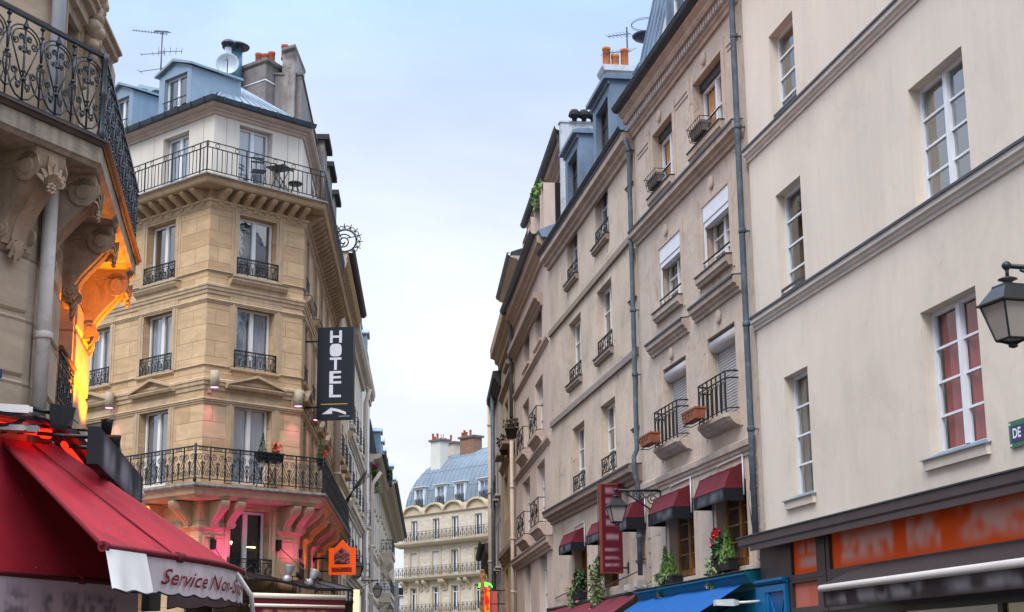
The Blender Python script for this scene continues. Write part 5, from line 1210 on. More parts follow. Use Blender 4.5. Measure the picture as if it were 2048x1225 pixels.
# ---- windows of the stone floors
M_NET = surf('net_curtain', (.50, .52, .54), .95, .1, 3)
gm = M_GLASSR
M_NETD = surf('grey_net_curtain', (.24, .25, .27), .95, .1, 3)
for F, cols in ((HA, [AU, AU2]), (HB, [BU]), (HC, cU)):
    for c in cols:
        for d in (D2, D3, D4):
            fu = (c[0]+.02, c[1]-.02, d[0]+.02, d[1]-.02)
            window(h, F, *fu, RH-.06, M_WHITEW, gm if d is D4 else M_GLASSH, 2, 0, w=.07, mull=.13, curtain=([(0, .4), (.62, 1)] if d is D3 else [(0, 1)] if d is D2 else None), cm=M_NET if d is D3 or F is HB else M_NETD)
            if d is not D2:
                mb = MB(); guard_scroll(mb, c[0]-.06, c[1]+.06, d[0]-.03, d[0]+.50, -.04, bay=.34, t=.0145, dense=1); mb.build('window_guard', M_IRON, h, F.M)
                sill(h, F, c[0]-.2, c[1]+.2, d[0]-.04, .1, .10, M_STT)
            # moulded architrave
            mb = MB()
            for (o, w, p) in ((.0, .092, .018), (.09, .082, .04), (.17, .10, .02)):
                for (a, b) in ((c[0]-o-w, c[0]-o), (c[1]+o, c[1]+o+w)): mb.box(a, b, -p, .01, d[0], d[1]+o+w)
                mb.box(c[0]-o, c[1]+o, -p, .01, d[1]+o, d[1]+o+w)
            mb.build('architrave', M_STT, h, F.M)
        # small hood under the top windows, pediment over the balcony windows
        mb = MB(); z = D4[0]-.18; mb.prism([(.02, z-.30), (-.07, z-.30), (-.10, z-.2), (-.16, z-.16), (-.22, z-.06), (-.22, z-.01), (.02, z+.02)], c[0]-.34, c[1]+.34); mb.prism([(.02, z+.02), (-.235, z-.006), (-.235, z+.01), (.02, z+.04)], c[0]-.36, c[1]+.36, 1); mb.build('window_hood', [M_STT, M_STG], h, F.M)
        mb = MB(); a, b = c[0]-.36, c[1]+.36; m = (a+b)/2; z = D3[0]-.68; hp = .40
        mb.prism([(.02, z), (-.16, z), (-.2, z+.07), (-.2, z+.1), (.02, z+.1)], a, b)
        for s in (0, 1):
            x0, x1 = (a, m) if s == 0 else (b, m)
            mb.loft([[(x0, .02, z+.1), (x0, -.22, z+.1), (x0, -.22, z+.17), (x0, .02, z+.17)], [(x1, .02, z+hp), (x1, -.22, z+hp), (x1, -.22, z+hp+.08), (x1, .02, z+hp+.08)]])
        mb.face([(a, -.06, z+.1), (b, -.06, z+.1), (m, -.06, z+hp)]); mb.build('pediment', M_STT, h, F.M)
# entresol windows: lit dining room behind the corner one
c = BU; d = D1
window(h, HB, c[0]+.02, c[1]-.02, d[0]+.02, d[1]-.02, RH-.04, M_WHITEW, glass('entresol_glass', refl=1.5), 2, 0, w=.07, mull=.14)
mb = MB(); guard_scroll(mb, c[0]-.1, c[1]+.08, d[0]-.05, d[0]+.50, -.05, bay=.36, t=.0145); mb.build('window_guard', M_IRON, h, HB.M)
mb = MB()
for (o, w, p) in ((.0, .09, .02), (.09, .12, .05)):
    for (a, b) in ((c[0]-o-w, c[0]-o), (c[1]+o, c[1]+o+w)): mb.box(a, b, -p, .01, d[0]-.3, d[1])
    n = 8; P = [(c[0]-o-w+(c[1]-c[0]+2*(o+w))*i/n, d[1]+(.16+o*.4)*sin(pi*i/n)) for i in range(n+1)]
    for i in range(n): mb.loft([[(P[i][0], -p, P[i][1]), (P[i][0], .01, P[i][1]), (P[i][0], .01, P[i][1]+w+.03), (P[i][0], -p, P[i][1]+w+.03)], [(P[i+1][0], -p, P[i+1][1]), (P[i+1][0], .01, P[i+1][1]), (P[i+1][0], .01, P[i+1][1]+w+.03), (P[i+1][0], -p, P[i+1][1]+w+.03)]])
mb.build('architrave', M_STT, h, HB.M)
for c in cU[:3]:
    window(h, HC, c[0]+.02, c[1]-.02, D1[0], D1[1], RH-.04, M_WHITEW, M_GLASS, 2, 0, w=.07)
    mb = MB(); guard_scroll(mb, c[0]-.05, c[1]+.05, D1[0]-.05, D1[0]+.5, -.05, bay=.34, t=.0145); mb.build('window_guard', M_IRON, h, HC.M)
# ---- lit dining room: wall lamp and cove light seen through the corner entresol window
mb = MB(); mb.box(BU[0]-.1, BU[1]+.1, .72, .74, D1[0], D1[1]+.1)
mb.build('room_wall', surf('cream_room', (.5, .45, .36), .9, .08), h, HB.M)
rl = thing('wall_sconce', at(HB, -1.95, .66, 5.0), 'glowing glass wall lamp behind the corner dining room window', 'lamp')
mb = MB(); mb.lathe([(.02, 0), (.07, .02), (.09, .16), (.05, .2)], n=10); mb.build('shade', glow('warm_shade', (1, .62, .2), 7), rl)
mb = MB(); mb.tube([(0, 0, -.12), (0, .04, -.06), (0, .06, 0)], .014, 5); mb.lathe([(.03, .2), (.06, .23), (.0, .3)], n=8); mb.build('mount', surf('brass', (.4, .25, .08), .3, .1, metal=.8), rl)
cl = thing('cove_light', at(HB, -1.12, .66, 5.02), 'yellow lit cove strip on the dining room wall right of the sconce', 'lamp')
mb = MB(); mb.box(-.38, .1, -.02, .04, 0, .03); mb.build('strip', glow('cove_strip', (1, .75, .25), 6), cl)
# ---- attic storey (cream), cornice, zinc roof
SB = .12
ZA0, ZA1 = ZR2, 17.75
aB = (-2.42, -1.20, ZR2+.1, 17.60); aA = (-2.63, -1.34, ZR2+.1, 17.5)
def shiftF(F, y): return Fac((F.o-F.n*y), degrees_of(F))
def degrees_of(F): return math.degrees(atan2(F.d.x, F.d.y))
eA = (0, -SB*mAB)
wall('attic_wall', [M_CREAM, M_DARK], h, HB, LB+SB*mAB, -SB*mBC, ZA0, ZA1, [aB+(.26,)], y0=SB, sides=False)
wall('attic_wall', [M_CREAM, M_DARK], h, HA, LA, -SB*mAB, ZA0, ZA1, [aA+(.26,), (-6.3, -5.0, ZR2+.1, 17.5, .26)], y0=SB, sides=False)
wall('attic_wall', [M_CREAM, M_DARK], h, HC, SB*mBC, LC, ZA0, ZA1, [(u0, u1, ZR2+.1, 17.5, .26) for u0, u1 in cU[1:]], y0=SB, sides=False)
for F, w in ((HB, aB), (HA, aA), (HA, (-6.3, -5.0, ZR2+.1, 17.5))): window(h, F, w[0]+.02, w[1]-.02, w[2], w[3]-.02, SB+.22, M_WHITE, gm, 2, 0, w=.07, mull=.13, curtain=[(0, 1)], cm=M_PALECURT)
mb = MB()
for F, us in ((HB, (LB+.55, -.62, -.2)), (HA, (-.62, -3.1))):
    for u in us: mb = MB(); mb.box(u-.01, u+.01, SB-.006, SB+.01, ZA0, ZA1-.05); mb.build('render_joint', M_CORN, h, F.M)
yo = SB
def aband(name, prof, mats):
    for F, a, b, e in FACES:
        mb = MB(); mb.prism([(y+yo, z) for y, z in prof], a, b, 0, e); mb.build(name, mats, h, F.M)
aband('attic_cornice', [(.02, ZA1-.04), (-.05, ZA1-.04), (-.08, ZA1+.04), (-.13, ZA1+.06), (-.13, ZA1+.12), (-.24, ZA1+.16), (-.3, ZA1+.22), (-.3, ZA1+.27), (.3, ZA1+.29)], M_CORN)
ZG2 = ZA1+.27
for F, a, b, e in FACES[:2]:
    mb = MB(); mb.prism([(-.30, ZG2-.03), (-.34, ZG2+.10), (-.30, ZG2+.11), (.2, ZG2+.05), (.2, ZG2-.03)], a, b, 0, e)
    n = int((b-a)/.62)
    for i in range(n+1): u = a+.1+(b-a-.2)*i/max(n, 1); mb.box(u, u+.035, -.355, -.3, ZG2-.02, ZG2+.12)
    mb.build('gutter', M_GUT, h, F.M)
# low zinc hip over the corner, up to a ridge point
apx = atY((455, 163), 47.5)
def hipface(F, a, b, ea, eb, apex, root, seams, name='roof'):
    p = F.W(a+ea, -.08, ZG2+.05); q = F.W(b+eb, -.08, ZG2+.05); mb = MB()
    dn = Vector((0, 0, -.04))
    mb.face([p, q, apex]); mb.face([p+dn, q+dn, apex+dn])
    mb.face([p, q, q+dn, p+dn])
    for i in range(1, seams):
        s = p.lerp(q, i/seams); t = s.lerp(apex, .97); mb.tube([s+Vector((0, 0, .02)), t+Vector((0, 0, .02))], .028, 4)
    for s in (p, q): mb.tube([s, apex], .045, 6)
    mb.build(name, M_ZINC, root, Matrix.Identity(4))
hipface(HB, LB, 0, .0, .0, apx, h, 9)
rA = HA.W(-9, 3.2, 18.95); 
mb = MB(); p, q = HA.W(0, -.14, ZG2+.06), HA.W(LA, -.14, ZG2+.06); t1 = HA.W(LA, 3.2, 19.9)
mb.face([q, p, apx, t1]); 
for i in range(1, 16):
    f = i/16; mb.tube([p.lerp(q, f)+Vector((0, 0, .02)), apx.lerp(t1, f)+Vector((0, 0, .02))], .028, 4)
mb.face([t1, apx, HC.W(6, 6, 20), HA.W(LA, 9, 20)])
mb.build('roof', M_ZINC, h, Matrix.Identity(4))
mb = MB(); p, q = HC.W(0, .0, ZG2+.04), HC.W(LC, .0, ZG2+.04); mb.face([p, q, HC.W(LC, 3, ZG2+1.2), apx]); mb.build('roof', M_ZINC, h, Matrix.Identity(4))
# two zinc dormers on the left roof slope
M_DORM = surf('pale_blue_zinc', (.25, .33, .41), .45, .1, 1.2, streak=.08, metal=.15)
for tl, tr, bl, br in (((318, 158), (380, 140), (322, 233), (381, 216)), ((219, 205), (266, 178), (224, 273), (266, 254))):
    u0 = HA.u(tl[0], 190, .0); u1 = HA.u(br[0], 190, .0)
    z0 = ZG2+.05; z1 = z0+1.45 if tl[0] > 300 else z0+1.45
    dormer(h, HA, u0, u1, z0, z1, .0, 1.9, (u0+.28, u1-.2, z0+.16, z1-.14), [M_DORM, M_DARK], M_WHITE, gm, .12, .2, 0, 2, gable=.32)
    mb = MB(); mb.tube([(u0+.28, -.04, z0+.52), (u1-.2, -.04, z0+.52)], .022, 6); mb.tube([(u0+.28, -.04, z0+.22), (u1-.2, -.04, z0+.22)], .018, 6)
    for k in range(3): mb.tube([(u, 0-.04, z) for u, _, z in spiral(u0+.45+k*.3, z0+.37, .11, .03, 0, 1.2, 9)], .009, 4)
    mb.build('dormer_guard', M_IRONB, h, HA.M)
# grey chimney wall standing over the street front
M_CHIM = surf('grey_chimney_render', (.235, .21, .20), .95, .2, 1.3, bump=.4, bs=9, streak=.2, dirt=(.10, .09, .085), dirtamt=.75, ds=1.3)
M_CHIM2 = surf('sooty_chimney_render', (.30, .27, .25), .95, .25, 1.6, bump=.5, bs=9, streak=.2, dirt=(.05, .045, .045), dirtamt=.9, ds=1.7)
def stack(cpts, z0, z1, mat, name, pots=(), capm=M_STG, cap=.14):
    mb = MB(); mb.loft([[(x, y, z) for x, y in cpts] for z in (z0, z1)])
    cx = sum(p[0] for p in cpts)/len(cpts); cy = sum(p[1] for p in cpts)/len(cpts)
    mb.loft([[(cx+(x-cx)*k, cy+(y-cy)*k, z) for x, y in cpts] for z, k in ((z1-.02, 1.02), (z1+.04, 1.10), (z1+cap, 1.10), (z1+cap+.04, 1.0))], 1)
    o = mb.build(name, [mat, capm], h, Matrix.Identity(4))
    for (x, y, hh, r) in pots:
        mb = MB(); mb.lathe([(r*1.05, 0), (r*1.1, .08), (r, .12), (r, hh-.1), (r*1.12, hh-.08), (r*1.12, hh), (r*.8, hh), (r*.75, hh-.1)], (x, y, z1+cap), 10); mb.build('chimney_pot', M_POT, o, Matrix.Identity(4))
    return o
def xyat(px, Y): v = atY((px, 200), Y); return (v.x, v.y)
YC = 49.0
zc1 = atY((520, 125), YC).z; zc2 = atY((590, 128), YC+1.5).z
a, b, c_, d_ = xyat(455, YC+1.2), xyat(530, YC), xyat(564, YC+.9), xyat(510, YC+3.2)
pot = lambda px, Y, hh, r=.115: xyat(px, Y)+(hh, r)
stack([a, b, c_, d_], 17.5, zc1, M_CHIM, 'chimney', [pot(501, YC+1.6, .42), pot(515, YC+1.2, .66), pot(529, YC+1.0, .55), pot(541, YC+1.0, .62)])
mb = MB()
for dz_ in (.62, 1.42): mb.tube([Vector((p[0], p[1], zc1-dz_)) for p in (a, b, c_)], .03, 5)
mb.build('chimney_strap', M_WHITE, h, Matrix.Identity(4))
a, b, c_, d_ = xyat(563, YC+.5), xyat(588, YC+.2), xyat(608, YC+2.4), xyat(585, YC+3)
stack([a, b, c_, d_], 17.5, zc2, M_CHIM2, 'chimney', [pot(567, YC+1.5, .55), pot(580, YC+1.6, .42)])
# long party wall behind, running down the street
zpw = (HC.z(609, 165, -.5)+HC.z(640, 330, -.5))/2; upw = HC.u(603, 170, -.5)
mb = MB(); mb.box(upw, 13.0, .5, 1.4, 17, zpw); mb.box(upw-.05, 13.1, .45, 1.5, zpw, zpw+.07, 1); mb.build('party_wall', [M_CHIM, M_STG], h, HC.M)
for k, (u, w, hh) in enumerate(((10.5, 1.8, .1), (13.5, 2.0, .0), (17., 1.7, -.1))):
    mb = MB(); z = zpw+hh; mb.box(u, u+w, .2, 1.6, 15, z); mb.box(u-.15, u+w+.15, .0, 1.8, z, z+.2, 1); mb.build('chimney', [M_CHIM, surf('dark_cap_slab', (.04, .038, .038), .9)], h, HC.M)
# vents, dish, aerial, air conditioner on the roof
vp = atY((455, 128), 47.2); s = 47.2/3180
t = thing('satellite_dish', T(vp.x, vp.y, vp.z) @ Matrix.Rotation(radians(8), 4, 'Z'), 'pale grey round satellite dish on the hotel roof peak', 'satellite dish')
mb = MB(); R = 25*s
rings = [[(r*cos(2*pi*k/24), -y, r*sin(2*pi*k/24)) for k in range(24)] for r, y in ((R*.02, -.10), (R*.5, -.07), (R*.85, 0), (R, .05), (R*1.0, .02), (R*.8, -.06), (R*.02, -.14))]
mb.loft(rings, sm=True); mb.build('dish', surf('pale_dish', (.45, .52, .58), .5, .15, 2, streak=.2), t)
mb = MB(); mb.tube([(0, -.05, -R), (.02, -.35, -R*.2), (0, -.45, 0)], .018, 5); mb.box(-.03, .03, -.5, -.4, -.06, .06); mb.tube([(0, .1, -R*1.2), (0, .15, 0)], .035, 6); mb.build('arm', M_STG, t)
for px, py, Y, r, hh, lab in ((472, 92, 49.5, .27, 1.5, 'wide teal metal flue with flat cowl behind the pale satellite dish'), (457, 85, 48.8, .14, 1.1, 'thin steel flue pipe left of the wide teal flue')):
    v = atY((px, py), Y); t = thing('roof_flue', T(v.x, v.y, v.z-hh-.2), lab, 'flue')
    mb = MB(); mb.lathe([(r*.85, 0), (r*.85, hh)], n=14); mb.build('pipe', surf('teal_zinc_%d' % px, (.10, .19, .24) if r > .2 else (.4, .45, .5), .4, .15, 4, metal=.4), t)
    mb = MB(); mb.lathe([(r*1.7, hh+.12), (r*1.75, hh+.16), (r*1.2, hh+.26), (.02, hh+.32)], n=16)
    for k in range(4): mb.tube([(r*.8*cos(k*pi/2), r*.8*sin(k*pi/2), hh-.02), (r*.8*cos(k*pi/2), r*.8*sin(k*pi/2), hh+.14)], .015, 4)
    mb.build('cowl', M_GUT, t)
v = atY((320, 175), 48.5); zt = atY((320, 62), 48.5).z
aerial(T(v.x, v.y, v.z-.4), zt-v.z+.4, 'tall television aerial with three antennas on the left of the hotel roof', [(zt-v.z+.3, 1.15, pi+.2, .05, 12, .16), (zt-v.z+.35, .5, 1.9, .5, 6, .3), (zt-v.z-.35, .8, .25, .12, 5, .36), (zt-v.z-.40, .8, pi+.1, -.1, 3, .25), (zt-v.z-.95, .9, pi-.2, -.05, 2, .3)])
v = atY((299, 190), 48.2); t = thing('air_conditioner', T(v.x, v.y, v.z-.4) @ Matrix.Rotation(radians(35), 4, 'Z'), 'grey air conditioning unit with round fan beside the aerial mast', 'air conditioner')
mb = MB(); mb.box(-.42, .42, -.18, .18, 0, .62); mb.build('case', surf('ac_case', (.33, .42, .46), .5, .1, 3), t)
mb = MB(); mb.loft([[(.18+r*cos(2*pi*k/16), y, .31+r*sin(2*pi*k/16)) for k in range(16)] for r, y in ((.24, -.17), (.24, -.20), (.2, -.205), (.02, -.2))]); mb.box(-.35, -.15, -.19, -.17, .1, .5); mb.build('fan_grille', surf('fan_dark', (.03, .05, .055), .6), t)
# garden chair, table, stool on the top balcony
def bistro_table(M, label, lean=0, z=.70, w=.56):
    t = thing('folding_table', M, label, 'table', None); mb = MB(); mb.box(-w/2, w/2, -w/2, w/2, z, z+.03); mb.box(-w/2, w/2, -w/2, -w/2+.02, z-.06, z); mb.build('tabletop', M_IRON, t)
    for s in (-1, 1):
        mb = MB(); mb.tube([(s*.2, -.22, 0), (s*.2, .22, z)], .014, 5); mb.tube([(s*.2, .22, 0), (s*.2, -.22, z)], .014, 5); mb.build('leg', M_IRON, t)
    return t
Z0 = ZR2+.03
bistro_table(at(HB, -1.18, -.26, Z0+.1) @ Matrix.Rotation(.4, 4, 'Z'), 'small black square folding table on the top corner balcony', w=.62)
t = thing('folding_chair', at(HB, -1.95, -.25, Z0+.1) @ Matrix.Rotation(-.4, 4, 'Z'), 'slatted folding garden chair left of the table on the top balcony', 'chair')
mb = MB()
for i in range(5): mb.box(-.2, .2, -.18+i*.09, -.13+i*.09, .45, .465)
mb.build('seat', M_IRON, t)
mb = MB()
for z in (.78, .9): mb.box(-.2, .2, .2, .215, z, z+.06)
mb.build('backrest', M_IRON, t)
for s in (-1, 1):
    mb = MB(); mb.tube([(s*.19, -.2, 0), (s*.19, .2, .96)], .011, 5); mb.tube([(s*.19, .22, 0), (s*.19, -.16, .45)], .011, 5); mb.build('leg', M_IRON, t)
t = thing('stool', at(HB, -.62, -.3, Z0+.1), 'low round black stool right of the folding table on the top balcony', 'stool')
mb = MB(); mb.lathe([(.2, .3), (.22, .32), (.22, .36), (.18, .39)], n=14); mb.build('seat', M_IRON, t)
for k in range(4):
    mb = MB(); a = k*pi/2+.3; mb.tube([(.08*cos(a), .08*sin(a), .31), (.17*cos(a), .17*sin(a), 0)], .011, 5); mb.build('leg', M_IRON, t)
# lower balcony: table, chair, planters
bistro_table(at(HB, -1.5, -.42, ZF+.05), 'small black table under the red flowers on the lower hotel balcony', z=.74, w=.5)
for (F, u, lab, fl) in ((HB, -1.55, 'trough with red geraniums and boxwood hooked on the corner balcony rail', 1), (HA, -3.35, 'trough with two clipped boxwood bushes at the left of the balcony', .2), (HC, .1, 'trough with pointed shrub and red blooms on the street end of balcony', .6)):
    w = .9
    ps = [('shrub', M_LF3, [((-.25, 0, .2), (.17, .14, .62), 380, .1, 'cone')]), ('shrub', M_LF3, [((.2, 0, .2), (.16, .14, .66 if F is HA else .38), 340, .1, 'cone')])]
    if fl > .5: ps.append(('flower', M_RED, [((.2, -.06, .42), (.22, .1, .16), 90, .09, 'ball')]))
    else: ps.append(('flower', M_RED, [((0, -.1, .35), (.06, .05, .05), 12, .07, 'ball')]))
    trough(F, u, rz1-.24, w, lab, ps, n=NR-.1, group='planters on the hotel balcony', h=.26)
# projecting cylinder spotlights washing the facade pink
M_SPOT = surf('cream_metal_spot', (.42, .34, .24), .5, .06)
for (F, u, z, lab) in ((HB, LB+.16, 9.62, 'cream cylinder spotlight on the corner between the two facades'), (HB, -.3, 9.4, 'cream cylinder spotlight at the right edge of the corner face'), (HA, -4.25, 9.5, 'cream cylinder spotlight on the left hotel facade'), (HC, 2.9, 9.5, 'cream cylinder spotlight on the street front below the hotel sign')):
    t = thing('wall_spotlight', at(F, u, -.28, z), lab, 'spotlight', 'cream spotlights on the hotel')
    mb = MB(); mb.lathe([(.13, -.22), (.13, .25), (.11, .26)], n=14); mb.tube([(0, 0, .0), (0, .28, 0)], .03, 6); mb.box(-.05, .05, .22, .28, -.35, .1); mb.build('housing', M_SPOT, t)
    mb = MB(); mb.lathe([(.02, -.226), (.115, -.224)], n=14); mb.build('lens', glow('pink_lens', (1, .35, .75), 2), t)
    ld = bpy.data.lights.new('pink_spot', 'SPOT'); ld.energy = 34; ld.color = (1, .25, .55); ld.spot_size = radians(70); ld.spot_blend = .8; ld.shadow_soft_size = .06
    lo = bpy.data.objects.new('spot_beam', ld); COL.objects.link(lo); lo.parent = t; lo.location = (0, .02, -.3)
# HOTEL sign
n0 = 1.0
pz_ = atY((636, 656), 47.0); qz = atY((706, 839), 47.0)
hw, hh = qz.x-pz_.x, pz_.z-qz.z
t = thing('hotel_sign', T(pz_.x, 47.0, qz.z) @ Matrix.Rotation(radians(-6), 4, 'Z'), 'tall black HOTEL sign with white letters and a left pointing arrow', 'sign')
mb = MB(); mb.box(0, hw, 0, .26, 0, hh); mb.build('box', surf('sign_black', (.010, .013, .02), .35, .1, 2), t)
mb = MB()
WL = surf('sign_letter_white', (.62, .62, .66), .5, .08, 8); YL = surf('sign_yellow_line', (.55, .33, .03), .5)
lh = hh*.133
for i, ch in enumerate('HOTEL'):
    zc = hh*(.965-.148*i)-lh
    mb = MB(); text_mb(mb, ch, lh*1.40, lambda x, y, zc=zc: (x, -.006, zc+y), bold=.012)
    xs = [v[0] for v in mb.v]; k = hw*.33/(max(xs)-min(xs)); x0 = min(xs); mb.v = [((v[0]-x0)*k+hw*.345, v[1], v[2]) for v in mb.v]
    if ch == 'O':
        x0, x1 = min(v[0] for v in mb.v), max(v[0] for v in mb.v); z0, z1 = min(v[2] for v in mb.v), max(v[2] for v in mb.v); mb = MB()
        sg_ = lambda v: (1 if v > 0 else -1)*abs(v)**.62
        mb.face([((x0+x1)/2+(x1-x0)/2*sg_(cos(a*pi/16)), -.006, (z0+z1)/2+(z1-z0)/2*sg_(sin(a*pi/16))) for a in range(32)])
    mb.build('letter', WL, t)
mb = MB(); mb.box(hw*.12, hw*.86, -.008, -.002, hh*.158, hh*.166); mb.build('yellow_line', YL, t)
mb = MB(); n = 8
P = [(hw*(.82-.42*i/n), hh*(.062+.045*sin(pi*.5*i/n))) for i in range(n+1)]
mb.loft([[(x+hw*.0, -.006, z-.02*hh*.9) for x, z in P], [(x, -.006, z+.012*hh) for x, z in P]], closed=False)
mb.face([(hw*.15, -.006, hh*.055), (hw*.44, -.006, hh*.058), (hw*.42, -.006, hh*.128)]); mb.build('arrow', WL, t)
mb = MB(); mb.box(hw*.62, hw*.93, -.006, -.002, hh*.028, hh*.032); mb.build('small_print', WL, t)
mb = MB()
for z in (hh*.86, hh*.14): mb.tube([(-.02, .13, z), (-.42, .16, z)], .028, 6); mb.box(-.45, -.41, .08, .24, z-.1, z+.1)
mb.build('bracket', M_IRON, t)
# ================================================================ LEFT ROW further down the street
def row_house(name, u0, u1, zt, mat, trim, label, cols, levels, wh=1.9, ww=1.15, eave=.35, eaveh=.6, guards=(), bands=(), roofm=M_LEAD, dormers=0, frame=M_WHITEW, eavem=None, gut=0, shut=None, F=None, roofh=2.3):
    F = F or HC
    t = thing(name, F.M @ T((u0+u1)/2, 0, 0), label, 'house')
    sp = (u1-u0)/cols; ho = []
    for i in range(cols):
        c = u0+sp*(i+.5)
        for z in levels: ho.append((c-ww/2, c+ww/2, z, z+wh, .22))
    wall('wall', [mat, M_DARK], t, F, u0, u1, 0, zt, ho, D=6)
    for k in ho:
        window(t, F, k[0], k[1], k[2], k[3], .18, frame, M_GLASS, 2, 0, w=.08, mull=.12)
        sill(t, F, k[0]-.12, k[1]+.12, k[2], .14, .14, trim)
        if k[2] in guards:
            mb = MB(); y = -.18
            mb.box(k[0]-.15, k[1]+.15, -.26, .02, k[2]-.2, k[2]-.02)
            mb.build('balcony_slab', trim, t, F.M)
            mb = MB(); guard_cross(mb, k[0]-.1, k[1]+.1, k[2], k[2]+.9, y-.04, .022)
            for u in (k[0]-.1, k[1]+.1):
                for z in (.1, .5, .88): mb.box(u-.015, u+.015, y-.04, .02, k[2]+z-.015, k[2]+z+.015)
            mb.build('balcony_railing', M_IRON, t, F.M)
        if shut and k[2] in shut:
            for a, b in ((k[0]-.62, k[0]-.04), (k[1]+.04, k[1]+.62)):
                mb = MB(); z = k[2]
                while z < k[3]-.04: mb.prism([(-.01, z), (-.06, z+.01), (-.06, z+.03), (-.01, z+.05)], a+.04, b-.04); z += .075
                mb.box(a, a+.05, -.07, -.01, k[2], k[3]); mb.box(b-.05, b, -.07, -.01, k[2], k[3]); mb.build('shutter', M_WHITEW, t, F.M)
    for z, h_, p in bands: string(t, F, u0, u1, z, h_, p, trim)
    em = eavem or trim
    mb = MB(); z = zt
    mb.prism([(.02, z-eaveh), (-eave*.3, z-eaveh), (-eave*.35, z-eaveh*.7), (-eave*.7, z-eaveh*.55), (-eave, z-eaveh*.3), (-eave, z), (.02, z+.02)], u0, u1)
    n = int((u1-u0)/.5)
    for i in range(n): u = u0+(i+.5)*(u1-u0)/n; mb.box(u-.09, u+.09, -eave*.85, -eave*.3, z-eaveh*.62, z-eaveh*.38)
    mb.build('cornice', em, t, F.M)
    if gut: gutter(t, F, u0, u1, zt+.12, .16, -eave-.1, surf('dark_roof_gutter', (.045, .04, .042), .7), 1.2)
    mb = MB(); mb.loft([[(u, -eave*.6, zt+.05), (u, -eave*.3+.2, zt+roofh), (u, 5, zt+roofh+.8), (u, 5, zt)] for u in (u0, u1)]); mb.build('roof', roofm, t, F.M)
    for i in range(dormers):
        c = u0+(u1-u0)*(i+.5)/dormers
        dormer(t, F, c-.7, c+.7, zt+.1, zt+1.65, -eave*.8, 2.2, (c-.45, c+.45, zt+.25, zt+1.45), [M_DORM, M_DARK], M_WHITE, M_GLASSR, .12, .1, 0, 2, gable=.3)
    return t
M_G1 = surf('golden_render', (.50, .37, .24), .9, .12, .8, streak=.15); M_G2 = surf('cream_row_render', (.56, .48, .39), .9, .1, .7, streak=.15, dirt=(.4, .34, .28), dirtamt=.4)
M_G3 = surf('white_row_render', (.66, .63, .58), .9, .07, .7, streak=.12); M_G4 = surf('greige_row_render', (.50, .43, .36), .9, .12, .7, streak=.15); M_G5 = surf('beige_row_stone', (.50, .42, .32), .9, .12, .7, streak=.2)
M_GT = surf('row_trim', (.47, .39, .30), .9, .12, 2, streak=.15); M_GT1 = surf('golden_eave', (.42, .28, .15), .9, .12, 2)
g1 = row_house('golden_row_house', LC, 27.0, 18.0, M_G1, M_GT1, 'golden rendered house with dark tiled eave next to the hotel', 4, (3.6, 6.9, 10.2, 13.5), eave=.55, eaveh=.8, guards=(6.9, 10.2, 13.5), bands=((9.6, .3, .15), (6.4, .3, .15)), gut=1, roofm=M_LEAD, roofh=.5)
g2 = row_house('cream_row_house', 27.0, 41.5, 17.7, M_G2, M_GT, 'cream house with dentil cornice and long black window balconies down the left row', 4, (3.4, 6.6, 9.8, 13.0), eave=.5, eaveh=.8, guards=(6.6, 9.8, 13.0), bands=((9.2, .6, .3), (6.0, .6, .3), (12.5, .5, .25)), dormers=2)
g3 = row_house('white_row_house', 41.5, 53.0, 18.8, M_G3, M_GT, 'narrow white house between two cream drainpipes in the left row', 2, (3.6, 6.8, 10., 13.2), ww=1.0, eave=.35, eaveh=.9, guards=(6.8, 10.), dormers=0)
g4 = row_house('greige_row_house', 53.0, 72., 14.85, M_G4, M_GT, 'greige house with flowery window and deep slanting eave in the left row', 5, (3.6, 6.7, 9.7, 12.2), ww=1.0, wh=1.8, eave=.8, eaveh=.5, bands=((6.1, .3, .15), (9.1, .3, .15)), gut=1, dormers=4)
g5 = row_house('end_row_house', 72., 126., 15.2, M_G5, M_GT, 'last house of the left row with shuttered windows and two bracketed balconies', 10, (3.6, 7.0, 10.3, 12.9), ww=1.2, wh=1.8, eave=1.15, eaveh=.5, bands=((6.3, .4, .25), (9.7, .4, .25)), gut=1, shut=(7.0,), dormers=6)
for z, u0, u1 in ((10.35, 78, 86), (7.0, 74, 108)):
    mb = MB(); mb.box(u0, u1, -1.0, .02, z-.3, z); mb.prism([(.02, z-1.7), (-.25, z-1.6), (-.4, z-1.2), (-.85, z-.75), (-.9, z-.31), (.02, z-.31)], u0, u1); mb.build('balcony_slab', M_GT, g5, HC.M)
    mb = MB(); guard_scroll(mb, u0+.05, u1-.05, z+.02, z+1.0, -.93, bay=1.0, t=.03, dense=0)
    q = MB(); guard_scroll(q, .0, .95, z+.02, z+1.0, 0, bay=.45, t=.022)
    b = len(mb.v); mb.v += [(u0+.03, -x, z_) for x, y_, z_ in q.v]; mb.f += [[b+i for i in f] for f in q.f]; mb.m += q.m; mb.sm += q.sm
    mb.build('balcony_railing', M_IRON, g5, HC.M)
for u, zt_, m in ((14.9, 17.5, M_CREAMPIPE), (41.3, 16.6, M_CREAMPIPE), (53.1, 13.3, M_CREAMPIPE)):
    pipe(g1 if u < 20 else g3 if u < 50 else g4, HC, [(u, -.75 if u > 50 else -.45, zt_+.4), (u, -.22, zt_-.4), (u, -.22, 1)], .13, m, joints=[(u, -.22, z) for z in (12, 9, 6, 3.5)])
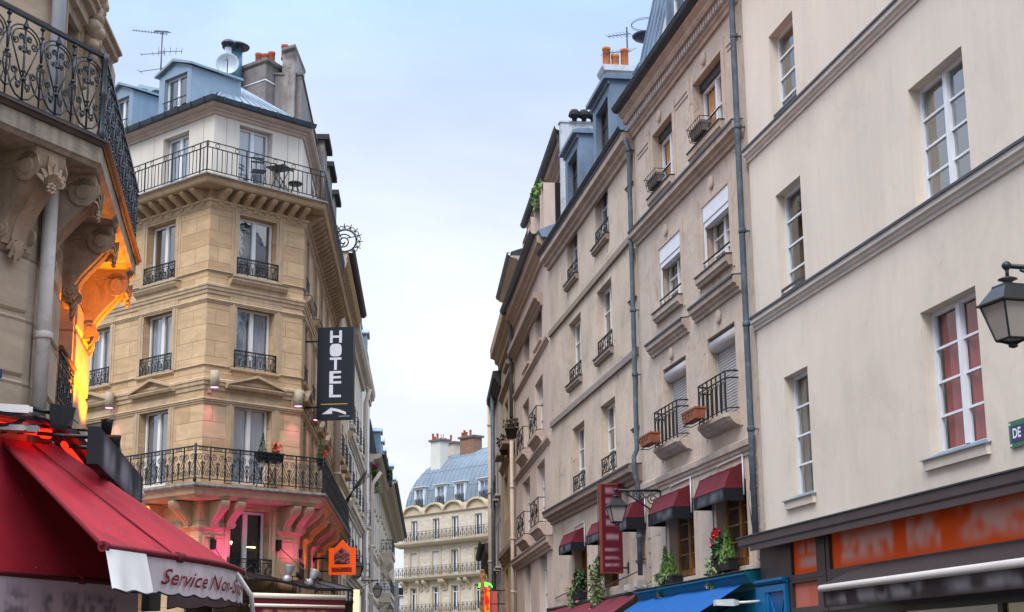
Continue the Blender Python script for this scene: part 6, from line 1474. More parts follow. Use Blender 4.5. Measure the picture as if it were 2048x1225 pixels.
# flowers high in the greige house, tall pot plants on the last roof edge
u, z = HC.uz((750, 945), .3)
trough(HC, u, z-.2, 1.6, 'hanging balcony garden with pink flowers and trailing green plants in the left row', [('leaves', M_LF1, [((0, -.0, .2), (.9, .2, .4), 300, .2, 'ball')]), ('trailing_plant', M_LF2, [((.2, -.05, .2), (.8, .2, 1.3), 400, .2, 'trail')]), ('flower', leafmat('pink_petals', (.5, .02, .25), (.7, .1, .4)), [((-.5, -.1, .55), (.5, .15, .15), 60, .14, 'ball')])], n=.3)
u, z = HC.uz((779, 950), 1.2)
trough(HC, u, z-.5, 1.6, 'leafy potted plant on the eave balcony of the last left house', [('leaves', M_LF3, [((0, 0, .5), (.45, .2, .5), 160, .26, 'ball')])], n=1.2)
# lanterns on the left row
for p, n, s, lab in (((714, 1111), 1.0, .95, 'black wall lantern half hidden behind the orange house shaped sign'), ((755, 1161), 1.15, .95, 'black lantern hanging from a long bracket in front of the bracketed balconies'), ((781, 1206), 1.0, .9, 'farthest black lantern low at the end of the left row')):
    u, z = HC.uz(p, n); street_lantern(HC.M @ T(u, -n, z), s, lab, n, gm=M_LGLASS2)
# spiked security ring at the end of the top balcony, spikes on the left
v = atY((690, 482), 58.); sc_ = 58./3180
t = thing('spiked_ring', T(*v), 'wrought iron security ring with star spikes at the end of the hotel top balcony', 'ironwork')
mb = MB()
r = 24*sc_; mb.tube([(r*cos(a*pi/12), 0, r*sin(a*pi/12)) for a in range(25)], .034, 5); mb.tube(spiral(-.06, -.03, r*.72, r*.12, .5, 1.9, 30), .028, 5)
for a in (.4, 2.2, 4.1): mb.tube([(r*cos(a), 0, r*sin(a)), (r*.3*cos(a+.5), 0, r*.3*sin(a+.5))], .02, 4)
for k in range(10):
    a = -.9+k*.42; r = 24*sc_; c = Vector((r*1.28*cos(a), 0, r*1.28*sin(a))); mb.tube([c*.78, c], .015, 4)
    for j in range(5): mb.tube([c, c+Vector((.13*cos(a+j*1.256), .06*sin(j*2.4), .13*sin(a+j*1.256)))], .018, 4)
mb.build('ring', M_IRONB, t)
mb = MB(); mb.tube([(-24*sc_, 0, 0), (-1.1, .2, 0)], .025, 5); mb.tube([(-.2, 0, -15*sc_), (-1.1, .2, -.5)], .02, 5); mb.build('stay', M_IRONB, t)
u, z = HA.uz((268, 345), .7); t = thing('iron_spikes', at(HA, u-.1, -.7, z-.9), 'cluster of curved iron spikes at the left end of the top balcony', 'ironwork')
mb = MB()
for k in range(7): a = -.5+k*.16; mb.tube([(0, 0, .1*k), (-.1+.3*a, -.2, .5+.15*k), (.55*sin(a*2)-.15, -.3, 1.35+.2*cos(a*5))], .014, 4)
for k in range(4): mb.tube([(-.3, 0, .2+.2*k), (.3, -.2, .1+.2*k)], .012, 4)
mb.build('spikes', M_IRON, t)
# row of forked spikes along the lower street balcony
t = thing('iron_spikes', at(HC, 12.5, -.7, ZF+.9), 'fan of thin iron spikes at the street end of the lower hotel balcony', 'ironwork')
mb = MB()
for k in range(8): mb.tube([(k*.22-.6, 0, .1), (k*.25-.6, -.35, .55+.06*k), (k*.3-.5, -.75, .85+.1*k)], .013, 4)
mb.build('spikes', M_IRON, t)
# ---------------- orange house-shaped sign
Ys = 50.; a = atY((657, 1150), Ys); s = Ys/3180
t = thing('house_shaped_sign', T(a.x, Ys, a.z) @ Matrix.Rotation(radians(-3), 4, 'Z'), 'bright orange house shaped hanging sign with a blurred dark picture', 'sign')
W = 54*s; Hs = 48*s; Hr = 70*s
out = [(0, 0), (W, 0), (W, Hs), (W*1.03, Hs*1.05), (W*.97, Hs*1.13), (W*.78, Hs*1.12), (W*.5, Hr), (W*.22, Hs*1.12), (W*.03, Hs*1.13), (-.03*W, Hs*1.05), (0, Hs)]
mb = MB(); mb.loft([[(x, 0, z) for x, z in out], [(x, .16, z) for x, z in out]]); mb.build('board', glow('orange_lit_plastic', (1, .10, .005), .35, (.75, .10, .01)), t)
def blotch(name, cols, sc):
    m, nt, b = _nt(name); L = nt.links.new; tc = N(nt, 'ShaderNodeTexCoord'); n = N(nt, 'ShaderNodeTexNoise'); n.inputs['Scale'].default_value = sc; n.inputs['Detail'].default_value = .5; L(tc.outputs['Object'], n.inputs[0])
    r = N(nt, 'ShaderNodeValToRGB'); e = r.color_ramp.elements; e[0].position = .3; e[0].color = cols[0]+(1,); e[1].position = .72; e[1].color = cols[-1]+(1,)
    for i, c in enumerate(cols[1:-1]): q = e.new(.3+.42*(i+1)/(len(cols)-1)); q.color = c+(1,)
    L(n.outputs['Fac'], r.inputs[0]); L(r.outputs[0], b.inputs['Base Color']); b.inputs['Roughness'].default_value = .6; return m
mb = MB(); pts = [(.2, .45), (.8, .45), (.8, .92), (.5, 1.2), (.2, .92)]; mb.face([(W*x, -.004, Hs*z*.95) for x, z in pts]); mb.build('picture', blotch('blurred_picture', [(.05, .02, .03), (.40, .02, .015), (.45, .34, .34), (.08, .03, .05), (.6, .12, .01)], 4.6), t)
mb = MB(); mb.face([(W*x, -.004, Hs*z) for x, z in ((.12, .1), (.88, .1), (.88, .3), (.12, .3))]); mb.build('lettering', blotch('blurred_lettering', [(.75, .10, .01), (.28, .02, .01), (.75, .1, .01)], 7), t)
mb = MB()
for z in (34*s, 8*s): mb.tube([(0, .08, z), (-36*s, .3, z)], .03, 6); mb.loft([[(-36*s, .3, z-.16), (-30*s, .28, z), (-36*s, .3, z+.14)], [(-36*s, .34, z-.16), (-30*s, .32, z), (-36*s, .34, z+.14)]])
mb.build('bracket', M_IRON, t)
# ---------------- glass marquise and awning boxes of the brasserie under the hotel
nM = 1.5
M_MAR = surf('black_marquise', (.014, .013, .013), .4, .2, 5)
t = thing('glass_marquise', at(HB, LB/2, 0, 3.6), 'black iron and glass entrance marquise below the hotel corner', 'canopy')
mb = MB(); n = 14; a, b = -3.9, .9
rows = []
for i in range(n+1):
    f = i/n; u = a+(b-a)*f; zz = 3.74+.20*sin(pi*min(1, f*1.5))*(1 if f < .67 else 1)
    rows.append([(u, -nM, zz), (u, -nM, zz+.07), (u, -.1, zz+.35), (u, -.1, zz+.28)])
mb.loft(rows); mb.build('roof', M_MAR, t, HB.M)
mb = MB()
for i in range(0, n+1, 2): r = rows[i]; mb.tube([r[1], r[2]], .025, 4); mb.tube([(r[0][0], -nM, r[0][2]), (r[0][0]+.05, -nM+.1, 3.55), (r[0][0], -nM, 3.42)], .018, 4)
for i in (3, 9): u = a+(b-a)*i/n; mb.tube([(u, -nM-.02, z) for u, _, z in spiral(u, 4.02, .09, .03, -pi/2, 1.2, 12)], .014, 4)
mb.box(a, b, -nM-.03, -nM+.03, 3.40, 3.47); mb.build('frame', M_MAR, t, HB.M)
mb = MB()
for (u, z, u2, z2) in ((-.75, 5.05, -.3, 3.9), (-3.0, 5.0, -3.2, 3.95)): mb.tube([(u, -.04, z), (u2, -nM, z2)], .012, 5); mb.box(u-.06, u+.06, -.06, 0, z-.15, z+.15)
mb.build('tie_rod', M_IRON, t, HB.M)
mb = MB(); mb.prism([(-nM+.05, 2.4), (-nM, 2.4), (-nM, 3.42), (-nM+.05, 3.42)], a, b); mb.box(a, b, -.2, -.1, 1.8, 3.6); mb.build('dark_glazing', surf('marquise_dark_glass', (.03, .02, .012), .15, .3, 4), t, HB.M)
zA, zB_ = HB.z(600, 1194, nM+.15), HB.z(600, 1213, nM+.3)
for (z, n_, u0, u1, r, lab) in ((zA, nM+.15, HB.u(505, 1190, nM+.15), HB.u(690, 1200, nM+.15), .075, 'upper cream awning roller tube above the brasserie front'), (zB_, nM+.3, HB.u(500, 1210, nM+.3), HB.u(688, 1216, nM+.3), .05, 'lower thinner cream awning roller bar over the burgundy valance')):
    t2 = thing('awning_roller', at(HB, u0, -n_, z), lab, 'awning', 'cream rollers of the brasserie awning')
    mb = MB(); mb.tube([(0, 0, 0), (u1-u0, 0, 0)], r, 12); mb.build('tube', surf('cream_roller', (.68, .60, .50), .5, .06, 2), t2)
    mb = MB()
    for x in (-.03, u1-u0): mb.box(x, x+.03, -r*1.2, r*1.2, -r*1.2, r*1.2)
    mb.build('end_cap', M_WHITEW, t2) if r < 0 else None
    if r > .06: mb = MB(); mb.box(.02, u1-u0-.02, -.03, .0, -.30, -.06); mb.build('cover_strip', M_BURG, t2)
    else: mb = MB(); mb.box(0, u1-u0, -.02, .0, -.42, -.04); mb.build('valance', blurtext('brasserie_valance', (.12, .014, .024), (.50, .33, .17), [(-.22, .22, .3, (u1-u0)*.85)], 4, 3.3, .9), t2)
# silver spotlights on top of the marquise
for p, lab, ry in (((574, 1143), 'silver floodlight on the marquise pointing up, left one', .2), ((618, 1150), 'silver floodlight on the marquise tilted to the right', .5)):
    u, z = HB.uz(p, nM-.2); t2 = thing('floodlight', at(HB, u, -nM+.2, z-.32), lab, 'floodlight', 'silver floodlights on the marquise')
    R_ = Matrix.Rotation(ry, 4, 'Y')
    mb = MB(); mb.lathe([(.06, .22), (.09, .26), (.13, .36), (.16, .46), (.17, .48), (.15, .47), (.08, .36)], n=14); mb.v = [tuple(R_ @ Vector(v)) for v in mb.v]; mb.lathe([(.10, .0), (.13, .06), (.12, .16), (.06, .22)], n=12); mb.build('lamp', surf('silver_lamp', (.45, .43, .45), .35, .12, 5, metal=.5), t2)
    mb = MB(); mb.tube([(-.2, 0, .2), (-.2, 0, .05), (.2, 0, .05), (.2, 0, .2)], .014, 4); mb.build('yoke', M_IRON, t2)
# lit ornament column and menu panel to the right of the awning
u, z = HC.uz((712, 1205), 1.2); Yp = 47.
a = atY((695, 1180), Yp); b = atY((718, 1235), Yp)
t = thing('lit_display_panel', T(a.x, Yp, b.z), 'warm lit display panel with dark ornament at the end of the brasserie awning', 'display')
w, hh = b.x-a.x, a.z-b.z
mb = MB(); mb.box(w*.45, w, 0, .05, 0, hh); mb.build('panel', glow('warm_panel', (1, .62, .28), .9, (.7, .5, .3)), t)
mb = MB()
for k in range(7): mb.tube([(x, -.02, z) for x, _, z in spiral(w*.35, hh*(k+.5)/7, w*.16, w*.05, k, 1.5, 10)], .016, 4)
mb.box(.0, w*.16, 0, .06, 0, hh); mb.build('ornament', M_IRON, t)
# wall fittings: little black boxes with stays, small poster
for (F, u, z, lab) in ((HB, -.72, 5.1, 'small black junction box on the right panel of the corner'), (HB, -2.98, 5.0, 'small black junction box on the left panel of the corner'), (HC, .5, 4.9, 'small black junction box on the street front pilaster')):
    mb = MB(); mb.box(-.07, .07, -.1, 0, -.13, .13); mb.box(-.045, .045, -.115, -.1, .02, .1); o = mb.build('junction_box', M_IRON, None, at(F, u, 0, z)); tag(o, lab, 'junction box', 'black boxes on the hotel wall')
mb = MB(); mb.box(-.16, .16, -.02, 0, -.5, .5); mb.box(-.13, .13, -.024, -.02, -.45, -.05, 1); mb.box(-.13, .13, -.024, -.02, .02, .45, 2)
o = mb.build('poster', [surf('poster_frame', (.4, .3, .35), .6), surf('poster_violet', (.10, .03, .22), .6, .3, 6), surf('poster_pale', (.45, .28, .30), .6, .3, 9)], None, at(HC, .9, -.03, 4.25)); tag(o, 'narrow violet and pale poster on the hotel wall beside the corner', 'poster')
# coloured up-lights between the consoles
def uplight(F, u, z, n, col, e, lab, size=85):
    t = thing('uplight', at(F, u, -n, z), lab, 'lamp', 'coloured uplights on the hotel front')
    mb = MB(); mb.lathe([(.05, -.14), (.06, 0), (.05, .02)], n=10); mb.tube([(0, 0, -.1), (0, n, -.1)], .012, 5); mb.build('housing', M_IRON, t)
    ld = bpy.data.lights.new('uplight_beam', 'SPOT'); ld.energy = e; ld.color = col; ld.spot_size = radians(size); ld.spot_blend = .9; ld.shadow_soft_size = .05
    lo = bpy.data.objects.new('uplight_beam', ld); COL.objects.link(lo); lo.parent = t; lo.location = (0, 0, .06); lo.rotation_euler = (pi-.25, 0, 0)
PK, OG = (1, .05, .40), (1, .13, .02)
for (F, u, col, e, nm) in ((HB, -2.75, PK, 230, 'pink uplight on the left panel of the corner face'), (HB, -.35, PK, 110, 'pink uplight on the right panel of the corner face'), (HC, .5, PK, 100, 'pink uplight on the first street pilaster'), (HC, 2.7, OG, 180, 'orange uplight on the second street pilaster'), (HC, 5.8, PK, 130, 'pink uplight on the third street pilaster'), (HC, 8.6, OG, 180, 'orange uplight far along the street front'), (HA, -.7, OG, 190, 'orange uplight on the left facade near the corner'), (HA, -2.6, OG, 210, 'orange uplight on the left facade further from the corner')):
    uplight(F, u, 4.28, .50, col, e*.26, nm, 115)
# neon triangle outline peeping over the red awning
v = atY((293, 1022), 42.); t = thing('neon_outline', T(*v), 'thin orange neon tube outline peeping above the red awning', 'neon sign'); s = 42/3180
mb = MB(); mb.tube([(-12*s, 0, -8*s), (-3*s, 0, 8*s), (2*s, 0, 8*s), (16*s, 0, -16*s)], .03, 6); mb.build('tube', glow('orange_neon', (1, .12, .01), 5), t)
mb = MB(); mb.box(-20*s, 20*s, .05, .12, -40*s, -6*s); mb.build('backing', M_MAR, t)
# ---------------- vertical neon signs of the far restaurant on the right side
Yn = 59.; s = Yn/3180
a = atY((960, 1141), Yn)
t = thing('lit_blade_sign', T(a.x, Yn, a.z-2.4), 'thin tall brown and yellow lit blade sign in the street middle', 'sign')
mb = MB(); mb.box(0, 9*s, 0, .12, 0, 2.4); mb.build('board', blotch('amber_blade', [(.25, .03, .01), (.5, .2, .06), (.6, .35, .12), (.3, .05, .02)], 5.5), t)
mb = MB(); mb.tube([(9*s, .06, .5), (46*s, .6, .55)], .02, 5); mb.build('bracket', M_IRON, t)
a = atY((966, 1176), Yn+.4)
t = thing('neon_sign', T(a.x, Yn+.4, a.z-1.5), 'glowing red vertical neon sign with a green crown at the street end', 'neon sign')
nm_ = blotch('red_neon_panel', [(.5, .0, .02), (.9, .02, .0), (.95, .22, .02), (.9, .02, .01)], 4.5); b = nm_.node_tree.nodes['Principled BSDF']
src = b.inputs['Base Color'].links[0].from_socket; nm_.node_tree.links.new(src, b.inputs['Emission Color']); b.inputs['Emission Strength'].default_value = 1.1
mb = MB(); mb.box(0, 13*s, 0, .25, 0, 1.5); mb.build('panel', nm_, t)
mb = MB()
for k in range(3): mb.tube([(-10*s+k*.02, -.02, 1.52+.06*k), (0, -.02, 1.6+.05*k), (8*s, -.02, 1.56+.06*k), (14*s, -.02, 1.64), (19*s, -.02, 1.52)], .018, 5)
mb.build('crown_tube', glow('green_neon', (.1, 1, .03), 3.5), t)
mb = MB()
for z in (.3, .9, 1.4): mb.tube([(13*s, .1, z), (44*s, .7, z+.02)], .02, 5)
mb.build('bracket', M_IRON, t)
mb = MB(); mb.box(0, .2, 0, .1, 0, 2.6); o = mb.build('red_wall_panel', glow('red_lit_panel', (1, .12, .08), .15, (.5, .09, .07)), None, T(*(atY((984, 1225), 61.)-Vector((0, 0, 1.8))))); tag(o, 'narrow red lit wall panel right of the neon sign', 'sign')
a = atY((789, 1163), 105.); s = 105/3180
mb = MB(); mb.box(0, 8*s, 0, .2, -75*s, 0); o = mb.build('hanging_board', surf('grey_board', (.30, .28, .255), .8, .1), None, T(*a)); tag(o, 'plain grey hanging board at the end of the left row', 'sign')
# ---------------- domed house closing the street
E = at_az((985, 1045), 215, -40.7)
M_E = stone('pale_far_stone', (.62, .535, .42), (.56, .48, .37), (.48, .40, .30), 1.6, .5, bump=.1)
M_ET = surf('far_stone_trim', (.53, .43, .30), .9, .1, 1)
e = thing('domed_house', E.M, 'pale stone apartment house with a rounded blue zinc dome roof closing the street', 'apartment house')
UL, UR = -20.4, 6.0
cols = (-17.9, -12.7, -8.3, -3.1, 1.9); wv = .78
LV = ((19.1, 22.2), (14.2, 17.5), (9.0, 12.5), (4.6, 7.8))
wall('wall', [M_E, M_DARK], e, E, UL, UR, 0, 24.0, [(c-wv, c+wv, a, b, .35) for c in cols for a, b in LV], D=14)
M_FARW = surf('far_window_white', (.66, .68, .70), .5, .05)
for i, c in enumerate(cols):
    for j, (a, b) in enumerate(LV):
        if j == 1 and i < 2:
            mb = MB()
            for k in range(2): mb.box(c-wv+k*wv+.02, c+k*wv-.02, .12, .2, a, b-.02)
            for k in range(22): mb.box(c-wv, c+wv, .10, .12, a+k*.15, a+k*.15+.05)
            mb.build('shutter', surf('far_shutter', (.62, .58, .53), .7, .05), e, E.M); continue
        window(e, E, c-wv, c+wv, a, b, .28, M_FARW, M_GLASS, 2, 0, w=.14, mull=.3, transom=.9 if j == 2 else 0)
    for a, b in LV[1:3]:
        mb = MB()
        for (p, q, r, s_) in ((c-wv-.5, c-wv, a, b+.5), (c+wv, c+wv+.5, a, b+.5), (c-wv, c+wv, b, b+.6)): mb.box(p, q, -.1, .02, r, s_)
        mb.build('architrave', M_ET, e, E.M)
    # arched gable over each bay
    mb = MB(); n = 12; w = 2.05; P = [(c+w*cos(pi-pi*k/n), 23.05+1.15*sin(pi*k/n)) for k in range(n+1)]
    for k in range(n):
        (x0, z0), (x1, z1) = P[k], P[k+1]; mb.loft([[(x0, -.55, z0), (x0, .3, z0), (x0, .3, z0+.28), (x0, -.55, z0+.28)], [(x1, -.55, z1), (x1, .3, z1), (x1, .3, z1+.28), (x1, -.55, z1+.28)]])
    mb.face([(x, -.15, z) for x, z in P]); mb.build('arched_gable', M_ET, e, E.M)
string(e, E, UL, UR, 23.1, .35, .3, M_ET, None, 'cornice')
for z, h0 in ((19.0, 1.45), (14.05, 1.35), (8.75, 1.35)):
    mb = MB(); mb.prism([(.02, z-.75), (-.9, z-.55), (-1.15, z-.25), (-1.2, z), (.02, z)], UL-.8, UR); mb.build('balcony_slab', M_ET, e, E.M)
    mb = MB(); guard_scroll(mb, UL-.7, UR, z+.05, z+h0, -1.1, bay=.95, t=.035, dense=0)
    mb.build('balcony_railing', M_IRON, e, E.M)
    if z == 14.05:
        for c in cols:
            for du in (-1.9, 1.9): mb = MB(); corbel(mb, c+du, .5, 0, 1.0, z-.6, 1.5, n=8); mb.build('console', M_ET, e, E.M)
# dome roof: front and left end curve inwards together
zD0 = 23.4; zD1 = E.z(984, 893, -7); HD = zD1-zD0; RD = 8.0
mb = MB(); K = 14; rings = []
for k in range(K+1):
    a = (pi/2)*k/K; d = RD*(1-cos(a)); zz = zD0+HD*sin(a)
    rings.append([(UR+.5, .1+d, zz), (UL+.15+d*.95, .1+d, zz), (UL+.15+d*.95, 16, zz)])
mb.loft(rings, closed=False, sm=False)
nS = 26
for i in range(nS+1):
    u = UL+.4+(UR-UL-.4)*i/nS; pts = []
    for k in range(K+1):
        a = (pi/2)*k/K; d = RD*(1-cos(a))
        if u < UL+.15+d*.95: break
        pts.append((u, .1+d-.03, zD0+HD*sin(a)))
    mb.tube(pts, .06, 4)
for k in (3, 6, 9, 12):
    a = (pi/2)*k/K; d = RD*(1-cos(a)); zz = zD0+HD*sin(a); mb.tube([(UL+.15+d*.95, .1+d-.02, zz), (UR, .1+d-.02, zz)], .035, 4)
M_EZ = surf('far_blue_zinc', (.185, .23, .275), .75, .1, .6, streak=.12, metal=0, spec=.15, dirt=(.18, .245, .32), dirtamt=.4, ds=.4)
mb.build('dome_roof', M_EZ, e, E.M)
mb = MB(); mb.box(-8, UR, RD+.6, RD+3, zD1-.3, zD1+.75); mb.build('roof_crest', M_EZ, e, E.M)
for i, c in enumerate((-16.9, -11.9, -7.4, -2.0)):
    z0 = 24.2; z1 = 27.0; w = .95
    dormer(e, E, c-w-.25, c+w+.25, z0-.5, z1, .15, 3.0, (c-w+.1, c+w-.1, z0, z1-.25), [M_FARW, M_DARK], M_FARW, M_GLASS, .35, 0, 0, 2)
    mb = MB(); guard_scroll(mb, c-w, c+w, z0-.1, z0+1.1, .05, bay=.9, t=.04, dense=0); mb.build('dormer_guard', M_IRON, e, E.M)
def estack(px0, px1, ytop, ybot, yd, mat, pots, name='chimney'):
    u0, z1 = E.uz((px0, ytop), -yd); u1, _ = E.uz((px1, ytop), -yd); z0 = E.z((px0+px1)/2, ybot, -yd)-1.5
    mb = MB(); mb.box(u0, u1, yd, yd+1.6, z0, z1); mb.box(u0-.25, u1+.25, yd-.25, yd+1.85, z1, z1+.3, 1); o = mb.build(name, [mat, surf('far_cap', (.14, .12, .11), .9)], e, E.M)
    for px, hh in pots:
        u = E.u(px, ytop, -yd-.8); mb = MB(); mb.lathe([(.17, 0), (.18, .15), (.16, .2), (.16, hh-.2), (.19, hh-.15), (.19, hh), (.12, hh)], (u, yd+.8, z1+.3), 10); mb.build('chimney_pot', M_POT, o, E.M)
estack(861.5, 880, 885, 944, 2.2, surf('far_white_stack', (.62, .60, .54), .9, .06, .5), ((866, 1.1), (870, .6), (875, 1.0)))
estack(884, 908, 891, 922, 8.5, surf('far_cream_stack', (.52, .44, .35), .9, .08, .5), ((886, .7), (891, .9), (896, .6), (902, 1.2)))
estack(920, 947, 879, 918, 4.4, stone('far_brick', (.26, .12, .07), (.19, .085, .05), (.34, .28, .22), .5, .17, msize=.02), ((925, .8), (929, 1.1), (933, .8), (941, 1.0)))
u0, z0 = E.uz((882, 922), -7.5); mb = MB()
for du in (0, .55): mb.tube([(u0+du, 8, z0-1), (u0+du-.9, 8.2, z0+4.2)], .06, 4)
for k in range(9): mb.tube([(u0-.1*k, 8, z0-.8+.55*k), (u0+.55-.1*k, 8, z0-.8+.55*k)], .045, 4)
mb.build('roof_ladder', M_IRON, e, E.M)
u0, z0 = E.uz((934, 936), -5.0); mb = MB(); mb.loft([[(u0, 4.0, z0-.6), (u0+1.75, 4.0, z0-.6), (u0+1.75, 4.1, z0-.4), (u0, 4.1, z0-.4)], [(u0, 5.3, z0+.75), (u0+1.75, 5.3, z0+.75), (u0+1.75, 5.4, z0+.95), (u0, 5.4, z0+.95)]]); sk = mb.build('skylight', M_IRONB, e, E.M)
mb = MB(); mb.face([(u0+.2, 4.05, z0-.38), (u0+1.55, 4.05, z0-.38), (u0+1.55, 5.22, z0+.86), (u0+.2, 5.22, z0+.86)]); mb.v = [(x, y-.14, z) for x, y, z in mb.v]; mb.build('pane', M_GLASSR, sk, E.M)
# tiny house glimpsed between the rows
a = atY((794, 1225), 330.); s = 330/3180
t = thing('distant_house', T(a.x, 330, 0), 'tiny distant house with blue slate roof glimpsed in the gap', 'house')
zz = atY((798, 1192), 330).z
mb = MB(); mb.box(-6, 10*s+3, 0, 8, 0, zz); mb.build('wall', surf('cream_far_wall', (.55, .52, .5), .9, .05), t)  # pale cream wall in one tone
mb = MB(); mb.loft([[(-6, -.3, zz), (-6, 4, zz+3.4), (-6, 8, zz)], [(10*s+3, -.3, zz), (10*s+3, 4, zz+3.4), (10*s+3, 8, zz)]]); mb.build('roof', M_ZINC, t)
mb = MB(); x = (800-794)*s; mb.box(x-.9, x+.9, -.5, .2, zz+.0, zz+1.8); mb.box(x-.7, x+.7, -.55, -.5, zz+.15, zz+1.65, 1); mb.build('dormer', [M_FARW, M_DARK], t)
# ================================================================ NEAR LEFT: stone corner house with orange-lit balcony
F1 = at_az((205, 112), 17, 25); F2 = Fac((F1.o.x, F1.o.y), -9.4)
OFF = .62
def inset(F, d, az): return Fac((F.o.x-F.n.x*d, F.o.y-F.n.y*d), az)
W1_, W2_ = inset(F1, OFF, 25), inset(F2, OFF, -9.4)
# common corner of the two walls
den = W1_.d.x*W2_.d.y-W1_.d.y*W2_.d.x
dx, dy = W2_.o.x-W1_.o.x, W2_.o.y-W1_.o.y
s1 = (dx*W2_.d.y-dy*W2_.d.x)/den
CN = W1_.o+W1_.d*s1
W1, W2 = Fac((CN.x, CN.y), 25), Fac((CN.x, CN.y), -9.4)
m12 = mit(W1, W2)
M_L = stone('near_limestone', (.45, .345, .245), (.40, .305, .21), (.27, .20, .14), 3.0, .72, bump=.55, msize=.022, off=.33, dirt=(.36, .28, .21), dirtamt=.5)
M_LT = surf('near_stone_trim', (.42, .315, .22), .85, .14, 3, bump=.35, bs=30, streak=.2, dirt=(.22, .17, .13), dirtamt=.6, ds=2.2)
M_LB = surf('balcony_fascia_stone', (.38, .31, .235), .85, .2, 2.2, bump=.3, bs=30, streak=.35, dirt=(.12, .10, .085), dirtamt=.7, ds=1.3)
l1 = thing('limestone_house', W1.M, 'near limestone corner house with carved consoles under a scrolled iron balcony, lit orange', 'house')
UE2 = W2.u(170, 800)
ZB = 7.56; ZBb = 7.27; ZRT = 8.63
wn = (W2.u(112, 720), W2.u(143, 720), 4.9, 6.55)
wu = (.75, 2.1, 7.75, 10.6)
wall('wall', [M_L, M_DARK], l1, W1, -6, 0, 0, 16, [(-3.2, -2.0, 7.7, 10.4, .3)], sides=False)
wall('wall', [M_L, M_DARK], l1, W2, 0, UE2, 0, 16, [wn+(.32,), wu+(.3,)], sides=False)
# far return wall of the house and a solid core
mb = MB(); P = [W1.W(-6, 1.0, 0), (W1.W(0, 1.0, 0)+W2.W(0, 1.0, 0))/2, W2.W(UE2, .9, 0), W2.W(UE2, 6, 0), W1.W(-6, 6, 0)]
mb.loft([[(p.x, p.y, z) for p in P] for z in (0, 16)]); mb.build('core', M_DARK, l1, Matrix.Identity(4))
mb = MB(); mb.face([(UE2, 0, 0), (UE2, 6, 0), (UE2, 6, 16), (UE2, 0, 16)]); mb.build('return_wall', M_L, l1, W2.M)
window(l1, W2, wn[0]+.02, wn[1]-.02, wn[2], wn[3]-.02, .26, M_WHITE, M_GLASS, 2, 0, w=.07)
window(l1, W2, wu[0]+.02, wu[1]-.02, wu[2], wu[3]-.02, .22, M_WHITE, M_GLASSR, 2, 1, w=.07)
mb = MB(); mb.tube([(wn[0]+.02, -.05, wn[2]+.7), (wn[1]-.02, -.05, wn[2]+.7)], .035, 8); mb.build('handrail', surf('red_brown_wood', (.16, .05, .02), .5, .2, 6), l1, W2.M)
mb = MB(); guard_scroll(mb, wn[0]+.02, wn[1]-.02, wn[2], wn[2]+.66, -.04, bay=.4); mb.build('window_guard', M_IRON, l1, W2.M)
# channelled rustication: raised blocks with deep joints on both walls
def blocks(F, a, b, z0, z1, hgt, gap=.05, p=.035):
    z = z0; mb = MB()
    while z < z1-.1:
        e = min(z+hgt, z1); mb.prism([(.01, z+gap), (-p*.4, z+gap), (-p, z+gap+.03), (-p, e-.03), (-p*.4, e), (.01, e)], a, b); z += hgt
    for i in range(0): pass
    mb.prism([(.012, z0), (-.004, z0), (-.004, z1), (.012, z1)], a, b)
    mb.build('rustication', M_L, l1, F.M)
blocks(W1, -6, -.16, 1.9, 6.5, .715); blocks(W2, .22, wn[0]-.15, 1.9, 6.5, .715); blocks(W2, wn[1]+.12, UE2+.03, 1.9, 6.6, .715)
# balcony slab wrapping the corner
u2e = F2.u(278, 598)
def slabband(name, prof, mats, extra=0):
    mb = MB(); mb.prism(prof, -6, 0, 0, (0, m12)); mb.build(name, mats, l1, W1.M)
    mb = MB(); mb.prism(prof, 0, UE2+extra-.35, 0, (-m12, 0)); mb.build(name, mats, l1, W2.M)
PB = OFF+.05
slabband('balcony_soffit', [(.02, ZBb-.02), (-PB+.06, ZBb-.02), (-PB+.03, ZBb+.01), (-PB, ZBb+.03), (-PB, ZBb+.22), (.02, ZBb+.22)], M_LB)
slabband('balcony_edge', [(.02, ZBb+.222), (-PB-.03, ZBb+.222), (-PB-.05, ZBb+.26), (-PB-.08, ZB-.02), (-PB-.08, ZB), (.02, ZB+.01)], surf('dark_moulded_edge', (.09, .065, .055), .7, .25, 4, dirt=(.03, .03, .03), dirtamt=.6, ds=3))
M_LCON = surf('shaded_carved_console_stone', (.36, .255, .17), .85, .16, 3, bump=.4, bs=30, streak=.2, dirt=(.16, .12, .09), dirtamt=.6, ds=2.2)  # darker than the house trim: shade under the balcony put into the base colour
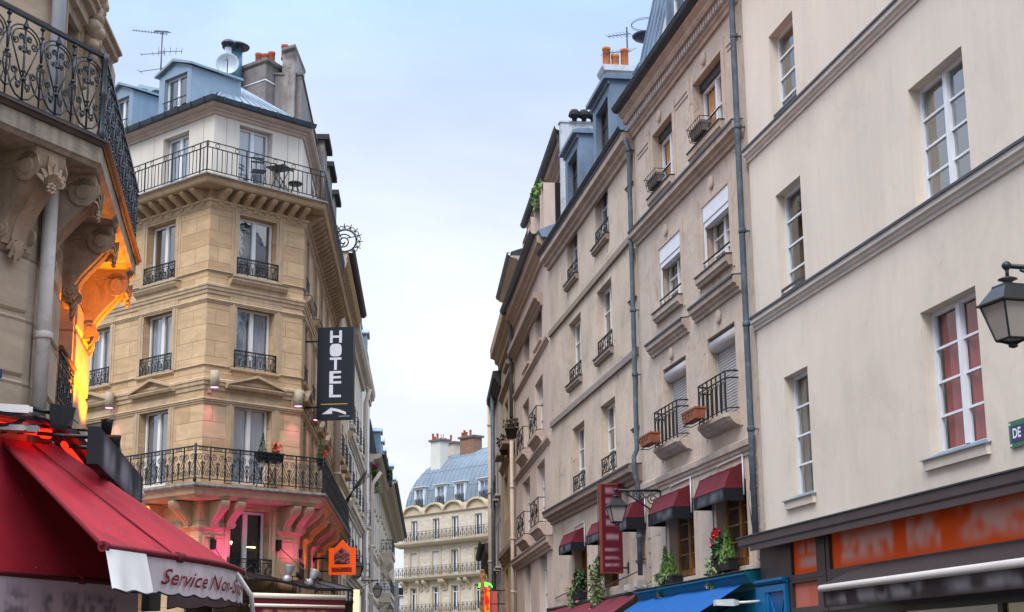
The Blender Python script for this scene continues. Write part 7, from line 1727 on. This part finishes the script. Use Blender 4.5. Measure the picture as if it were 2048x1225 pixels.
# consoles
def big_console(F, u, w, proj, h):
    mb = MB(); corbel(mb, u, w, -.02, proj, ZBb-.03, h, n=16)
    mb.box(u-w*.56, u+w*.56, -proj*1.0, 0, ZBb-.16, ZBb-.021); mb.box(u-w*.53, u+w*.53, -proj*.96, 0, ZBb-.22, ZBb-.16)
    # acanthus leaves with a rosette on the front scroll
    for k in range(-3, 4):
        a = k*.38; b0 = Vector((u+.02*k, -proj*.97, ZBb-.42)); L = .25-.022*abs(k)
        tip = b0+Vector((sin(a)*L, -.10+.02*abs(k), cos(a)*L*.95)); m = (b0+tip)/2+Vector((0, -.045, 0)); s = Vector((cos(a), 0, -sin(a)))*.042
        mb.loft([[b0-s*.5, b0+s*.5, b0+Vector((0, .03, 0))], [m-s, m+s, m+Vector((0, .04, 0))], [tip-s*.4, tip+s*.4, tip+Vector((0, .04, .0))]])
    mb.v = [tuple(v) for v in mb.v]
    c = Vector((u, -proj*1.02, ZBb-.46))
    for k in range(8):
        a = k*pi/4; mb.lathe([(.02, -.02), (.03, 0), (.02, .02)], c+Vector((.05*cos(a), -.01, .05*sin(a))), 6)
    mb.lathe([(.012, -.02), (.025, 0), (.012, .02)], c+Vector((0, -.03, 0)), 6)
    # drop leaf under the foot
    for k in range(-2, 3):
        a = pi+k*.4; b0 = Vector((u, -.10, ZBb-h+.06)); L = .30-.04*abs(k)
        tip = b0+Vector((sin(a)*L*.8, -.03, cos(a)*L)); m = (b0+tip)/2+Vector((0, -.06, 0)); s = Vector((cos(a), 0, -sin(a)))*.05
        mb.loft([[b0-s*.5, b0+s*.5, b0+Vector((0, .06, 0))], [m-s, m+s, m+Vector((0, .08, 0))], [tip-s*.3, tip+s*.3, tip+Vector((0, .04, 0))]])
    mb.build('console', M_LCON, l1, F.M)
big_console(W1, -.50, .42, PB-.10, 1.02)
big_console(W1, -2.2, .42, PB-.10, 1.02)
for u in (.30, 2.45, UE2-.75): big_console(W2, u, .42, PB-.08, 1.02)
mb = MB(); mb.prism([(.01, 6.16), (-.05, 6.16), (-.08, 6.2), (-.08, 6.27), (-.05, 6.3), (.01, 6.3)], -6, -.2); mb.build('string_course', M_LT, l1, W1.M)
# rail: big scrolled panels
def guard_lyre(mb, a, b, z0, z1, y, bay=.52, t=.016):
    mb.box(a, b, y-t*1.6, y+t*1.6, z1-.045, z1); mb.box(a, b, y-t*1.2, y+t*1.2, z0, z0+.035)
    n = max(1, int(round((b-a)/bay))); w = (b-a)/n; zb, zt = z0+.04, z1-.05; h = zt-zb
    def knob(u, z, r): mb.lathe([(r*.3, -r*.8), (r, -r*.3), (r, r*.3), (r*.3, r*.8)], (u, y, z), 6)
    for i in range(n+1):
        u = a+w*i
        mb.tube([(u, y, zb), (u, y, zt)], t*.7, 6); knob(u, zb+h*.52, t*1.8); knob(u, zt-.03, t*1.9); knob(u, zb+h*.86, t*1.6)
        mb.tube([(u, y, zb+h*.55), (u, y, zb+h*.8)], t*.9, 6, r1=t*1.5)
        for s in (-1, 1):    # lower heart under the spear
            if (i == 0 and s < 0) or (i == n and s > 0): continue
            mb.tube([(u, y, zb+h*.22)]+[(u+s*w*.10*sin(pi*k/6*.9), y, zb+h*(.22+.05*k)) for k in range(1, 6)]+spiral(u+s*w*.055, zb+h*.46, w*.065, w*.02, 0 if s > 0 else pi, s*1.2, 8, y), t*.6, 5)
            mb.tube([(u, y, zb+h*.1), (u+s*w*.12, y, zb+h*.14), (u+s*w*.24, y, zb+h*.24)]+spiral(u+s*w*.22, zb+h*.33, w*.085, w*.03, 0 if s > 0 else pi, s*1.35, 10, y), t*.65, 5)
            # long legs running up to the arch
            mb.tube([(u+s*w*.26, y, zb+h*.30), (u+s*w*.30, y, zb+h*.22), (u+s*w*.41, y, zb+h*.20), (u+s*w*.46, y, zb+h*.28)], t*.65, 5)
            mb.tube([(u+s*t, y, zb+h*.78), (u+s*w*.45, y, zb+h*.28)], t*.6, 5)
    for i in range(n):
        c = a+w*(i+.5)
        mb.tube([(c, y, zb), (c, y, zb+h*.92)], t*.8, 6); knob(c, zb+h*.36, t*1.7); knob(c, zb+h*.26, t*2.2); knob(c, zb+h*.6, t*1.6); knob(c, zb+h*.9, t*2.1)
        mb.lathe([(t*.6, 0), (t*1.9, h*.05), (t*1.1, h*.08), (t*.3, h*.13)], (c, y, zb+h*.87), 6)
        # arch over the bay, doubled
        for r_, dz in ((.44, 0), (.36, -.02)):
            mb.tube([(c-w*r_*cos(pi*k/14), y, zb+h*(.76+dz)+w*r_*.62*sin(pi*k/14)) for k in range(15)], t*.6, 5)
        for s in (-1, 1):
            mb.tube([(c+s*w*.36, y, zb+h*.74)]+spiral(c+s*w*.27, zb+h*.70, w*.09, w*.03, 0 if s > 0 else pi, -s*1.2, 10, y), t*.6, 5)
            mb.tube([(c, y, zb+h*.66), (c+s*w*.05, y, zb+h*.75)]+spiral(c+s*w*.12, zb+h*.76, w*.075, w*.025, pi if s > 0 else 0, -s*1.35, 10, y), t*.65, 5)
            mb.tube([(c, y, zb+h*.72), (c+s*w*.06, y, zb+h*.64)]+spiral(c+s*w*.13, zb+h*.62, w*.06, w*.02, pi if s > 0 else 0, s*1.2, 9, y), t*.6, 5)
            # bowl at the foot
            mb.tube([(c+s*w*.02, y, zb+h*.02), (c+s*w*.2, y, zb+h*.05), (c+s*w*.36, y, zb+h*.14), (c+s*w*.43, y, zb+h*.26)], t*.7, 5)
            mb.tube(spiral(c+s*w*.13, zb+h*.18, w*.085, w*.03, -pi/2, s*1.3, 10, y), t*.65, 5)
YR = -PB+.02
mb = MB(); guard_lyre(mb, -6.05, -YR*m12-.0, ZB+.03, ZRT, YR); mb.build('balcony_railing', M_IRONB, l1, W1.M)
mb = MB(); guard_lyre(mb, -YR*-m12, UE2-.45, ZB+.03, ZRT, YR); mb.build('balcony_railing', M_IRONB, l1, W2.M)
mb = MB(); mb.lathe([(.045, ZB), (.05, ZB+.12), (.036, ZB+.16), (.036, ZB+.55), (.05, ZB+.58), (.036, ZB+.62), (.036, ZRT-.12), (.05, ZRT-.08), (.05, ZRT+.01)], (-YR*m12, YR, 0), 8); mb.build('railing_post', M_IRONB, l1, W1.M)
# cast rainwater pipes in the corner
M_DP = surf('cream_cast_pipe', (.56, .50, .45), .55, .1, 3, dirt=(.10, .085, .07), dirtamt=.75, ds=1.1)
up = W1.u(90, 560, .1)
pipe(l1, W1, [(up, -.12, 7.2), (up, -.12, 4.3)], .085, M_DP, joints=[(up, -.12, 5.30)])
up2 = W1.u(117, 40, .12)
pipe(l1, W1, [(up2, -.12, 16), (up2, -.12, ZB)], .085, surf('white_blue_pipe', (.60, .62, .68), .5, .06, 3), joints=[(up2, -.12, 9.45)])
# upstairs window: moulded jambs, carved bracket drapery, raking pediment
mb = MB()
for (o, w, p) in ((.0, .12, .05), (.12, .10, .10), (.22, .12, .05)):
    for (a, b) in ((wu[0]-o-w, wu[0]-o), (wu[1]+o, wu[1]+o+w)): mb.box(a, b, -p, .01, wu[2], wu[3]+o+w)
    mb.box(wu[0]-o, wu[1]+o, -p, .01, wu[3]+o, wu[3]+o+w)
mb.build('architrave', M_LT, l1, W2.M)
mb = MB(); random.seed(3)
for uu in (wu[1]+.28,):
    for k in range(26):
        f = k/25; r = .05+.09*sin(pi*f)*random.uniform(.7, 1.2); c = (uu+random.uniform(-.07, .07), -.10-.15*f-random.uniform(0, .06), 9.2+1.75*f)
        mb.lathe([(r*.2, -r*.9), (r, -r*.35), (r*.85, r*.35), (r*.2, r*.9)], c, 7, rot=k)
mb.tube([(uu, -.02, 9.0), (uu, -.10, 9.6), (uu, -.22, 10.4), (uu, -.3, 11.0)], .07, 7, r1=.13)
mb.build('carved_bracket', M_LT, l1, W2.M)
nP = .30
(ua, za), (ub, zb2) = W2.uz((197, 0), nP), W2.uz((245, 108), nP)
mb = MB(); prof = [(.02, -.42), (-.06, -.42), (-.08, -.33), (-.15, -.3), (-.16, -.18), (-.24, -.14), (-.25, -.06), (-.30, -.04), (-.30, 0), (.02, .03)]
mb.loft([[(ua-1.5, y, za+z-(zb2-za)/(ub-ua)*1.5) for y, z in prof], [(ub, y, zb2+z) for y, z in prof]]); mb.build('raking_cornice', M_LT, l1, W2.M)
mb = MB(); mb.box(ub-.7, ub-.1, -.22, .02, zb2-.8, zb2-.40); mb.prism([(.02, zb2-.8), (-.2, zb2-.8), (-.14, zb2-.95), (-.09, zb2-1.15), (.02, zb2-1.3)], ub-.66, ub-.14); mb.build('cornice_block', M_LT, l1, W2.M)
# orange floodlight under the balcony
OC = (1., .27, .004)
t = thing('orange_floodlight', at(W2, UE2-.55, -.50, 4.85), 'orange floodlight lighting the stone pilaster and balcony soffit', 'floodlight')
mb = MB(); mb.lathe([(.07, -.18), (.09, 0), (.10, .05)], n=10); mb.tube([(0, 0, -.1), (0, .5, -.1)], .02, 5); mb.build('housing', M_IRON, t)
mb = MB(); mb.lathe([(.01, .052), (.085, .05)], n=10); mb.build('lens', glow('orange_lens', OC, 12), t)
def spot(name, parent, loc, rot, e, col, size, r=.06):
    ld = bpy.data.lights.new(name, 'SPOT'); ld.energy = e; ld.color = col; ld.spot_size = radians(size); ld.spot_blend = .7; ld.shadow_soft_size = r
    lo = bpy.data.objects.new(name, ld); COL.objects.link(lo); lo.parent = parent; lo.location = loc; lo.rotation_euler = rot
spot('orange_beam', t, (0, 0, .08), (pi, 0, 0), 560, OC, 150)
t2 = thing('orange_floodlight', at(W2, UE2-1.75, -.5, 4.9), 'second orange floodlight deeper under the same balcony', 'floodlight')
mb = MB(); mb.lathe([(.06, -.16), (.08, 0), (.09, .05)], n=10); mb.tube([(0, 0, -.1), (0, .5, -.1)], .02, 5); mb.build('housing', M_IRON, t2)
spot('orange_beam', t2, (0, 0, .08), (pi, 0, 0), 300, OC, 140)

# ---------------- red awnings
M_REDA = surf('red_awning_canvas', (.34, .013, .027), .8, .16, 1.6, bump=.12, bs=120, dirt=(.06, .012, .015), dirtamt=.55, ds=.9, fleck=.9)
def atZ(p, z):
    r = ray(p); t_ = (z-EYE)/r.z; return Vector((r.x*t_, r.y*t_, z))
def onW1(p, n): u, z = W1.uz(p, n); return W1.W(u, -n, z)
zA1 = 2.60
t = thing('red_awning', T(*onW1((40, 1100), .9)), 'faded red canvas awning at the bottom left with a pale printed valance', 'awning', None)
H0, H1 = onW1((-260, 800), .1), onW1((12, 886), .1)
B0, B1 = atZ((0, 1146), zA1), atZ((232, 1167), zA1); dB = B1-B0; B0 = B0-dB*1.4; B1 = B1+dB*.22
H1 = onW1((60, 886), .06); H0 = H1-(B1-B0)*.98; H0.z = H1.z
mb = MB(); rows = []
for i in range(13):
    f = i/12; row = []
    for j in range(25):
        g = j/24; p = H0.lerp(H1, g).lerp(B0.lerp(B1, g), f); nrm = Vector((.35, -.75, .55)); p = p-nrm*(.055*sin(pi*f)*(1+.5*sin(g*37))+.02*sin(g*23+f*2)); row.append(p)
    rows.append(row)
mb.loft(rows, closed=False, sm=True); mb.build('canopy', M_REDA, t, Matrix.Identity(4))
mb = MB(); mb.tube([B0, B1], .035, 8); f = B0.lerp(B1, .78); 
for g in (.35, .78, .97): p = B0.lerp(B1, g); q = B0.lerp(B1, g+.02); mb.tube([p, q], .05, 8)
mb.build('front_bar', surf('dark_red_hem', (.15, .012, .02), .8, .2, 6), t, Matrix.Identity(4))
MV = Matrix.Identity(4); xv = (B1-B0).normalized(); LB_ = (B1-B0).length
for i in range(3): MV[i][0] = xv[i]; MV[i][1] = Vector((-xv.y, xv.x, 0))[i]; MV[i][2] = (0, 0, 1)[i]; MV[i][3] = B0[i]
mb = MB(); rows = []
for k in range(5): rows.append([(LB_*j/40, -.01-.012*sin(j*1.3)*k/4, -.02-.15*k) for j in range(41)])
mb.loft(rows, closed=False, sm=True)
mb.build('valance', blurtext('pink_valance_print', (.62, .46, .50), (.20, .15, .19), [(-.30, .40, LB_*.545, LB_*.625), (-.26, .26, LB_*.66, LB_*.70), (-.26, .26, LB_*.72, LB_*.93)], 5.5, 1.1, .85), t, MV)
# large wrap-around awning
zA2 = 2.78
t = thing('red_awning', T(*onW1((110, 950), 1.)), 'large red wrap around awning whose scalloped white valance reads Service Non-', 'awning', None)
bar = [atZ(p, zA2) for p in ((205, 1093), (262, 1101), (330, 1111), (395, 1121), (440, 1129), (470, 1137), (486, 1146))]
last = bar[-1]
bar += [Vector((last.x-.10, last.y+.28, zA2)), Vector((last.x-.45, last.y+.55, zA2)), Vector((last.x-1.1, last.y+.8, zA2))]
hA, hB = onW1((4, 884), .1), onW1((110, 889), .1)
hin = []
for i in range(len(bar)):
    f = min(1, i/6); hin.append(hA.lerp(hB, f) if i <= 6 else W2.W(.35+.5*(i-6), -.1, hB.z))
def resample(pts, n):
    L = [0]
    for i in range(1, len(pts)): L.append(L[-1]+(pts[i]-pts[i-1]).length)
    out = []
    for k in range(n+1):
        s = L[-1]*k/n; i = max(j for j in range(len(L)) if L[j] <= s+1e-9); i = min(i, len(pts)-2); out.append(pts[i].lerp(pts[i+1], (s-L[i])/max(1e-9, L[i+1]-L[i])))
    return out, L[-1]
# smooth the bar
def cr(pts, sub=6):
    out = []
    for i in range(len(pts)-1):
        p0, p1, p2, p3 = pts[max(i-1, 0)], pts[i], pts[i+1], pts[min(i+2, len(pts)-1)]
        for k in range(sub):
            u = k/sub; out.append(.5*((2*p1)+(p2-p0)*u+(2*p0-5*p1+4*p2-p3)*u*u+(3*p1-p0-3*p2+p3)*u**3))
    return out+[pts[-1]]
barS = cr(bar); hinS = cr(hin)
mb = MB(); rows = []
for i in range(13):
    f = i/12; row = []
    for j in range(len(barS)):
        p = hinS[j].lerp(barS[j], f); s = .05*sin(pi*f)*(.6+.4*sin(j*.8)); row.append(p-Vector((.35, -.75, .55))*s if 3 < j < 30 else p)
    rows.append(row)
mb.loft(rows, closed=False, sm=True); mb.build('canopy', M_REDA, t, Matrix.Identity(4))
mb = MB(); mb.tube(barS, .036, 8); mb.tube([hinS[0], barS[0]], .022, 6); mb.tube([hinS[18].lerp(barS[18], .02)+Vector((0, 0, .012)), barS[14]], .012, 5)
for j in (0, 14): mb.tube([barS[j], barS[j+1]], .055, 8)
mb.build('front_bar', MATS['dark_red_hem'], t, Matrix.Identity(4))
# valance follows the bar, scalloped foot with dark piping
vb, LV_ = resample(barS, 90)
def foot(s): return -.37-.035*abs(sin(s*pi/.42))**.7
def vpt(s, z, off=0.):
    k = min(max(s/LV_*90, 0), 89.999); i = int(k); p = vb[i].lerp(vb[i+1], k-i); d = (vb[i+1]-vb[i]); nn = Vector((d.y, -d.x, 0)).normalized()
    q = p+nn*(off+.014*sin(s*9)*min(1, -z/.3)); return Vector((q.x, q.y, q.z+z))
mb = MB(); s0 = 0.55
ss = [s0+(LV_-s0)*i/110 for i in range(111)]
mb.loft([[vpt(s, -.02+(foot(s)+.02)*k/4) for s in ss] for k in range(5)], closed=False, sm=True)
M_VAL = surf('off_white_valance', (.66, .56, .58), .85, .07, 2, streak=.18)
mb.build('valance', M_VAL, t, Matrix.Identity(4))
mb = MB(); mb.tube([vpt(s, foot(s), .006) for s in ss], .009, 4); mb.build('piping', surf('navy_piping', (.02, .015, .03), .8), t, Matrix.Identity(4))
mb = MB(); s2 = [-.02+.86*i/16 for i in range(17)]
f2 = lambda s: -.40-.03*abs(sin(s*pi/.44))
mb.loft([[vpt(max(s, 0), -.02+(f2(s)+.02)*k/4, .03+.02*sin(s*14)*k/4)+Vector((.10*k/4, -.04*k/4, 0)) for s in s2] for k in range(5)], closed=False, sm=True)
mb.build('valance_flap', surf('clean_white_flap', (.72, .70, .68), .85, .06, 3), t, Matrix.Identity(4))
mb = MB(); mb.tube([vpt(max(s, 0), f2(s), .035+.02*sin(s*14))+Vector((.10, -.04, 0)) for s in s2], .010, 4); mb.build('piping', MATS['navy_piping'], t, Matrix.Identity(4))
# lettering: sloped bold script with a dark drop edge
sT = 0
# arc position where the text starts: pixel x about 328
def projx(p):
    q = p-Vector((0, 0, EYE)); return CXP+FPX*q.dot(RT2)/q.dot(FWD)
best = min(range(len(vb)), key=lambda i: abs(projx(vb[i])-318)); sT = LV_*best/90
bestE = min(range(60), key=lambda i: abs(projx(vb[i])-462)); sE = LV_*bestE/90
sz = .21
for dx_, dz_, off, m in ((.008, -.008, .022, surf('lettering_shadow', (.03, .005, .012), .8)), (0, 0, .03, surf('lettering_crimson', (.24, .008, .022), .7, .15, 6))):
    probe = MB(); text_mb(probe, 'Service Non-', sz, lambda x, y: (x, y, 0), shear=.32, bold=.004)
    w0 = max(v[0] for v in probe.v); kx = (sE-sT)/w0
    mb = MB(); text_mb(mb, 'Service Non-Stop', sz, lambda x, y: vpt(min(sT+(x+dx_)*kx, LV_-.05), -.29+y*1.08+dz_, off), shear=.42, bold=-.001)
    mb.build('lettering', m, t, Matrix.Identity(4))
# folding side arm of the awning at its right end
mb = MB(); mb.tube([vpt(LV_*.62, -.05), vpt(LV_*.62, -.05)+Vector((.12, .4, -.25)), vpt(LV_*.62, -.05)+Vector((.14, .5, -.55))], .03, 6); mb.build('side_arm', M_WHITEW, t, Matrix.Identity(4))
# ---------------- glowing heaters, casings, cables, loudspeaker box, cameras
M_CAS = surf('dark_casing', (.05, .05, .055), .45, .2, 6, metal=.2, dirt=(.12, .10, .09), dirtamt=.4, ds=4)
zh = hB.z
t = thing('patio_heater', at(W1, W1.u(45, 880, .25), -.25, zh+.06), 'glowing red infrared heater under a grey cover above the red awning', 'heater', 'red glowing heaters above the awning')
ul, ur = W1.u(-60, 865, .25), W1.u(100, 892, .25)
mb = MB(); mb.loft([[(u, -.42, zh+.14), (u, -.05, zh+.20), (u, -.05, zh+.24), (u, -.44, zh+.18)] for u in (ul, ur+.06)]); mb.build('cover', M_CAS, t, W1.M)
mb = MB(); mb.tube([(ul, -.22, zh+.075), (ur-.1, -.22, zh+.075)], .038, 10); mb.tube([(ur-.09, -.22, zh+.075), (ur, -.22, zh+.075)], .055, 12); mb.build('tube', glow('red_heater_tube', (1, .012, .003), 3.5), t, W1.M)
t = thing('patio_heater', at(W2, 1.3, -.3, zh), 'second red heater strip running back along the side wall', 'heater', 'red glowing heaters above the awning')
mb = MB(); mb.tube([(.35, -.36, zh+.02), (2.9, -.36, zh+.02)], .035, 8); mb.build('tube', glow('red_heater_tube_dim', (1, .02, .005), 1.6), t, W2.M)
mb = MB(); mb.loft([[(u, -.5, zh+.10), (u, -.05, zh+.26), (u, -.05, zh+.32), (u, -.55, zh+.13)] for u in (.1, 3.2)]); mb.build('cover', M_CAS, t, W2.M)
t = thing('metal_hood', at(W2, 4, -.4, zh+.3), 'dark metal hood running along the side wall behind the red awning', 'hood')
mb = MB(); mb.loft([[(u, -.75, zh+.02), (u, -.02, zh+.22), (u, -.02, zh+.42), (u, -.80, zh+.12)] for u in (3.2, UE2+.4)]); mb.box(3.4, UE2, -.55, -.05, zh-.35, zh+.05); mb.build('hood', M_CAS, t, W2.M)
mb = MB(); mb.tube([(3.5, -.82, zh+.02), (UE2+.2, -.86, zh+.02)], .05, 8); mb.build('rail', M_WHITEW, t, W2.M)
# black projector box on a bracket
a = atY((121, 838), 16.9); s = 16.9/3180
t = thing('projector_box', T(*a) @ Matrix.Rotation(radians(18), 4, 'Z') @ Matrix.Rotation(radians(8), 4, 'Y'), 'black ribbed floodlight box on an arm beside the cream pipe', 'floodlight')
mb = MB(); mb.loft([[(x, y, z) for x, y in ((-.135*k, -.12*k), (.135*k, -.12*k), (.135*k, .12*k), (-.135*k, .12*k))] for z, k in ((-.13, .62), (-.08, .75), (.10, 1.), (.13, 1.04), (.13, .9), (.10, .88))])
for k in range(7): mb.box(.10+.0, .135, -.10+.03*k, -.09+.03*k, -.08, .09)
mb.build('case', M_IRON, t)
mb = MB(); mb.tube([(-.1, .1, .06), (-.32, .12, .08), (-.34, .25, .08)], .022, 6); mb.tube([(.13, 0, .02), (.2, -.02, -.02)], .008, 4); mb.build('arm', M_IRON, t)
for p, w, hh, lab, m in (((12, 818), .24, .085, 'white rounded light housing at the left edge above the red heater', M_WHITEW), ((14, 856), .18, .06, 'small white junction box directly above the heater cover', M_R6), ((48, 858), .14, .075, 'small grey security camera above the heater', surf('camera_grey', (.38, .37, .37), .5))):
    v = onW1(p, .3); t = thing('wall_fitting', T(*v) @ Matrix.Rotation(radians(-65+90), 4, 'Z'), lab, 'light fitting' if 'light' in lab else 'box' if 'box' in lab else 'camera', None)
    mb = MB(); mb.loft([[(-w*k, -.07, z), (w*k, -.07, z), (w*k, .07, z), (-w*k, .07, z)] for z, k in ((-hh/2, .92), (-hh*.3, 1), (hh*.3, 1), (hh/2, .9))]); mb.box(w*.9, w*1.12, -.05, .05, -hh*.35, hh*.35); mb.build('body', m, t)
    mb = MB(); mb.box(-.03, .03, .07, .3, -.02, .02); mb.build('mount', M_IRON, t)
def cable(pts, r, lab, name='cable'):
    mb = MB(); v = cr([Vector(p) for p in pts], 8); mb.tube(v, r, 6); o = mb.build(name, surf('black_cable', (.018, .018, .02), .5, .2, 5), None, Matrix.Identity(4)); tag(o, lab, 'cable'); return o
C1 = [onW1(p, n) for p, n in (((-40, 845), .2), (20, 852) and ((20, 850), .35), ((62, 834), .4), ((92, 840), .5))]
cable(C1+[atY((118, 868), 17.6), atY((150, 888), 19), atY((185, 884), 19.5), atY((200, 868), 19)], .022, 'thick black cable looping over the heater to the dark sign')
cable([onW1((-30, 838), .25), onW1((30, 860), .3), onW1((70, 850), .35), atY((105, 868), 17.5), atY((160, 905), 20)], .014, 'thin black cable draped under the thick one')
cable([onW1((40, 858), .3), onW1((44, 835), .2), onW1((36, 815), .1)], .008, 'short grey wire rising from the camera')
# blue street plaque at the left edge
u, z = W1.uz((4, 735), .05); mb = MB(); mb.box(-.5, .0, -.03, 0, -.19, .19); mb.box(-.48, -.02, -.034, -.03, -.17, .17, 1); o = mb.build('street_plaque', [surf('plaque_rim', (.02, .05, .12), .4, .1), surf('plaque_blue', (.02, .06, .18), .35, .15, 8)], None, at(W1, u+.03, 0, z)); tag(o, 'blue enamel street plaque cut by the left picture edge', 'street sign')
# dark hanging sign along the side street front
p0, p1 = atY((199, 853), 16.6), atY((286, 956), 21.2); q0 = atY((197, 928), 16.6)
hgt = p0.z-q0.z; d = (p1-p0); L = Vector((d.x, d.y, 0)).length; ang = atan2(d.y, d.x)
t = thing('dark_hanging_sign', T(p0.x, p0.y, p0.z-hgt) @ Matrix.Rotation(ang, 4, 'Z'), 'slanting charcoal sign board with smeared grey lettering above the red awning', 'sign')
mb = MB(); mb.loft([[(0, 0, 0), (0, .12, 0), (0, .12, hgt), (0, 0, hgt)], [(L, 0, p1.z-p0.z), (L, .12, p1.z-p0.z), (L, .12, hgt+p1.z-p0.z), (L, 0, hgt+p1.z-p0.z)]])
mb.build('board', blurtext('charcoal_sign_print', (.018, .019, .023), (.24, .245, .28), [(hgt*.45, hgt*.9, .3, L-.1)], 1.1, 5.5, .9), t)
mb = MB(); mb.tube([(.3, .1, hgt*.8), (.3, .7, hgt*.9)], .025, 5); mb.tube([(1.2, .1, hgt*.8), (1.2, .8, hgt*.9)], .025, 5); mb.build('bracket', M_IRON, t)
# dark plants in the shade under the awning end
a = atY((410, 1232), 17.8)
trough(Fac((a.x, a.y), 60), 0, a.z-.35, .9, 'dark shaded evergreen bush under the end of the red awning', [('shrub', M_LF3, [((0, 0, .1), (.36, .25, .2), 420, .10, 'ball')])], n=0)
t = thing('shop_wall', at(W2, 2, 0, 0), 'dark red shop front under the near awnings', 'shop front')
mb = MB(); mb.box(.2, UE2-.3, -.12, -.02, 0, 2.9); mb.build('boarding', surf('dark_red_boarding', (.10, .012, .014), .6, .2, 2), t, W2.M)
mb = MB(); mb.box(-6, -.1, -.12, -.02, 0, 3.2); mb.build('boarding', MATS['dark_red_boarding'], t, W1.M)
EXPO = .62
# ================================================================ SKY, LIGHT, GROUND
def world():
    w = bpy.data.worlds.new('World'); SC.world = w; w.use_nodes = True; nt = w.node_tree; L = nt.links.new
    bg = nt.nodes['Background']; out = nt.nodes['World Output']
    sky = N(nt, 'ShaderNodeTexSky'); sky.sky_type = 'NISHITA'; sky.sun_disc = False; sky.sun_elevation = radians(SUN_EL); sky.sun_rotation = radians(SUN_AZ); sky.air_density = 1; sky.dust_density = 1.5
    tc = N(nt, 'ShaderNodeTexCoord')
    mp = N(nt, 'ShaderNodeMapping'); mp.inputs['Scale'].default_value = (1, 1, 2.2); L(tc.outputs['Generated'], mp.inputs[0])
    n1 = N(nt, 'ShaderNodeTexNoise'); n1.inputs['Scale'].default_value = 3.4; n1.inputs['Detail'].default_value = 7; n1.inputs['Roughness'].default_value = .55; n1.inputs['Distortion'].default_value = .3; L(mp.outputs[0], n1.inputs[0])
    sp = N(nt, 'ShaderNodeSeparateXYZ'); L(tc.outputs['Generated'], sp.inputs[0])
    # cloud deck: blue haze high in view, white to the horizon, bright towards the zenith
    r = N(nt, 'ShaderNodeValToRGB'); e = r.color_ramp.elements
    S = 10.
    def C(c, k=1.): return (c[0]*k, c[1]*k, c[2]*k, 1)
    e[0].position = 0; e[0].color = C((.93, .95, .97))
    e[1].position = 1; e[1].color = C((1.0, 1.0, 1.0))
    for p, c in ((.10, (.92, .945, .97)), (.225, (.89, .935, .985)), (.32, (.745, .835, .985)), (.41, (.43, .60, .93)), (.5, (.36, .55, .90))):
        q = e.new(p); q.color = C(c)
    L(sp.outputs[2], r.inputs[0])
    # soft grey and white cloud texture
    m = N(nt, 'ShaderNodeMapRange'); m.inputs[1].default_value = .3; m.inputs[2].default_value = .7; m.inputs[3].default_value = .80; m.inputs[4].default_value = 1.10; L(n1.outputs['Fac'], m.inputs[0])
    mul = N(nt, 'ShaderNodeMix', data_type='RGBA', blend_type='MULTIPLY'); mul.inputs[0].default_value = 1; L(r.outputs[0], mul.inputs[6]); L(m.outputs[0], mul.inputs[7])
    # overcast sky brightens towards the zenith
    z = N(nt, 'ShaderNodeMapRange'); z.inputs[1].default_value = .36; z.inputs[2].default_value = .8; z.inputs[3].default_value = 1; z.inputs[4].default_value = ZEN; L(sp.outputs[2], z.inputs[0])
    mul2 = N(nt, 'ShaderNodeVectorMath', operation='SCALE'); L(mul.outputs[2], mul2.inputs[0]); L(z.outputs[0], mul2.inputs[3])
    sc = N(nt, 'ShaderNodeVectorMath', operation='SCALE'); sc.inputs[3].default_value = CLOUD/.1; L(mul2.outputs[0], sc.inputs[0])
    mx = N(nt, 'ShaderNodeMix', data_type='RGBA'); mx.inputs[0].default_value = .92; L(sky.outputs[0], mx.inputs[6]); L(sc.outputs[0], mx.inputs[7])
    L(mx.outputs[2], bg.inputs[0]); bg.inputs[1].default_value = .1; L(bg.outputs[0], out.inputs[0])
SUN_EL, SUN_AZ, ZEN, CLOUD = 48., 200., 3.7, .73
world()
sl = bpy.data.lights.new('sun', 'SUN'); sl.energy = 1.5; sl.angle = radians(22); sl.color = (1, .95, .88)
so = bpy.data.objects.new('sun', sl); COL.objects.link(so)
sd = Vector((sin(radians(SUN_AZ))*cos(radians(SUN_EL)), cos(radians(SUN_AZ))*cos(radians(SUN_EL)), sin(radians(SUN_EL))))
so.rotation_euler = sd.to_track_quat('Z', 'Y').to_euler(); so.location = (0, -20, 40)
mb = MB(); mb.face([(-1500, -1500, 0), (1500, -1500, 0), (1500, 1500, 0), (-1500, 1500, 0)])
g = mb.build('ground', surf('paving', (.07, .066, .062), .85, .2, 1)); g['kind'] = 'structure'
SC.view_settings.view_transform = 'Standard'; SC.view_settings.look = 'None'; SC.view_settings.exposure = EXPO; SC.view_settings.gamma = 1
SC.cycles.max_bounces = 8; SC.cycles.diffuse_bounces = 2; SC.cycles.glossy_bounces = 3; SC.cycles.transparent_max_bounces = 16
